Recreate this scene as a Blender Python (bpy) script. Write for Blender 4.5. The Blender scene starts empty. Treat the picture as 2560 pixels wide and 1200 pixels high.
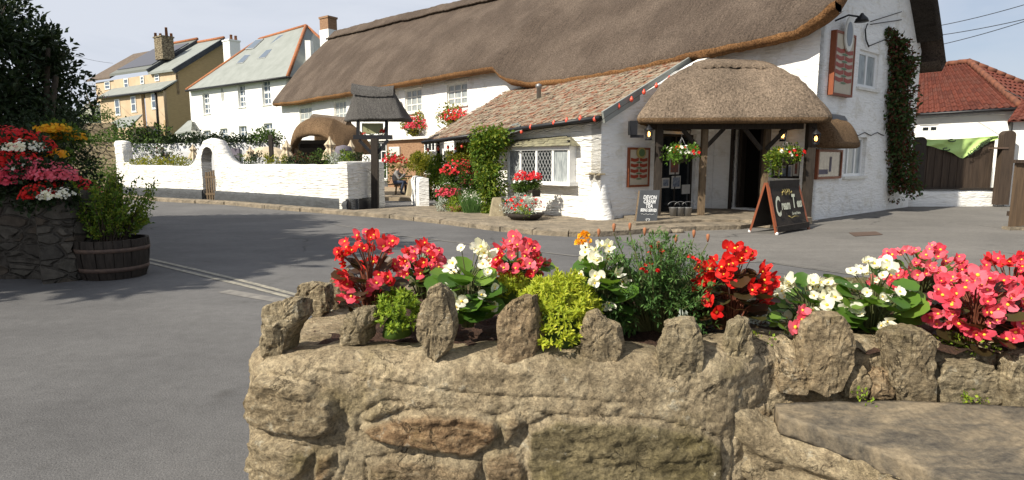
import bpy, bmesh, math, random
from mathutils import Vector, Matrix, noise
R = math.radians
rnd = random.Random(7)
sc = bpy.context.scene
# ------------------------------------------------------------------ camera, world, sun
EYE = 1.5; F = 1500.0; PITCH = R(7.6)
cam = bpy.data.cameras.new("camera"); camo = bpy.data.objects.new("camera", cam)
sc.collection.objects.link(camo); sc.camera = camo
cam.sensor_width = 36; cam.lens = F / 2560 * 36; cam.clip_start = .05; cam.clip_end = 2000
camo.location = (0, 0, EYE); camo.rotation_euler = (R(90) - PITCH, 0, 0)
SUN_AZ = math.atan2(-.80, -.60); SUN_EL = R(40)
w = bpy.data.worlds.new("World"); sc.world = w; w.use_nodes = True
wt = w.node_tree; bg = wt.nodes["Background"]
sky = wt.nodes.new("ShaderNodeTexSky"); sky.sky_type = 'NISHITA'; sky.sun_disc = False
sky.sun_elevation = SUN_EL; sky.sun_rotation = SUN_AZ; sky.air_density = .9; sky.dust_density = 2.0; sky.ozone_density = 1.6
# thin high cirrus veil, thicker on the sun's side
tcw = wt.nodes.new("ShaderNodeTexCoord"); mpw = wt.nodes.new("ShaderNodeMapping"); mpw.inputs['Scale'].default_value = (1.2, 2.0, 5.0); mpw.inputs['Rotation'].default_value = (0, .25, .3)
nw = wt.nodes.new("ShaderNodeTexNoise"); nw.inputs['Scale'].default_value = 1.6; nw.inputs['Detail'].default_value = 7; nw.inputs['Roughness'].default_value = .55; nw.inputs['Distortion'].default_value = .6
wt.links.new(tcw.outputs['Generated'], mpw.inputs[0]); wt.links.new(mpw.outputs[0], nw.inputs['Vector'])
sx = wt.nodes.new("ShaderNodeSeparateXYZ"); wt.links.new(tcw.outputs['Generated'], sx.inputs[0])
m1 = wt.nodes.new("ShaderNodeMath"); m1.operation = 'MULTIPLY_ADD'; m1.inputs[1].default_value = -.42; m1.inputs[2].default_value = .26; wt.links.new(sx.outputs['X'], m1.inputs[0])
m2 = wt.nodes.new("ShaderNodeMath"); m2.operation = 'MULTIPLY_ADD'; m2.inputs[1].default_value = 1.15; m2.use_clamp = True; wt.links.new(nw.outputs['Fac'], m2.inputs[0]); wt.links.new(m1.outputs[0], m2.inputs[2])
mw = wt.nodes.new("ShaderNodeMix"); mw.data_type = 'RGBA'; mw.inputs[7].default_value = (6.3, 6.7, 7.5, 1); wt.links.new(m2.outputs[0], mw.inputs[0]); wt.links.new(sky.outputs[0], mw.inputs[6])
wt.links.new(mw.outputs[2], bg.inputs[0]); bg.inputs[1].default_value = .080
sl = bpy.data.lights.new("sun", 'SUN'); sl.energy = 5.0; sl.angle = R(.6); sl.color = (1, .93, .80)
so = bpy.data.objects.new("sun", sl); sc.collection.objects.link(so)
sd = Vector((math.sin(SUN_AZ) * math.cos(SUN_EL), math.cos(SUN_AZ) * math.cos(SUN_EL), math.sin(SUN_EL)))
so.rotation_euler = sd.to_track_quat('Z', 'Y').to_euler(); so.location = (-10, -10, 20)
sc.view_settings.view_transform = 'Standard'; sc.view_settings.look = 'None'
sc.view_settings.exposure = 0.48; sc.view_settings.gamma = 1

# ------------------------------------------------------------------ pixel -> world helpers
UPV = Vector((0, math.sin(PITCH), math.cos(PITCH))); FW = Vector((0, math.cos(PITCH), -math.sin(PITCH)))
CAM = Vector((0, 0, EYE))
def ray(px, py): return FW + Vector((1, 0, 0)) * ((px - 1280) / F) + UPV * ((600 - py) / F)
def P(px, py, y):
    d = ray(px, py); return CAM + d * (y / d.y)
def G(px, py, z=0.0):
    d = ray(px, py); return CAM + d * ((z - EYE) / d.z)
def PL(px, py, p0, n):
    d = ray(px, py); return CAM + d * ((p0 - CAM).dot(n) / d.dot(n))
class Wall:
    """vertical plane: origin, horizontal unit direction u, outward normal n"""
    def __init__(s, o, u, n=None):
        s.o = Vector((o[0], o[1], 0)); s.u = Vector((u[0], u[1], 0)).normalized()
        s.n = Vector((s.u.y, -s.u.x, 0))
        if (s.o.dot(s.n)) > 0: s.n = -s.n
        if n is not None: s.n = Vector((n[0], n[1], 0)).normalized()
    def hit(s, px, py, out=0):
        p = PL(px, py, s.o + s.n * out, s.n); return ((p - s.o).dot(s.u), p.z)
    def s_at(s, px, out=0): return s.hit(px, 400, out)[0]
    def pt(s, a, z, out=0): return s.o + s.u * a + s.n * out + Vector((0, 0, z))
    def off(s, out):
        o = s.o + s.n * out; return Wall((o.x, o.y), (s.u.x, s.u.y), (s.n.x, s.n.y))

def interp(tab, x):
    if x <= tab[0][0]: return tab[0][1]
    for (a, b), (c, d) in zip(tab, tab[1:]):
        if x <= c: return b + (d - b) * (x - a) / (c - a)
    return tab[-1][1]
def sm(a, b, x):
    t = min(1, max(0, (x - a) / (b - a))); return t * t * (3 - 2 * t)
def nz(p, sc_=1.0, seed=0): return noise.noise(Vector((p[0] * sc_ + seed * 7.1, p[1] * sc_ + seed * 3.3, p[2] * sc_ - seed)))
def fb(p, sc_=1.0, seed=0): return nz(p, sc_, seed) + .5 * nz(p, sc_ * 2.1, seed + 1) + .25 * nz(p, sc_ * 4.3, seed + 2)

# ------------------------------------------------------------------ materials
MATS = {}
def newmat(name):
    m = bpy.data.materials.new(name); m.use_nodes = True; MATS[name] = m
    nt = m.node_tree; return m, nt, nt.nodes["Principled BSDF"]
def coords(nt, stretch=(1, 1, 1), uv=False):
    tc = nt.nodes.new("ShaderNodeTexCoord"); mp = nt.nodes.new("ShaderNodeMapping"); mp.inputs['Scale'].default_value = stretch
    nt.links.new(tc.outputs['UV' if uv else 'Object'], mp.inputs[0]); return mp.outputs[0]
def noi(nt, co, scale, det=4, rough=.6, dist=0):
    n = nt.nodes.new("ShaderNodeTexNoise"); n.inputs['Scale'].default_value = scale; n.inputs['Detail'].default_value = det
    n.inputs['Roughness'].default_value = rough; n.inputs['Distortion'].default_value = dist; nt.links.new(co, n.inputs['Vector']); return n.outputs['Fac']
def ramp(nt, fac, stops):
    r = nt.nodes.new("ShaderNodeValToRGB"); el = r.color_ramp.elements
    while len(el) < len(stops): el.new(.5)
    for e, (p, c) in zip(el, stops): e.position = p; e.color = (*c, 1)
    nt.links.new(fac, r.inputs[0]); return r.outputs[0]
def mixc(nt, fac, a, b, mode='MIX'):
    n = nt.nodes.new("ShaderNodeMix"); n.data_type = 'RGBA'; n.blend_type = mode
    for i, v in ((0, fac), (6, a), (7, b)):
        if isinstance(v, (float, int)): n.inputs[i].default_value = v
        elif isinstance(v, tuple): n.inputs[i].default_value = (*v, 1)
        else: nt.links.new(v, n.inputs[i])
    return n.outputs[2]
def bump(nt, bs, h, strength=.5, dist=.02, prev=None):
    b = nt.nodes.new("ShaderNodeBump"); b.inputs['Strength'].default_value = strength; b.inputs['Distance'].default_value = dist
    nt.links.new(h, b.inputs['Height'])
    if prev is not None: nt.links.new(prev, b.inputs['Normal'])
    nt.links.new(b.outputs[0], bs.inputs['Normal']); return b.outputs[0]
def mat(name, c, rough=.8, c2=None, scale=4, st=(1, 1, 1), bs_=None, bd=.01, bscale=None, uv=False, spec=.3, metal=0, det=5):
    m, nt, b = newmat(name); b.inputs['Roughness'].default_value = rough; b.inputs['Specular IOR Level'].default_value = spec
    b.inputs['Metallic'].default_value = metal
    if c2 is None: c2 = tuple(x * .72 for x in c)
    co = coords(nt, st, uv); n = noi(nt, co, scale, det)
    nt.links.new(ramp(nt, n, [(.33, c2), (.66, c)]), b.inputs['Base Color'])
    if bs_: bump(nt, b, noi(nt, co, bscale or scale * 4, 4), bs_, bd)
    return m
def whitewash(name, c=(.80, .79, .75), stain=(.55, .52, .45), st=(1.1, 1.1, 4.5), strength=.9, dist=.05, sc2=3.2):
    m, nt, b = newmat(name); b.inputs['Roughness'].default_value = .75; b.inputs['Specular IOR Level'].default_value = .2
    co = coords(nt, st); co1 = coords(nt)
    big = noi(nt, co, sc2, 3, .55, .6); fine = noi(nt, co1, 38, 4)
    s = ramp(nt, noi(nt, co1, 1.7, 7, .7), [(.36, stain), (.47, c), (1, c)])
    nt.links.new(mixc(nt, .25, s, ramp(nt, noi(nt, co, 7, 5), [(.3, stain), (.6, c)])), b.inputs['Base Color'])
    n1 = bump(nt, b, big, strength, dist); bump(nt, b, fine, .3, .006, n1); return m
def thatch(name, c=(.145, .11, .08), c2=(.085, .065, .048), st=(16, 2.2, 1), sp=30, c3=None, bstr=.9):
    m, nt, b = newmat(name); b.inputs['Roughness'].default_value = .95; b.inputs['Specular IOR Level'].default_value = .1
    cu = coords(nt, st, True); co = coords(nt)
    a = noi(nt, cu, 1.0, 6, .7, .3); f = noi(nt, co, sp, 4, .7); g = noi(nt, co, .55, 5, .6)
    base = ramp(nt, a, [(.3, c2), (.7, c)])
    base = mixc(nt, ramp(nt, g, [(.42, (0, 0, 0)), (.62, (.75, .75, .75))]), base, c3 or tuple(x * 1.25 for x in c))
    base = mixc(nt, .85, base, ramp(nt, f, [(.32, (.34, .34, .34)), (.66, (1.6, 1.58, 1.54))]), 'MULTIPLY')
    nt.links.new(base, b.inputs['Base Color'])
    n1 = bump(nt, b, f, bstr, .05); n2 = bump(nt, b, a, .5, .08, n1); return m
def leafm(name, cols, tr=.35, rough=.55):
    m, nt, b = newmat(name); b.inputs['Roughness'].default_value = rough; b.inputs['Specular IOR Level'].default_value = .25
    g = nt.nodes.new("ShaderNodeNewGeometry"); n = len(cols)
    c = ramp(nt, g.outputs['Random Per Island'], [(i / max(1, n - 1), k) for i, k in enumerate(cols)])
    t = nt.nodes.new("ShaderNodeBsdfTranslucent"); mx = nt.nodes.new("ShaderNodeMixShader"); mx.inputs[0].default_value = tr
    nt.links.new(c, b.inputs['Base Color']); nt.links.new(mixc(nt, 1.0, c, (1.3, 1.25, .7), 'MULTIPLY'), t.inputs[0])
    nt.links.new(b.outputs[0], mx.inputs[1]); nt.links.new(t.outputs[0], mx.inputs[2])
    nt.links.new(mx.outputs[0], nt.nodes["Material Output"].inputs[0]); return m
def flat(name, c, rough=.6, spec=.4, metal=0, emit=0):
    m, nt, b = newmat(name); b.inputs['Base Color'].default_value = (*c, 1); b.inputs['Roughness'].default_value = rough
    b.inputs['Specular IOR Level'].default_value = spec; b.inputs['Metallic'].default_value = metal
    if emit: b.inputs['Emission Color'].default_value = (*c, 1); b.inputs['Emission Strength'].default_value = emit
    return m
def asphalt(name, c, c2, seed=0):
    m, nt, b = newmat(name); b.inputs['Roughness'].default_value = .92; b.inputs['Specular IOR Level'].default_value = .22
    co = coords(nt); big = noi(nt, co, .45, 6, .6, .4); f = noi(nt, co, 90, 3, .7); mid = noi(nt, co, 9, 5, .7)
    base = ramp(nt, big, [(.36, c2), (.62, c)])
    base = mixc(nt, .55, base, ramp(nt, mid, [(.3, (.78, .78, .78)), (.7, (1.18, 1.18, 1.18))]), 'MULTIPLY')
    base = mixc(nt, .8, base, ramp(nt, f, [(.3, (.62, .62, .63)), (.7, (1.42, 1.4, 1.36))]), 'MULTIPLY')
    # long worn streaks and fine cracks
    cs = coords(nt, (.35, 1.6, 1)); nt.links.new(mixc(nt, .35, base, ramp(nt, noi(nt, cs, 1.3, 7, .7), [(.4, (.8, .8, .8)), (.6, (1.12, 1.12, 1.12))]), 'MULTIPLY'), b.inputs['Base Color'])
    old = b.inputs['Base Color'].links[0].from_socket
    v = nt.nodes.new("ShaderNodeTexVoronoi"); v.feature = 'DISTANCE_TO_EDGE'; v.inputs['Scale'].default_value = .32; wv = nt.nodes.new("ShaderNodeTexNoise"); wv.inputs['Scale'].default_value = 1.3; wv.inputs['Detail'].default_value = 6; nt.links.new(co, wv.inputs['Vector'])
    nt.links.new(mixc(nt, .35, co, wv.outputs['Color']), v.inputs['Vector']); cr_ = ramp(nt, v.outputs['Distance'], [(.0, (1, 1, 1)), (.006, (0, 0, 0))]); msk = ramp(nt, noi(nt, co, .6, 4), [(.50, (0, 0, 0)), (.58, (.8, .8, .8))])
    c5 = mixc(nt, mixc(nt, 1.0, cr_, msk, 'MULTIPLY'), old, (.045, .043, .042)); st_ = ramp(nt, noi(nt, co, 2.3, 3, .5), [(.66, (0, 0, 0)), (.74, (.45, .45, .45))]); c5 = mixc(nt, st_, c5, (.07, .066, .062))
    ch_ = ramp(nt, noi(nt, co, 140, 2, .5), [(.68, (0, 0, 0)), (.74, (.35, .35, .35))]); nt.links.new(mixc(nt, ch_, c5, (.34, .33, .31)), b.inputs['Base Color'])
    bump(nt, b, f, .7, .010); return m
def tiles(name, cols, rough=.85, lichen=None):
    m, nt, b = newmat(name); b.inputs['Roughness'].default_value = rough; b.inputs['Specular IOR Level'].default_value = .2
    g = nt.nodes.new("ShaderNodeNewGeometry"); co = coords(nt)
    c = ramp(nt, g.outputs['Random Per Island'], [(i / (len(cols) - 1), k) for i, k in enumerate(cols)])
    if lichen:
        c = mixc(nt, ramp(nt, noi(nt, co, 5, 7, .75), [(.44, (0, 0, 0)), (.56, (.85, .85, .85))]), c, lichen)
    c = mixc(nt, .6, c, ramp(nt, noi(nt, co, 14, 5), [(.3, (.65, .65, .65)), (.7, (1.25, 1.25, 1.25))]), 'MULTIPLY')
    nt.links.new(c, b.inputs['Base Color']); bump(nt, b, noi(nt, co, 40, 4), .5, .01); return m
def rubble(name, cols, mortar, scale=3.5, st=(1, 1, 1.9), dist=.06):
    m, nt, b = newmat(name); b.inputs['Roughness'].default_value = .93; b.inputs['Specular IOR Level'].default_value = .12
    co = coords(nt, st); wn = nt.nodes.new("ShaderNodeTexNoise"); wn.inputs['Scale'].default_value = 3; nt.links.new(co, wn.inputs['Vector'])
    cw = mixc(nt, .12, co, wn.outputs['Color'])
    v = nt.nodes.new("ShaderNodeTexVoronoi"); v.inputs['Scale'].default_value = scale; nt.links.new(cw, v.inputs['Vector'])
    e = nt.nodes.new("ShaderNodeTexVoronoi"); e.feature = 'DISTANCE_TO_EDGE'; e.inputs['Scale'].default_value = scale; nt.links.new(cw, e.inputs['Vector'])
    sep = nt.nodes.new("ShaderNodeSeparateColor"); nt.links.new(v.outputs['Color'], sep.inputs[0])
    c = ramp(nt, sep.outputs[0], [(i / (len(cols) - 1), k) for i, k in enumerate(cols)])
    mk = ramp(nt, e.outputs['Distance'], [(.02, (0, 0, 0)), (.09, (1, 1, 1))])
    c = mixc(nt, mk, mortar, c); co2 = coords(nt)
    c = mixc(nt, .7, c, ramp(nt, noi(nt, co2, 9, 7, .7), [(.3, (.5, .5, .5)), (.7, (1.4, 1.4, 1.4))]), 'MULTIPLY')
    nt.links.new(c, b.inputs['Base Color']); n1 = bump(nt, b, mk, .8, dist); bump(nt, b, noi(nt, co2, 30, 6), .6, .02, n1); return m

m_asph = asphalt("asphalt", (.138, .135, .134), (.106, .104, .104)); m_asph2 = asphalt("forecourt_asphalt", (.180, .170, .156), (.142, .135, .125))
m_paint = mat("road_paint", (.36, .33, .26), .8, (.17, .16, .14), 14)
m_pave = mat("pavement_stone", (.30, .245, .175), .9, (.14, .118, .088), 4.2, bs_=.9, bd=.05, bscale=14, det=8)
m_grass = mat("grass_land", (.06, .09, .025), .95, (.03, .05, .015), 1.2)
m_white = whitewash("whitewash_rubble", (.84, .83, .80), (.68, .65, .58)); m_white2 = whitewash("smooth_white_render", (.85, .84, .80), (.80, .78, .71), (1, 1, 1), .25, .01)
m_whitef = whitewash("whitewash_coursed", (.83, .81, .76), (.66, .62, .53), (.9, .9, 6.5), 1.0, .09, 2.6)
m_plinth = mat("grey_plinth_paint", (.075, .08, .085), .7, (.05, .052, .055), 5, (1, 1, 4), .8, .03)
m_thatch = thatch("old_thatch", (.112, .085, .067), (.062, .048, .039), (20, 1.1, 1), sp=24, c3=(.135, .105, .084))
m_thatch_e = thatch("cut_thatch_eave", (.235, .125, .055), (.12, .062, .032), (14, 3, 1), 24)
m_thatch_shade = thatch("shaded_verge_thatch", (.055, .046, .038), (.025, .021, .018), (14, 3, 1), 30)  # shade of the far gable verge and soffit, put into a darker thatch colour
m_thatch_p = thatch("porch_thatch", (.215, .165, .122), (.095, .073, .056), (22, 7, 1), 22)
m_thatch_g = thatch("grey_thatch", (.135, .128, .122), (.07, .067, .065), (22, 1.5, 1), 40)
m_thatch_b = thatch("brown_thatch", (.20, .13, .075), (.11, .07, .04), (18, 2, 1), 34)
m_slate = tiles("slate", [(.125, .135, .125), (.155, .165, .150), (.18, .185, .165)], .55)
m_slate_l = mat("slate_sheet", (.27, .285, .265), .6, (.22, .235, .215), 1.4, bs_=.2, bd=.02, bscale=20)
m_slate_d = mat("dark_slate", (.05, .055, .065), .6, (.03, .033, .04), 2)
m_panel = flat("solar_panel", (.075, .075, .09), .4, .3)
m_brownroof = mat("brown_roof", (.15, .115, .085), .85, (.10, .075, .06), 3)
m_ridge = mat("terracotta_ridge", (.42, .16, .065), .8, (.26, .10, .05), 6)
m_tile_l = tiles("lichened_tiles", [(.13, .055, .035), (.26, .10, .055), (.16, .11, .08), (.22, .165, .115)], .9, (.33, .29, .215))
m_tile_r = tiles("red_pantiles", [(.095, .030, .021), (.145, .042, .027), (.12, .045, .032)], .8)
m_tan = mat("tan_render", (.56, .43, .29), .85, (.48, .36, .235), 1.2); m_tand = mat("tan_brick", (.44, .32, .17), .85, (.36, .26, .135), 3, (1, 1, 6))
m_brick = mat("brick", (.33, .20, .115), .85, (.20, .11, .065), 6, (1, 1, 3), .5, .01)
m_upvc = flat("white_frame", (.78, .78, .76), .4); m_sill = mat("white_sill", (.74, .73, .68), .6, (.62, .6, .54), 6)
m_glass = flat("dark_glass", (.012, .015, .018), .08, .6); m_glassb = flat("sky_glass", (.10, .13, .17), .12, .6)
m_net = mat("net_curtain_glass", (.42, .45, .44), .3, (.16, .18, .19), 6, (4, 4, .6), spec=.5)
m_lead = flat("lead_came", (.30, .31, .31), .5)
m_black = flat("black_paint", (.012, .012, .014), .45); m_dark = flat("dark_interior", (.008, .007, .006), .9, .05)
m_timber = mat("dark_timber", (.045, .035, .027), .8, (.022, .017, .013), 5, (6, 6, .8), .5, .01)
m_wood = mat("weathered_post", (.21, .15, .09), .85, (.10, .07, .045), 5, (8, 8, .9), .8, .02)
m_board = mat("fence_board", (.075, .052, .036), .85, (.038, .026, .019), 3, (9, 9, .5), .6, .01)
m_redwood = mat("red_brown_wood", (.26, .075, .03), .5, (.17, .05, .022), 8, (8, 8, 1))
m_signred = flat("sign_red", (.30, .045, .02), .5); m_cream = mat("sign_cream", (.52, .46, .36), .6, (.46, .40, .30), 4)
m_chalk = mat("chalkboard", (.085, .09, .095), .7, (.06, .063, .068), 3); m_chalkw = flat("chalk_white", (.75, .75, .73), .9)
m_gold = flat("sign_gold", (.38, .30, .10), .5); m_green = flat("sign_green", (.10, .16, .07), .5)
m_banner = mat("green_banner", (.46, .64, .22), .6, (.38, .54, .17), 3); m_ink = flat("dark_ink", (.05, .08, .04), .7)
m_metal = flat("dull_metal", (.25, .25, .25), .45, .5, .6); m_iron = mat("iron_cover", (.13, .085, .06), .7, (.08, .055, .045), 20)
m_soil = mat("soil", (.075, .040, .025), .95, (.035, .018, .012), 22, bs_=1, bd=.02, bscale=60)
m_staddle = mat("staddle_stone", (.34, .29, .19), .9, (.22, .18, .12), 7, bs_=.6, bd=.02)
m_terra = mat("terracotta_pot", (.28, .12, .06), .85, (.18, .08, .045), 5)
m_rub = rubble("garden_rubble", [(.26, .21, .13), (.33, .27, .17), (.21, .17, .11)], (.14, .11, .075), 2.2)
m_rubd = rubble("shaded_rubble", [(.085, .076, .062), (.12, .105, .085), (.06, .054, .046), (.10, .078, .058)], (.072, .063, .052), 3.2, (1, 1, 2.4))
m_lf = leafm("leaf_mid", [(.038, .078, .015), (.07, .13, .022), (.11, .18, .035)])
m_lfd = leafm("leaf_dark", [(.010, .022, .008), (.018, .035, .010), (.03, .05, .015)], .15)
m_lfy = leafm("leaf_yellow", [(.09, .13, .015), (.21, .22, .025), (.34, .31, .035)])
m_lfw = leafm("leaf_wisteria", [(.05, .11, .014), (.12, .20, .022), (.24, .27, .035)])
m_lfc = leafm("leaf_creeper", [(.05, .10, .022), (.04, .075, .018), (.035, .06, .018), (.13, .02, .018), (.07, .085, .02)], .2)
m_lfs = leafm("leaf_sedum", [(.26, .33, .025), (.38, .44, .035), (.50, .50, .05)], .35)
m_lfs2 = leafm("leaf_sedum_green", [(.12, .20, .02), (.22, .32, .03), (.32, .40, .04)], .35)
m_lfm = leafm("leaf_marigold", [(.05, .115, .03), (.085, .17, .045), (.13, .23, .06)], .3)
m_lfb = leafm("leaf_begonia", [(.055, .125, .02), (.10, .20, .028), (.16, .26, .04)], .35, .35)
m_lfbr = leafm("leaf_bronze", [(.035, .03, .012), (.075, .035, .016), (.055, .06, .02)], .25, .35)
m_silver = leafm("leaf_silver", [(.40, .43, .38), (.52, .55, .50), (.30, .34, .28)], .15)
m_pink = leafm("petal_pink", [(.66, .055, .10), (.74, .10, .15), (.60, .035, .07)], .35)
m_pinkl = leafm("petal_light_pink", [(.76, .13, .19), (.80, .20, .26), (.70, .09, .14)], .35)
m_coral = leafm("petal_coral", [(.64, .028, .04), (.72, .045, .055), (.54, .018, .026)], .35)
m_red = leafm("petal_red", [(.62, .012, .012), (.72, .025, .018), (.48, .008, .010)], .3)
m_wht = leafm("petal_white", [(.84, .82, .72), (.88, .87, .80), (.80, .78, .62)], .35)
m_yel = leafm("petal_yellow", [(.80, .42, .02), (.85, .52, .03), (.80, .30, .015)], .3)
m_ctr = flat("flower_centre", (.80, .50, .04), .7); m_stem = flat("plant_stem", (.09, .10, .035), .7)
m_stemr = flat("red_stem", (.16, .05, .025), .7); m_bud = flat("marigold_bud", (.32, .13, .06), .8)
m_bark = mat("bark", (.10, .075, .05), .9, (.05, .04, .03), 6, (3, 3, .7), .8, .03)
m_para = mat("parasol_canvas", (.58, .48, .34), .85, (.48, .39, .27), 4); m_cover = mat("grey_cover", (.16, .14, .17), .8, (.11, .10, .12), 4)
m_bulb = flat("red_bulb", (.70, .09, .05), .3); m_wire = flat("cable", (.03, .03, .03), .6)
m_lamp = flat("lamp_flame", (1.0, .48, .12), .5, .3, 0, 5.0)
m_poster = mat("poster_print", (.36, .12, .06), .6, (.10, .08, .09), 9); m_poster2 = mat("poster_blue", (.35, .38, .42), .6, (.07, .09, .15), 12)
m_posterp = mat("poster_paper", (.62, .60, .56), .6, (.5, .48, .44), 8)
m_skin = flat("skin", (.52, .27, .18), .6); m_grey = mat("grey_jumper", (.26, .25, .24), .9); m_jean = mat("denim", (.045, .06, .10), .9)
m_hair = mat("blond_hair", (.50, .36, .17), .8, (.32, .21, .09), 30)

# ------------------------------------------------------------------ mesh builder and object rules
ORG = {}
class MB:
    def __init__(s): s.v = []; s.f = []; s.m = []; s.uv = {}; s.sm = []
    def add(s, vs, fs, mi=0, smooth=False, uvs=None):
        b = len(s.v); s.v.extend(Vector(p) for p in vs)
        if uvs:
            for i, u in enumerate(uvs): s.uv[b + i] = u
        for f in fs: s.f.append([b + i for i in f]); s.m.append(mi); s.sm.append(smooth)
    def hexa(s, p, mi=0):   # 8 points: 4 bottom ccw, 4 top
        s.add(p, [(3, 2, 1, 0), (4, 5, 6, 7), (0, 1, 5, 4), (1, 2, 6, 5), (2, 3, 7, 6), (3, 0, 4, 7)], mi)
    def box(s, c, size, rz=0, mi=0, rx=0, ry=0):
        M = Matrix.Translation(Vector(c)) @ Matrix.Rotation(rz, 4, 'Z') @ Matrix.Rotation(ry, 4, 'Y') @ Matrix.Rotation(rx, 4, 'X')
        x, y, z = (q / 2 for q in size)
        s.hexa([M @ Vector(q) for q in ((-x, -y, -z), (x, -y, -z), (x, y, -z), (-x, y, -z), (-x, -y, z), (x, -y, z), (x, y, z), (-x, y, z))], mi)
    def wbox(s, W, s0, s1, z0, z1, o0, o1, mi=0):
        s.hexa([W.pt(s0, z0, o1), W.pt(s1, z0, o1), W.pt(s1, z0, o0), W.pt(s0, z0, o0), W.pt(s0, z1, o1), W.pt(s1, z1, o1), W.pt(s1, z1, o0), W.pt(s0, z1, o0)], mi)
    def prism(s, poly, ext, mi=0):
        n = len(poly); e = Vector(ext); vs = [Vector(p) for p in poly] + [Vector(p) + e for p in poly]
        s.add(vs, [tuple(range(n)), tuple(range(2 * n - 1, n - 1, -1))] + [(i, i + n, (i + 1) % n + n, (i + 1) % n) for i in range(n)], mi)
    def bar(s, a, b, w, h=None, mi=0):
        a = Vector(a); b = Vector(b); h = h or w; d = (b - a).normalized()
        x = d.cross(Vector((0, 0, 1)));  x = Vector((1, 0, 0)) if x.length < 1e-3 else x.normalized()
        y = x.cross(d); x *= w / 2; y *= h / 2
        s.hexa([a - x - y, a + x - y, a + x + y, a - x + y, b - x - y, b + x - y, b + x + y, b - x + y], mi)
    def tube(s, pts, r, seg=6, mi=0, cap=True):
        pts = [Vector(p) for p in pts]; rs = r if isinstance(r, (list, tuple)) else [r] * len(pts); vs = []; fs = []
        for i, p in enumerate(pts):
            d = (pts[min(i + 1, len(pts) - 1)] - pts[max(i - 1, 0)]).normalized()
            x = d.cross(Vector((.3, .2, .93))); x = d.orthogonal().normalized() if x.length < 1e-3 else x.normalized(); y = x.cross(d)
            for k in range(seg):
                a = 2 * math.pi * k / seg; vs.append(p + (x * math.cos(a) + y * math.sin(a)) * rs[i])
        for i in range(len(pts) - 1):
            for k in range(seg): fs.append((i * seg + k, i * seg + (k + 1) % seg, (i + 1) * seg + (k + 1) % seg, (i + 1) * seg + k))
        if cap: fs += [tuple(range(seg - 1, -1, -1)), tuple(range((len(pts) - 1) * seg, len(pts) * seg))]
        s.add(vs, fs, mi, True)
    def lathe(s, c, prof, seg=20, mi=0, sx=1, sy=1):
        c = Vector(c); vs = []; fs = []
        for r, z in prof:
            for k in range(seg):
                a = 2 * math.pi * k / seg; vs.append(c + Vector((r * math.cos(a) * sx, r * math.sin(a) * sy, z)))
        for i in range(len(prof) - 1):
            for k in range(seg): fs.append((i * seg + k, i * seg + (k + 1) % seg, (i + 1) * seg + (k + 1) % seg, (i + 1) * seg + k))
        fs += [tuple(range(seg - 1, -1, -1)), tuple(range((len(prof) - 1) * seg, len(prof) * seg))]
        s.add(vs, fs, mi, True)
    def grid(s, rows, mi=0, smooth=True, closed=False, uvs=None, matfn=None):
        n = len(rows[0]); b = len(s.v); 
        for r in rows: s.v.extend(Vector(p) for p in r)
        if uvs:
            k = b
            for r in uvs:
                for u in r: s.uv[k] = u; k += 1
        for i in range(len(rows) - 1):
            for j in range(n if closed else n - 1):
                j2 = (j + 1) % n
                s.f.append([b + i * n + j, b + i * n + j2, b + (i + 1) * n + j2, b + (i + 1) * n + j]); s.m.append(matfn(i, j) if matfn else mi); s.sm.append(smooth)
    def build(s, name, mats, parent=None, origin=None, **tags):
        if not isinstance(mats, (list, tuple)): mats = [mats]
        if parent is not None: o = ORG[parent.name]
        elif origin is not None: o = Vector(origin)
        else:
            xs = [p.x for p in s.v]; ys = [p.y for p in s.v]; o = Vector(((min(xs) + max(xs)) / 2, (min(ys) + max(ys)) / 2, min(p.z for p in s.v)))
        me = bpy.data.meshes.new(name); me.from_pydata([p - o for p in s.v], [], s.f); me.validate(clean_customdata=False)
        for m in mats: me.materials.append(m)
        if len(me.polygons) == len(s.f):
            me.polygons.foreach_set("material_index", s.m); me.polygons.foreach_set("use_smooth", s.sm)
        if s.uv:
            ul = me.uv_layers.new(name="UVMap")
            for l in me.loops: ul.data[l.index].uv = s.uv.get(l.vertex_index, (0, 0))
        me.update()
        ob = bpy.data.objects.new(name, me); sc.collection.objects.link(ob)
        if parent is not None: ob.parent = parent; ORG[ob.name] = o
        else: ob.location = o; ORG[ob.name] = o
        for k, v in tags.items(): ob[k] = v
        return ob
def thing(name, label, cat, loc, group=None):
    o = bpy.data.objects.new(name, None); sc.collection.objects.link(o); o.location = loc; ORG[o.name] = Vector(loc)
    o.empty_display_size = .1; o["label"] = label; o["category"] = cat
    if group: o["group"] = group
    return o
def fin(mb, name, mats, label, cat, group=None):
    o = mb.build(name, mats); o["label"] = label; o["category"] = cat
    if group: o["group"] = group
    return o
def struct(mb, name, mats, kind="structure"):
    o = mb.build(name, mats, origin=(0, 0, 0)); o["kind"] = kind; return o
def relabel(o, base): return o
def copy_tree(root, loc, label=None, rz=0):
    r = root.copy(); sc.collection.objects.link(r); r.location = loc; r.rotation_euler = (0, 0, rz)
    if label: r["label"] = label
    for ch in root.children:
        c = ch.copy(); sc.collection.objects.link(c); c.parent = r
        for g in ch.children:
            d = g.copy(); sc.collection.objects.link(d); d.parent = c
    return r
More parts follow.
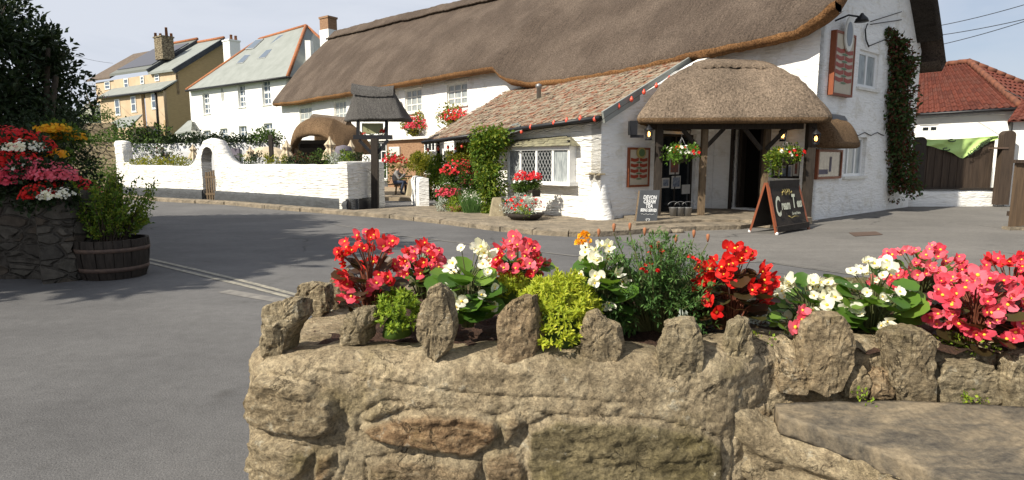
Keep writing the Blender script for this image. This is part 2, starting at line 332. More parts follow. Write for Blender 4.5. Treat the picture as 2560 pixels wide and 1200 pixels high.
def text_into(mb, txt, o, right, up, size, mi=0, shear=0, bold=0, xs=1.0, align='CENTER', out=.003):
    cu = bpy.data.curves.new("t", 'FONT'); cu.body = txt; cu.size = size; cu.shear = shear; cu.offset = bold; cu.align_x = align; cu.align_y = 'CENTER'; cu.resolution_u = 3
    ob = bpy.data.objects.new("t", cu); sc.collection.objects.link(ob); dg = bpy.context.evaluated_depsgraph_get(); dg.update()
    me = bpy.data.meshes.new_from_object(ob.evaluated_get(dg)); right = Vector(right).normalized(); up = Vector(up).normalized(); n = right.cross(up)
    mb.add([Vector(o) + right * v.co.x * xs + up * v.co.y + n * out for v in me.vertices], [tuple(p.vertices) for p in me.polygons], mi)
    bpy.data.objects.remove(ob); bpy.data.meshes.remove(me); bpy.data.curves.remove(cu)

# wall with rectangular holes: zb/zt are functions of s; holes = (s0,s1,z0,z1)
def wall_panel(mb, W, s0, s1, zb, zt, holes=(), depth=.22, breaks=(), mi=0, step=.6, out=0):
    xs = {s0, s1, *breaks}
    for h in holes: xs |= {h[0], h[1]}
    xs = sorted(x for x in xs if s0 - 1e-6 <= x <= s1 + 1e-6); full = []
    for a, b in zip(xs, xs[1:]):
        n = max(1, int((b - a) / step)); full += [a + (b - a) * i / n for i in range(n)]
    full.append(xs[-1])
    for a, b in zip(full, full[1:]):
        mid = (a + b) / 2; hs = sorted((h[2], h[3]) for h in holes if h[0] - 1e-5 <= mid <= h[1] + 1e-5)
        segs = []; lo = None
        for z0, z1 in hs: segs.append((lo, z0)); lo = z1
        segs.append((lo, None))
        for l, t in segs:
            la, lb = (zb(a), zb(b)) if l is None else (l, l); ta, tb = (zt(a), zt(b)) if t is None else (t, t)
            if ta - la < 1e-4 and tb - lb < 1e-4: continue
            mb.add([W.pt(a, la, out), W.pt(b, lb, out), W.pt(b, tb, out), W.pt(a, ta, out), W.pt(a, la, out - depth), W.pt(b, lb, out - depth), W.pt(b, tb, out - depth), W.pt(a, ta, out - depth)],
                   [(0, 1, 2, 3), (7, 6, 5, 4)] + ([(3, 2, 6, 7)]) + [(0, 4, 5, 1)], mi)
    for h in holes:
        for s_ in h[:2]: mb.add([W.pt(s_, h[2], out), W.pt(s_, h[3], out), W.pt(s_, h[3], out - depth), W.pt(s_, h[2], out - depth)], [(0, 1, 2, 3)], mi)
    for s_ in (s0, s1): mb.add([W.pt(s_, zb(s_), out), W.pt(s_, zt(s_), out), W.pt(s_, zt(s_), out - depth), W.pt(s_, zb(s_), out - depth)], [(0, 1, 2, 3)], mi)

def window(parent, W, h, cols=2, rows=3, fr=.05, inset=.12, glass=None, frame=None, sill=True, lattice=0, vcols=None, curtain=False):
    s0, s1, z0, z1 = h; frame = frame or m_upvc; glass = glass or m_glass
    f = MB(); o0, o1 = -inset - .05, -inset
    f.wbox(W, s0, s0 + fr, z0, z1, o0, o1); f.wbox(W, s1 - fr, s1, z0, z1, o0, o1)
    f.wbox(W, s0 + fr, s1 - fr, z0, z0 + fr, o0, o1 - .002); f.wbox(W, s0 + fr, s1 - fr, z1 - fr, z1, o0, o1 - .002)
    g = fr * .45
    for i in range(1, cols):
        x = s0 + (s1 - s0) * i / cols; f.wbox(W, x - g, x + g, z0 + fr, z1 - fr, o0, o1 - .006)
    for i in range(1, rows):
        z = z0 + (z1 - z0) * i / rows; k = g * (1.6 if rows == 4 and i == 2 else .7); f.wbox(W, s0 + fr, s1 - fr, z - k, z + k, o0, o1 - .010)
    wo = f.build("window", frame, parent)
    p = MB(); p.wbox(W, s0 + fr * .5, s1 - fr * .5, z0 + fr * .5, z1 - fr * .5, o0 - .02, o1 - .03); p.build("pane", glass, wo)
    if lattice:
        l = MB(); n = lattice; H = z1 - z0 - 2 * fr; L = s1 - s0 - 2 * fr; st = H / n * .62
        k = -H
        while k < L:
            for sg in (1, -1):
                a = (k, 0.0) if sg == 1 else (k, H); a2 = (k + H * .62 / 1, H) if sg == 1 else (k + H * .62, 0.0)
                x0, y0 = a; x1, y1 = a2
                t0 = 0 if x0 >= 0 else -x0 / (x1 - x0); t1 = 1 if x1 <= L else (L - x0) / (x1 - x0)
                if t0 < t1: l.bar(W.pt(s0 + fr + x0 + (x1 - x0) * t0, z0 + fr + y0 + (y1 - y0) * t0, o1 - .022), W.pt(s0 + fr + x0 + (x1 - x0) * t1, z0 + fr + y0 + (y1 - y0) * t1, o1 - .022), .010)
            k += st
        l.build("lead_lattice", m_lead, wo)
    if sill:
        q = MB(); q.wbox(W, s0 - .07, s1 + .07, z0 - .07, z0 - .002, -.1, .07); q.build("sill", m_sill, wo)
    return wo
def pxhole(W, x0, x1, y0, y1, out=0):
    a = W.hit(x0, (y0 + y1) / 2, out)[0]; b = W.hit(x1, (y0 + y1) / 2, out)[0]; m = (x0 + x1) / 2
    return (min(a, b), max(a, b), W.hit(m, y1, out)[1], W.hit(m, y0, out)[1])

# ------------------------------------------------------------------ foliage
def leafshape(mb, c, d, n, L, Wd, mi=0, fold=.25):
    d = d.normalized(); s_ = d.cross(n); s_ = d.orthogonal() if s_.length < 1e-4 else s_; s_.normalize(); n = s_.cross(d)
    mb.add([c, c + d * L * .5 + s_ * Wd * .5 + n * L * fold * .3, c + d * L - n * L * fold * .3, c + d * L * .5 - s_ * Wd * .5 + n * L * fold * .3], [(0, 1, 2, 3)], mi)
def rv(r=rnd): 
    while True:
        v = Vector((r.uniform(-1, 1), r.uniform(-1, 1), r.uniform(-1, 1)))
        if .01 < v.length < 1: return v.normalized()
def cloud(mb, c, rad, n, L, asp=.5, mi=0, shell=.55, clump=None, up=.3, cut=None, droop=0, r=None):
    """leaves spread through an uneven ellipsoid: clumps make the outline ragged and leave gaps"""
    r = r or rnd; c = Vector(c); rad = Vector(rad); clump = clump or max(6, n // 45)
    cl = []
    for i in range(clump):
        d = rv(r); q = shell + (1 - shell) * r.random() ** .6
        cl.append((Vector((d.x * rad.x * q, d.y * rad.y * q, d.z * rad.z * q)), r.uniform(.55, 1.25)))
    cr = (rad.x * rad.y * rad.z) ** (1 / 3) * 1.25 / clump ** (1 / 3) + L * .3
    for i in range(n):
        q, k = r.choice(cl); o = rv(r) * (r.random() ** .45) * cr * k; p = c + q + o
        if cut and not cut(p): continue
        d = (o.normalized() * .8 + rv(r) * .7 + Vector((0, 0, up - droop)))
        leafshape(mb, p, d, rv(r) + Vector((0, 0, .6)), L * r.uniform(.6, 1.3), L * asp * r.uniform(.7, 1.2), mi)
def disc_leaf(mb, c, d, n, r_, mi=0):
    d = d.normalized(); s_ = d.cross(n).normalized(); n = s_.cross(d); pts = [c]
    K = 9
    for k in range(K):
        a = math.pi * (.12 + 1.76 * k / (K - 1)) + math.pi
        rr = r_ * (1 - .10 * math.cos(2 * a)); q = c + d * r_ * .9 + (d * math.cos(a) * 1.08 + s_ * math.sin(a) * .9) * rr
        q += n * (.22 * r_ * abs(math.sin(a)) + rnd.uniform(-.03, .05) * r_); pts.append(q)
    tip = c + d * r_ * .9
    pts.append(tip - n * .05 * r_)
    mb.add(pts, [(K + 1, 1 + k, 2 + k) for k in range(K - 1)] + [(K + 1, K, 0), (K + 1, 0, 1)], mi, True)
def bloom_mesh(name, mp, R_=.024, op=.35, ws=1.0):
    """one begonia flower: two broad petals, two narrow ones, a yellow centre; faces +Z"""
    mb = MB()
    for i, (a0, L, Wd) in enumerate(((0, 1.25, 1.25 * ws), (math.pi, 1.2, 1.2 * ws), (math.pi / 2, 1.0, .62), (-math.pi / 2, .95, .6))):
        a0 += rnd.uniform(-.25, .25); L *= rnd.uniform(.85, 1.12); d = Vector((math.cos(a0), math.sin(a0), 0)); s_ = Vector((-d.y, d.x, 0)); rows = []
        for k in range(5):
            t = k / 4; wd = Wd * R_ * (.25 + .85 * math.sin(math.pi * (.12 + .80 * t))) * .72
            rows.append([d * (t * L * R_) + s_ * (wd * q) + Vector((0, 0, R_ * (.12 + op * t * t - (.12 + .3 * op) * q * q * (1 - t) + .10 * math.sin(q * 5 + i * 2) * t))) for q in (-1, -.5, 0, .5, 1)])
        rows[0] = [p * .4 for p in rows[0]]
        mb.grid(rows, 0, True)
    mb.lathe((0, 0, R_ * .12), [(.0, 0), (R_ * .26, .001), (R_ * .22, R_ * .16), (0.0001, R_ * .22)], 7, 1)
    me = bpy.data.meshes.new(name); me.from_pydata(mb.v, [], mb.f)
    for m in (mp, m_ctr): me.materials.append(m)
    me.polygons.foreach_set("material_index", mb.m); me.polygons.foreach_set("use_smooth", mb.sm); me.update(); return me
BL = {}
def bloom(key):
    if key not in BL:
        BL[key] = [bloom_mesh("flower", {'pink': m_pink, 'pinkl': m_pinkl, 'coral': m_coral, 'red': m_red, 'white': m_wht}[key], op=o1, ws=w1) for o1, w1 in ((.30, 1.0), (.55, 1.1), (1.0, .9), (1.5, .75), (.4, .85))]
    return rnd.choice(BL[key])
def put_bloom(root, o, p, nrm, key, size=1.0):
    ob = bpy.data.objects.new("flower", bloom(key)); sc.collection.objects.link(ob); ob.parent = root
    q = nrm.to_track_quat('Z', 'Y'); ob.rotation_mode = 'QUATERNION'
    from mathutils import Quaternion
    ob.rotation_quaternion = q @ Quaternion((0, 0, 1), rnd.uniform(0, 6.28)); ob.location = p - o; ob.scale = (size * rnd.uniform(.85, 1.1), size * rnd.uniform(.85, 1.1), size)
def begonia(px0, px1, ytop, ybase, depth, keys, label, nb=26, nl=26, lmat=None, lsize=.034, group="begonias in the stone planter", back=.16, leggy=0, size=1.0, cam_bias=.5):
    nb = int(nb * 2.0) if nb > 5 else nb; nl = int(nl * 1.9); size *= .76; lsize *= 1.0
    lmat = lmat or m_lfb; a = P(px0, ybase, depth); b = P(px1, ybase, depth); t = P((px0 + px1) / 2, ytop, depth)
    base = (a + b) / 2; base.z = max(base.z, .86); rx = (b.x - a.x) / 2; H = t.z - base.z
    root = thing("begonia_plant", label, "flower", base, group)
    c = base + Vector((0, 0, H * .48)); rad = Vector((rx * .92, back, H * .52)); st = MB(); lf = MB()
    for i in range(nl):
        d = rv(); d.z = d.z * .8 - .05; d.normalize(); q = rnd.uniform(.45, .98)
        p = c + Vector((d.x * rad.x * q, d.y * rad.y * q, d.z * rad.z * q * .85 - H * .08)); p.z = max(p.z, base.z + .01)
        dd = Vector((d.x, d.y, rnd.uniform(-.3, .45))); disc_leaf(lf, p, dd, Vector((rnd.uniform(-.5, .5), rnd.uniform(-.9, .1), 1)), lsize * rnd.uniform(.65, 1.2))
        st.tube([base + Vector((d.x * .02, d.y * .02, 0)), (base + p) / 2 + Vector((0, 0, .02)), p], [.004, .003, .002], 4, 0, False)
    for i in range(nb):
        d = rv(); d.y = d.y * .8 - .25 * cam_bias; d.z = abs(d.z) * .95 + (-.55 if rnd.random() < .36 else 0); d.normalize()
        q = rnd.uniform(.86, 1.12); p = c + Vector((d.x * rad.x * q, d.y * rad.y * q, d.z * rad.z * q)) + (Vector((0, 0, rnd.uniform(0, leggy))) if d.z > .4 else Vector())
        p.z = max(p.z, base.z + .03); key = rnd.choice(keys)
        nr = Vector((d.x * .5 - .25, d.y * .6 - .75, max(d.z, 0) * .6 + .30)) + rv() * .45
        put_bloom(root, base, p, nr, key, size * rnd.uniform(.72, 1.18))
        if rnd.random() < .55: put_bloom(root, base, p + rv() * .025 * size + Vector((0, 0, -.012)), nr + rv() * .6, key, size * rnd.uniform(.5, .9))
        st.tube([base, c + (p - c) * .35, p], [.004, .0028, .0016], 4, 0, False)
    lf.build("foliage", lmat, root); st.build("stems", m_stemr if lmat is m_lfbr else m_stem, root)
    return root

# ================================================================== THE SETTING
def terr(x, y):
    a = sm(31, 37, y + .25 * (x + 12)) * sm(-7, -11, x) * 2.15
    b = sm(44, 75, y) * sm(20, -10, x) * 3.2
    c = sm(120, 400, math.hypot(x, y)) * 8
    return a + b + c
mb = MB(); xs = [-900, -500, -250, -120, -80] + [-60 + 2 * i for i in range(61)] + [70, 90, 140, 260, 500, 900]; ys = [-60, -25, -8] + [1.5 * i for i in range(62)] + [100, 115, 140, 190, 280, 450, 700, 1200]
mb.grid([[Vector((x, y, terr(x, y))) for x in xs] for y in ys], 0, True, matfn=lambda i, j: 1 if (ys[i] > 32 or abs(xs[j]) > 45) else 0)
struct(mb, "ground", [m_asph, m_grass])

def gpoly(pts, z): return [G(a, b, 0) + Vector((0, 0, z)) for a, b in pts]
# forecourt asphalt in front of the inn (paler patch on the right)
fc = [(1560, 606), (1700, 640), (1920, 655), (2150, 688), (2560, 770), (3300, 900), (3300, 500), (2560, 497), (2300, 505), (2000, 520), (1700, 545), (1520, 575)]
mb = MB(); mb.add(gpoly(fc, .004), [tuple(range(len(fc)))]); struct(mb, "forecourt", m_asph2)
# painted lines
def strip(mb, pts, wd, z):
    ps = [G(a, b, 0) for a, b in pts]; r1 = []; r2 = []
    for i, p in enumerate(ps):
        d = (ps[min(i + 1, len(ps) - 1)] - ps[max(0, i - 1)]).normalized(); s_ = Vector((-d.y, d.x, 0)) * wd / 2
        r1.append(p + s_ + Vector((0, 0, z))); r2.append(p - s_ + Vector((0, 0, z)))
    mb.grid([r1, r2], 0, False)
mb = MB()
strip(mb, [(360, 645), (500, 677), (620, 706), (760, 743), (900, 780)], .07, .006)
strip(mb, [(360, 654), (500, 688), (610, 714), (740, 748), (880, 790)], .07, .006)
struct(mb, "road_marking", m_paint)
mb = MB(); strip(mb, [(560, 728), (700, 752), (840, 792)], .16, .004); strip(mb, [(840, 562), (1000, 590), (1440, 641), (1920, 657), (2150, 690), (2560, 770)], .05, .0075); struct(mb, "road_seam", mat("seam", (.24, .225, .20), .85, (.15, .14, .13), 8))
# pavement with kerb along the inn
kerb = [(300, 497), (420, 505), (560, 512), (700, 525), (860, 538), (975, 546), (1100, 560), (1250, 579), (1330, 587), (1420, 592), (1500, 592), (1570, 588), (1640, 582), (1740, 577), (1850, 574), (1900, 568)]
kp = [G(a, b, 0) for a, b in kerb]
mb = MB(); top = []; kin = []
for i, p in enumerate(kp):
    d = (kp[min(i + 1, len(kp) - 1)] - kp[max(0, i - 1)]).normalized(); s_ = Vector((-d.y, d.x, 0)); wdt = .08 if i < 5 else .20; kin.append(p + s_ * wdt + Vector((0, 0, .12)))
    top.append(p + Vector((0, 0, .115)) + s_ * .02)
inner = [kin[i] + Vector((.6, .8, 0)) * (.25 if i < 5 else 11) for i in range(len(kin))]
mb.grid([[p for p in kin], inner], 0, False); struct(mb, "pavement", m_pave)
mb = MB(); k = 0
for i in range(len(kp) - 1):
    L = (kp[i + 1] - kp[i]).length; n = max(1, round(L / .85))
    for j in range(n):
        t0 = (j + .012) / n; t1 = (j + .988) / n; dz = rnd.uniform(-.008, .008)
        A0, A1 = kp[i].lerp(kp[i + 1], t0), kp[i].lerp(kp[i + 1], t1); B0, B1 = kin[i].lerp(kin[i + 1], t0), kin[i].lerp(kin[i + 1], t1)
        B0.z = B1.z = 0; e = rnd.uniform(-.012, .012); A0 += Vector((e, e, 0)); A1 += Vector((e, e, 0)); up = Vector((0, 0, .124 + dz)); dn = Vector((0, 0, -.05)); ch = (B0 - A0).normalized() * .025
        mb.hexa([A0 + dn, A1 + dn, B1 + dn, B0 + dn, A0 + up * .8, A1 + up * .8, B1 + up, B0 + up]); 
struct(mb, "kerb", m_pave)

# ================================================================== THE INN
u_ = (-.64, .77); g_ = (.77, .64)
M = Wall((7.35, 14.8), u_); E = Wall((2.04, 13.9), u_); GB = Wall((7.35, 14.8), g_); EE = Wall((2.04, 13.9), g_)
inn = thing("thatched_inn", "long whitewashed inn with a huge sagging brown thatched roof, tiled lean-to and thatched porch", "inn", (7.35, 14.8, 0))
EO = .55; Me = M.off(EO); Mr = M.off(-3.85)
eave = [(684, 266), (740, 262), (800, 251), (870, 240), (930, 231), (980, 221), (1050, 210), (1130, 195), (1200, 185), (1236, 181), (1250, 198), (1272, 213), (1330, 221), (1400, 215), (1500, 200), (1600, 181), (1700, 157), (1800, 137), (1900, 117), (1990, 96), (2050, 60), (2085, 30)]
es = sorted(Me.hit(a, b) for a, b in eave)
def ez(s): return interp(es, s)
RZ = [(-1, 8.25), (0, 8.44), (19.4, 9.62), (Mr.hit(1000, 43)[0], Mr.hit(1000, 43)[1]), (Mr.hit(900, 66)[0], Mr.hit(900, 66)[1]), (Mr.hit(838, 84)[0], Mr.hit(838, 84)[1])]
RZ = sorted(RZ); s_end = Me.hit(684, 266)[0]; r_end = Mr.hit(838, 84)[0]
def rz_(s): return interp(RZ, s)
NC = 420; OUT = []; cols = []; uvc = []
for i in range(NC + 1):
    c = i / NC; s = -.55 + (s_end + .55) * c; rs = -.55 + (r_end + .55) * c; ze = ez(s); zr = rz_(rs); prof = []
    prof.append((.05, ze + .10)); prof.append((EO - .16, ze)); prof.append((EO + .05, ze + .06)); prof.append((EO + .10, ze + .20)); prof.append((EO + .04, ze + .36))
    a = (EO + .04, ze + .36)
    for k in range(1, 25):
        t = k / 24; o = a[0] + (-3.85 - a[0]) * t; z = a[1] + (zr - a[1]) * t + .30 * math.sin(math.pi * t) * (1 - .3 * t); prof.append((o, z))
    zb_ = max(4.5, zr - 4.0)
    for k in range(1, 13):
        t = k / 12; prof.append((-3.85 - 3.65 * t, zr + (zb_ - zr) * t + .3 * math.sin(math.pi * t)))
    prof.append((-7.15, zb_ - .30)); prof.append((-6.9, zb_))
    nf = 29; col = []; uv = []
    for k, (o, z) in enumerate(prof):
        tt = min(1, max(0, (k - 4) / 24)) if k <= 28 else 1 - min(1, (k - 28) / 12) ; ss = s + (rs - s) * tt
        p = M.pt(ss, z, o)
        if 1 < k < 40: 
            dn = fb(p, .55, 3) * .05 + fb(p, 2.3, 9) * .025; p += Vector((-.4, -.35, .8)) * dn
        if k < 7: p += Vector((-.5, -.4, .7)) * (.020 * nz(p, 7, 2) + .014 * nz(p, 19, 4))
        col.append(p); uv.append((ss, k * .22))
    cols.append(col); uvc.append(uv)
mb = MB(); mb.grid(cols, 0, True, uvs=uvc, matfn=lambda i, j: 1 if j < 3 else 0)
# verge closing at the gable: outer outline to a smaller inner outline, then back along the soffit
def close_end(col, dirn, th=.42):
    n = len(col); ctr = sum(col, Vector()) / n; base = [p.copy() for p in col]
    inner = []
    for k, p in enumerate(base):
        q = p.copy(); a = base[max(0, k - 1)]; b_ = base[min(n - 1, k + 1)]; t = (b_ - a).normalized(); nrm = t.cross(Vector(dirn)).normalized()
        if nrm.dot(ctr - p) < 0: nrm = -nrm
        inner.append(q + nrm * th)
    return inner
gdir = Vector((.64, -.77, 0)); vi = close_end(cols[0][3:39], gdir)
vin = [p - gdir * .60 for p in vi]
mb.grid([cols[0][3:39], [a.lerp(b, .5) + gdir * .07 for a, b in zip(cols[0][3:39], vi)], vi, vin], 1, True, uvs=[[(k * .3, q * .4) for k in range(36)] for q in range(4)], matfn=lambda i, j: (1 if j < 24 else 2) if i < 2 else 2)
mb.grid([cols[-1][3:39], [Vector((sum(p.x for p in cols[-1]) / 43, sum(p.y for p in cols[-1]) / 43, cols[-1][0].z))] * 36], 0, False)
mb.build("thatched_roof", [m_thatch, m_thatch_e, m_thatch_shade], inn)
# ridge capping with a scalloped lower edge and rope pattern
mb = MB(); rr = []
def roofp(c, v, out):
    """point on the front slope, v=0 eave .. 1 ridge"""
    x = c * NC; i = min(NC - 1, int(x)); f = x - i; y = 4 + v * 24; j = min(27, int(y)); g = y - j
    p = (cols[i][j].lerp(cols[i + 1][j], f)).lerp(cols[i][j + 1].lerp(cols[i + 1][j + 1], f), g)
    return p + Vector((-.35, -.3, .8)) * out
nr = 460; rows = [[], [], [], [], []]
for i in range(nr + 1):
    c = .0 + i / nr; d = .115 + .014 * abs(math.sin(i * .5 * math.pi / 2.0))
    if c < .45: d += .02 * math.sin(c * 40)
    rows[0].append(roofp(c, 1 - d, .02)); rows[1].append(roofp(c, 1 - d, .13)); rows[2].append(roofp(c, 1 - d * .5, .15)); rows[3].append(roofp(c, 1, .17)); rows[4].append(roofp(c, 1, .17) + Vector((.6, .5, -.5)))
mb.grid(rows, 0, False, uvs=[[(i * .1, q * .3) for i in range(nr + 1)] for q in range(5)])
ro = MB(); pr = [roofp(i / nr, 1 - .125 - .012 * abs(math.sin(i * .5 * math.pi / 2)), .14) for i in range(nr + 1)]
for i in range(0, nr, 1): ro.tube([pr[i], pr[i + 1]], [.035, .07], 5)
cap = mb.build("ridge_cap", m_thatch, inn); ro.build("rope_edge", m_thatch, cap)

# front (street) wall of the main range
uw = [pxhole(M, 1013, 1054, 222, 281), pxhole(M, 1117, 1168, 207, 264), pxhole(M, 836, 866, 252, 300), pxhole(M, 749, 780, 267, 312)]
sMend = M.hit(700, 270)[0]
lw = [pxhole(M, 1062, 1100, 352, 412)]
doorh = pxhole(M, 1833, 1900, 318, 521); pwin = pxhole(M, 1926, 2004, 372, 446)
mb = MB(); wall_panel(mb, M, 0, sMend, lambda s: -.3, lambda s: ez(s) + .25, uw + lw + [doorh, pwin], .3, step=.8)
mb.wbox(M, sMend - .3, sMend - .01, -.3, 5.4, -6.7, -.31)
mb.wbox(M, .35, sMend - .4, -.3, 4.3, -6.99, -6.72)
mb.build("front_wall", m_white, inn)
for h in uw:
    wo = window(inn, M, h, 3, 3, .09, .06, m_net, m_sill)
    q = MB(); q.wbox(M, h[0] - .12, h[1] + .12, h[3] + .005, h[3] + .13, -.05, .06); q.build("lintel", m_sill, wo)
window(inn, M, lw[0], 3, 3, .08, .08)
# gable wall facing the forecourt
def gz(s):
    c0 = cols[0]; n = 4 + 24
    o = -s
    pts = [((p - M.o).dot(M.n), p.z) for p in c0[4:41]]; pts = sorted(pts)
    return interp(pts, o) - .30
g_win1 = pxhole(GB, 2146, 2196, 128, 222); g_win2 = pxhole(GB, 2112, 2164, 342, 440)
mb = MB(); wall_panel(mb, GB, 0.001, 7.0, lambda s: -.3, gz, [g_win1, g_win2], .30, step=.35); mb.build("gable_wall", m_white, inn)
window(inn, GB, g_win1, 2, 1, .10, .06, m_net); wq = window(inn, GB, g_win2, 3, 1, .07, .10, m_net)
# curtains in the upper gable window
# dark room linings so the windows and door have something behind them
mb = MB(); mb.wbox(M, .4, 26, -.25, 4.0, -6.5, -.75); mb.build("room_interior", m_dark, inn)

# extension: street wall, recessed left part, end wall
ezR = E.hit(1530, 287, .25); ezL = E.hit(1062, 352, .25)
sL = ezL[0]; zR, zL = ezR[1], ezL[1]
def xz(s): return zR + (zL - zR) * (s - ezR[0]) / (sL - ezR[0])
TR = M.hit(1742, 140); TL = M.hit(1268, 228)
s_step = E.hit(1268, 450)[0]
bay = pxhole(E, 1284, 1440, 376, 452, .0)
mb = MB(); wall_panel(mb, E, .002, s_step, lambda s: -.3, lambda s: xz(s) + .10, [bay], .3); 
wall_panel(mb, E, s_step + .01, sL - .1, lambda s: -.3, lambda s: xz(s) + .35, [pxhole(E, 1075, 1110, 378, 440, -.8)], .3, out=-.8)
mb.wbox(E, s_step - .3, s_step, -.3, 2.4, -.8, -.31); mb.wbox(E, sL - .4, sL - .1, -.3, 2.6, -4.6, -1.11)
mb.build("lean_to_wall", m_whitef, inn)
ewin = pxhole(EE, 1652, 1738, 335, 540)
mb = MB(); wall_panel(mb, EE, 0.0, 4.64, lambda s: -.3, lambda s: zR + .02 + (TR[1] - zR) * s / 4.66, [ewin], .3, step=.4)
# swelling buttress at the corner
rows = []
for k in range(15):
    t = k / 14; r_ = .36 * (1 - t) ** .55 * (1 - .25 * t) + .02; z = -.1 + 1.45 * t; rows.append([E.pt(0, z) + Vector((r_ * math.cos(a), r_ * math.sin(a), 0)) * (1 + .12 * nz((a, z * 3, 0))) + Vector((.02, .22, 0)) for a in [q * math.pi / 12 for q in range(25)]])
mb.grid(rows); mb.build("lean_to_end_wall", m_white, inn)
def rnd_quad_tiles(mb, eR, eL, tR, tL, nr, nc, th=.03, curve=0, jit=.01, wave=0, r=rnd):
    nrm = (eL - eR).cross(tR - eR).normalized()
    if nrm.z < 0: nrm = -nrm
    def q(a, b): return eR.lerp(eL, a).lerp(tR.lerp(tL, a), b) + nrm * (wave * fb((a * 6, b * 4, 0), 1, 5))
    for i in range(nr):
        for j in range(nc):
            off = .5 * (i % 2) if not curve else 0
            a0 = max(0, (j + off) / nc); a1 = min(1, (j + off + .97) / nc); b0 = i / nr; b1 = min(1, (i + 1.12) / nr)
            if a1 <= a0: continue
            d0 = nrm * (th + r.uniform(-jit, jit)); d1 = nrm * (th * .35 + r.uniform(-jit, jit) * .4)
            if curve:
                low = []; upp = []; bot = []
                for k in range(5):
                    x = k / 4; a = a0 + (a1 - a0) * x; h = curve * (math.sin(math.pi * min(1, x / .62)) if x < .62 else -.35 * math.sin(math.pi * (x - .62) / .38))
                    low.append(q(a, b0) + d0 + nrm * h); upp.append(q(a, b1) + d1 + nrm * h); bot.append(q(a, b0) + nrm * h)
                mb.grid([bot, low, upp], 0, False)
            else:
                A, B, C, D = q(a0, b0), q(a1, b0), q(a1, b1), q(a0, b1); e = r.uniform(-.3, .3) * th
                mb.add([A, B, A + d0, B + d0 + nrm * e, C + d1, D + d1], [(0, 1, 3, 2), (2, 3, 4, 5)])
mb = MB(); base = MB()
eR = E.pt(-.22, zR, .25); eL = E.pt(sL + .05, zL, .25); tR = M.pt(TR[0], TR[1], .05); tL = M.pt(TL[0], TL[1], .05)
rnd_quad_tiles(mb, eR, eL, tR, tL, 17, 66, .035, 0, .014, .04)
rt = mb.build("tiled_roof", m_tile_l, inn)
base.add([eR - Vector((0, 0, .03)), eL - Vector((0, 0, .03)), tL - Vector((0, 0, .03)), tR - Vector((0, 0, .03)), eR - Vector((0, 0, .12)), eL - Vector((0, 0, .12)), tL - Vector((0, 0, .12)), tR - Vector((0, 0, .12))], [(0, 1, 2, 3), (7, 6, 5, 4), (0, 4, 5, 1), (1, 5, 6, 2), (3, 7, 4, 0)])
base.build("roof_boarding", m_timber, rt)
mb = MB(); mb.tube([eR + E.n * .06 - Vector((0, 0, .05)), eL.lerp(eR, .42) + E.n * .06 - Vector((0, 0, .05))], .055, 7); mb.tube([eL.lerp(eR, .40) + E.n * .06 - Vector((0, 0, .05)), eL + E.n * .06 - Vector((0, 0, .05))], .05, 7); mb.build("gutter", m_black, inn)
mb = MB(); off = Vector((.03, -.04, .02)); mb.bar(eR + off - Vector((0, 0, .06)), tR + off - Vector((0, 0, .06)), .05, .26); mb.build("verge_flashing", m_slate_l, inn)
mb = MB(); vp = PL(1347, 238, tL, (eL - eR).cross(tR - eR).normalized()); mb.lathe(vp - Vector((0, 0, .1)), [(.07, 0), (.07, .32), (.10, .33), (.10, .42), (.02, .46)], 10); mb.build("roof_vent", m_metal, inn)
# small slate lean-to at the step in the wall
mb = MB(); a = E.pt(s_step + .25, xz(s_step) - .28, .42); b = E.pt(s_step - 1.05, xz(s_step) - .04, .34); c = E.pt(s_step - .75, xz(s_step) + .18, .20); d = E.pt(s_step + .25, xz(s_step) + .12, -.1)
rnd_quad_tiles(mb, b, a, c, d, 4, 9, .02); mb.build("slate_slope", m_slate, inn)
# bay window: box frame, four lights, slate hood, sill
bz0, bz1, bs0, bs1 = bay[2], bay[3], bay[0], bay[1]
f = MB(); D = .22; fr = .07
for x in [bs0, bs0 + (bs1 - bs0) * .235, bs0 + (bs1 - bs0) * .49, bs0 + (bs1 - bs0) * .755, bs1 - fr]: f.wbox(E, x, x + fr, bz0 + .001, bz1 - .001, D - .06, D)
f.wbox(E, bs0 - .01, bs1 + .01, bz1, bz1 + .09, -.1, D + .02); f.wbox(E, bs0 - .08, bs1 + .08, bz0 - .09, bz0, -.1, D + .07)
f.wbox(E, bs0, bs0 + .05, bz0 + .001, bz1 - .001, -.05, .02); f.wbox(E, bs1 - .05, bs1, bz0 + .001, bz1 - .001, -.05, .02)
f.wbox(E, bs1 - .035, bs1 - .002, bz0 + .002, bz1 - .002, -.045, D - .062); f.wbox(E, bs0 + .002, bs0 + .035, bz0 + .002, bz1 - .002, -.045, D - .062)
bw = f.build("bay_window", m_upvc, inn)
p = MB(); p.wbox(E, bs0 + .02, bs1 - .02, bz0, bz1, D - .13, D - .045); p.build("pane", m_glass, bw)
p = MB(); p.wbox(E, bs0 + .05, bs0 + (bs1 - bs0) * .235, bz0 + .001, bz1 - .001, D - .1, D - .040); p.wbox(E, bs0 + (bs1 - bs0) * .775, bs1 - .02, bz0 + .001, bz1 - .001, D - .1, D - .0401); p.build("curtain", m_net, bw)
l = MB(); 
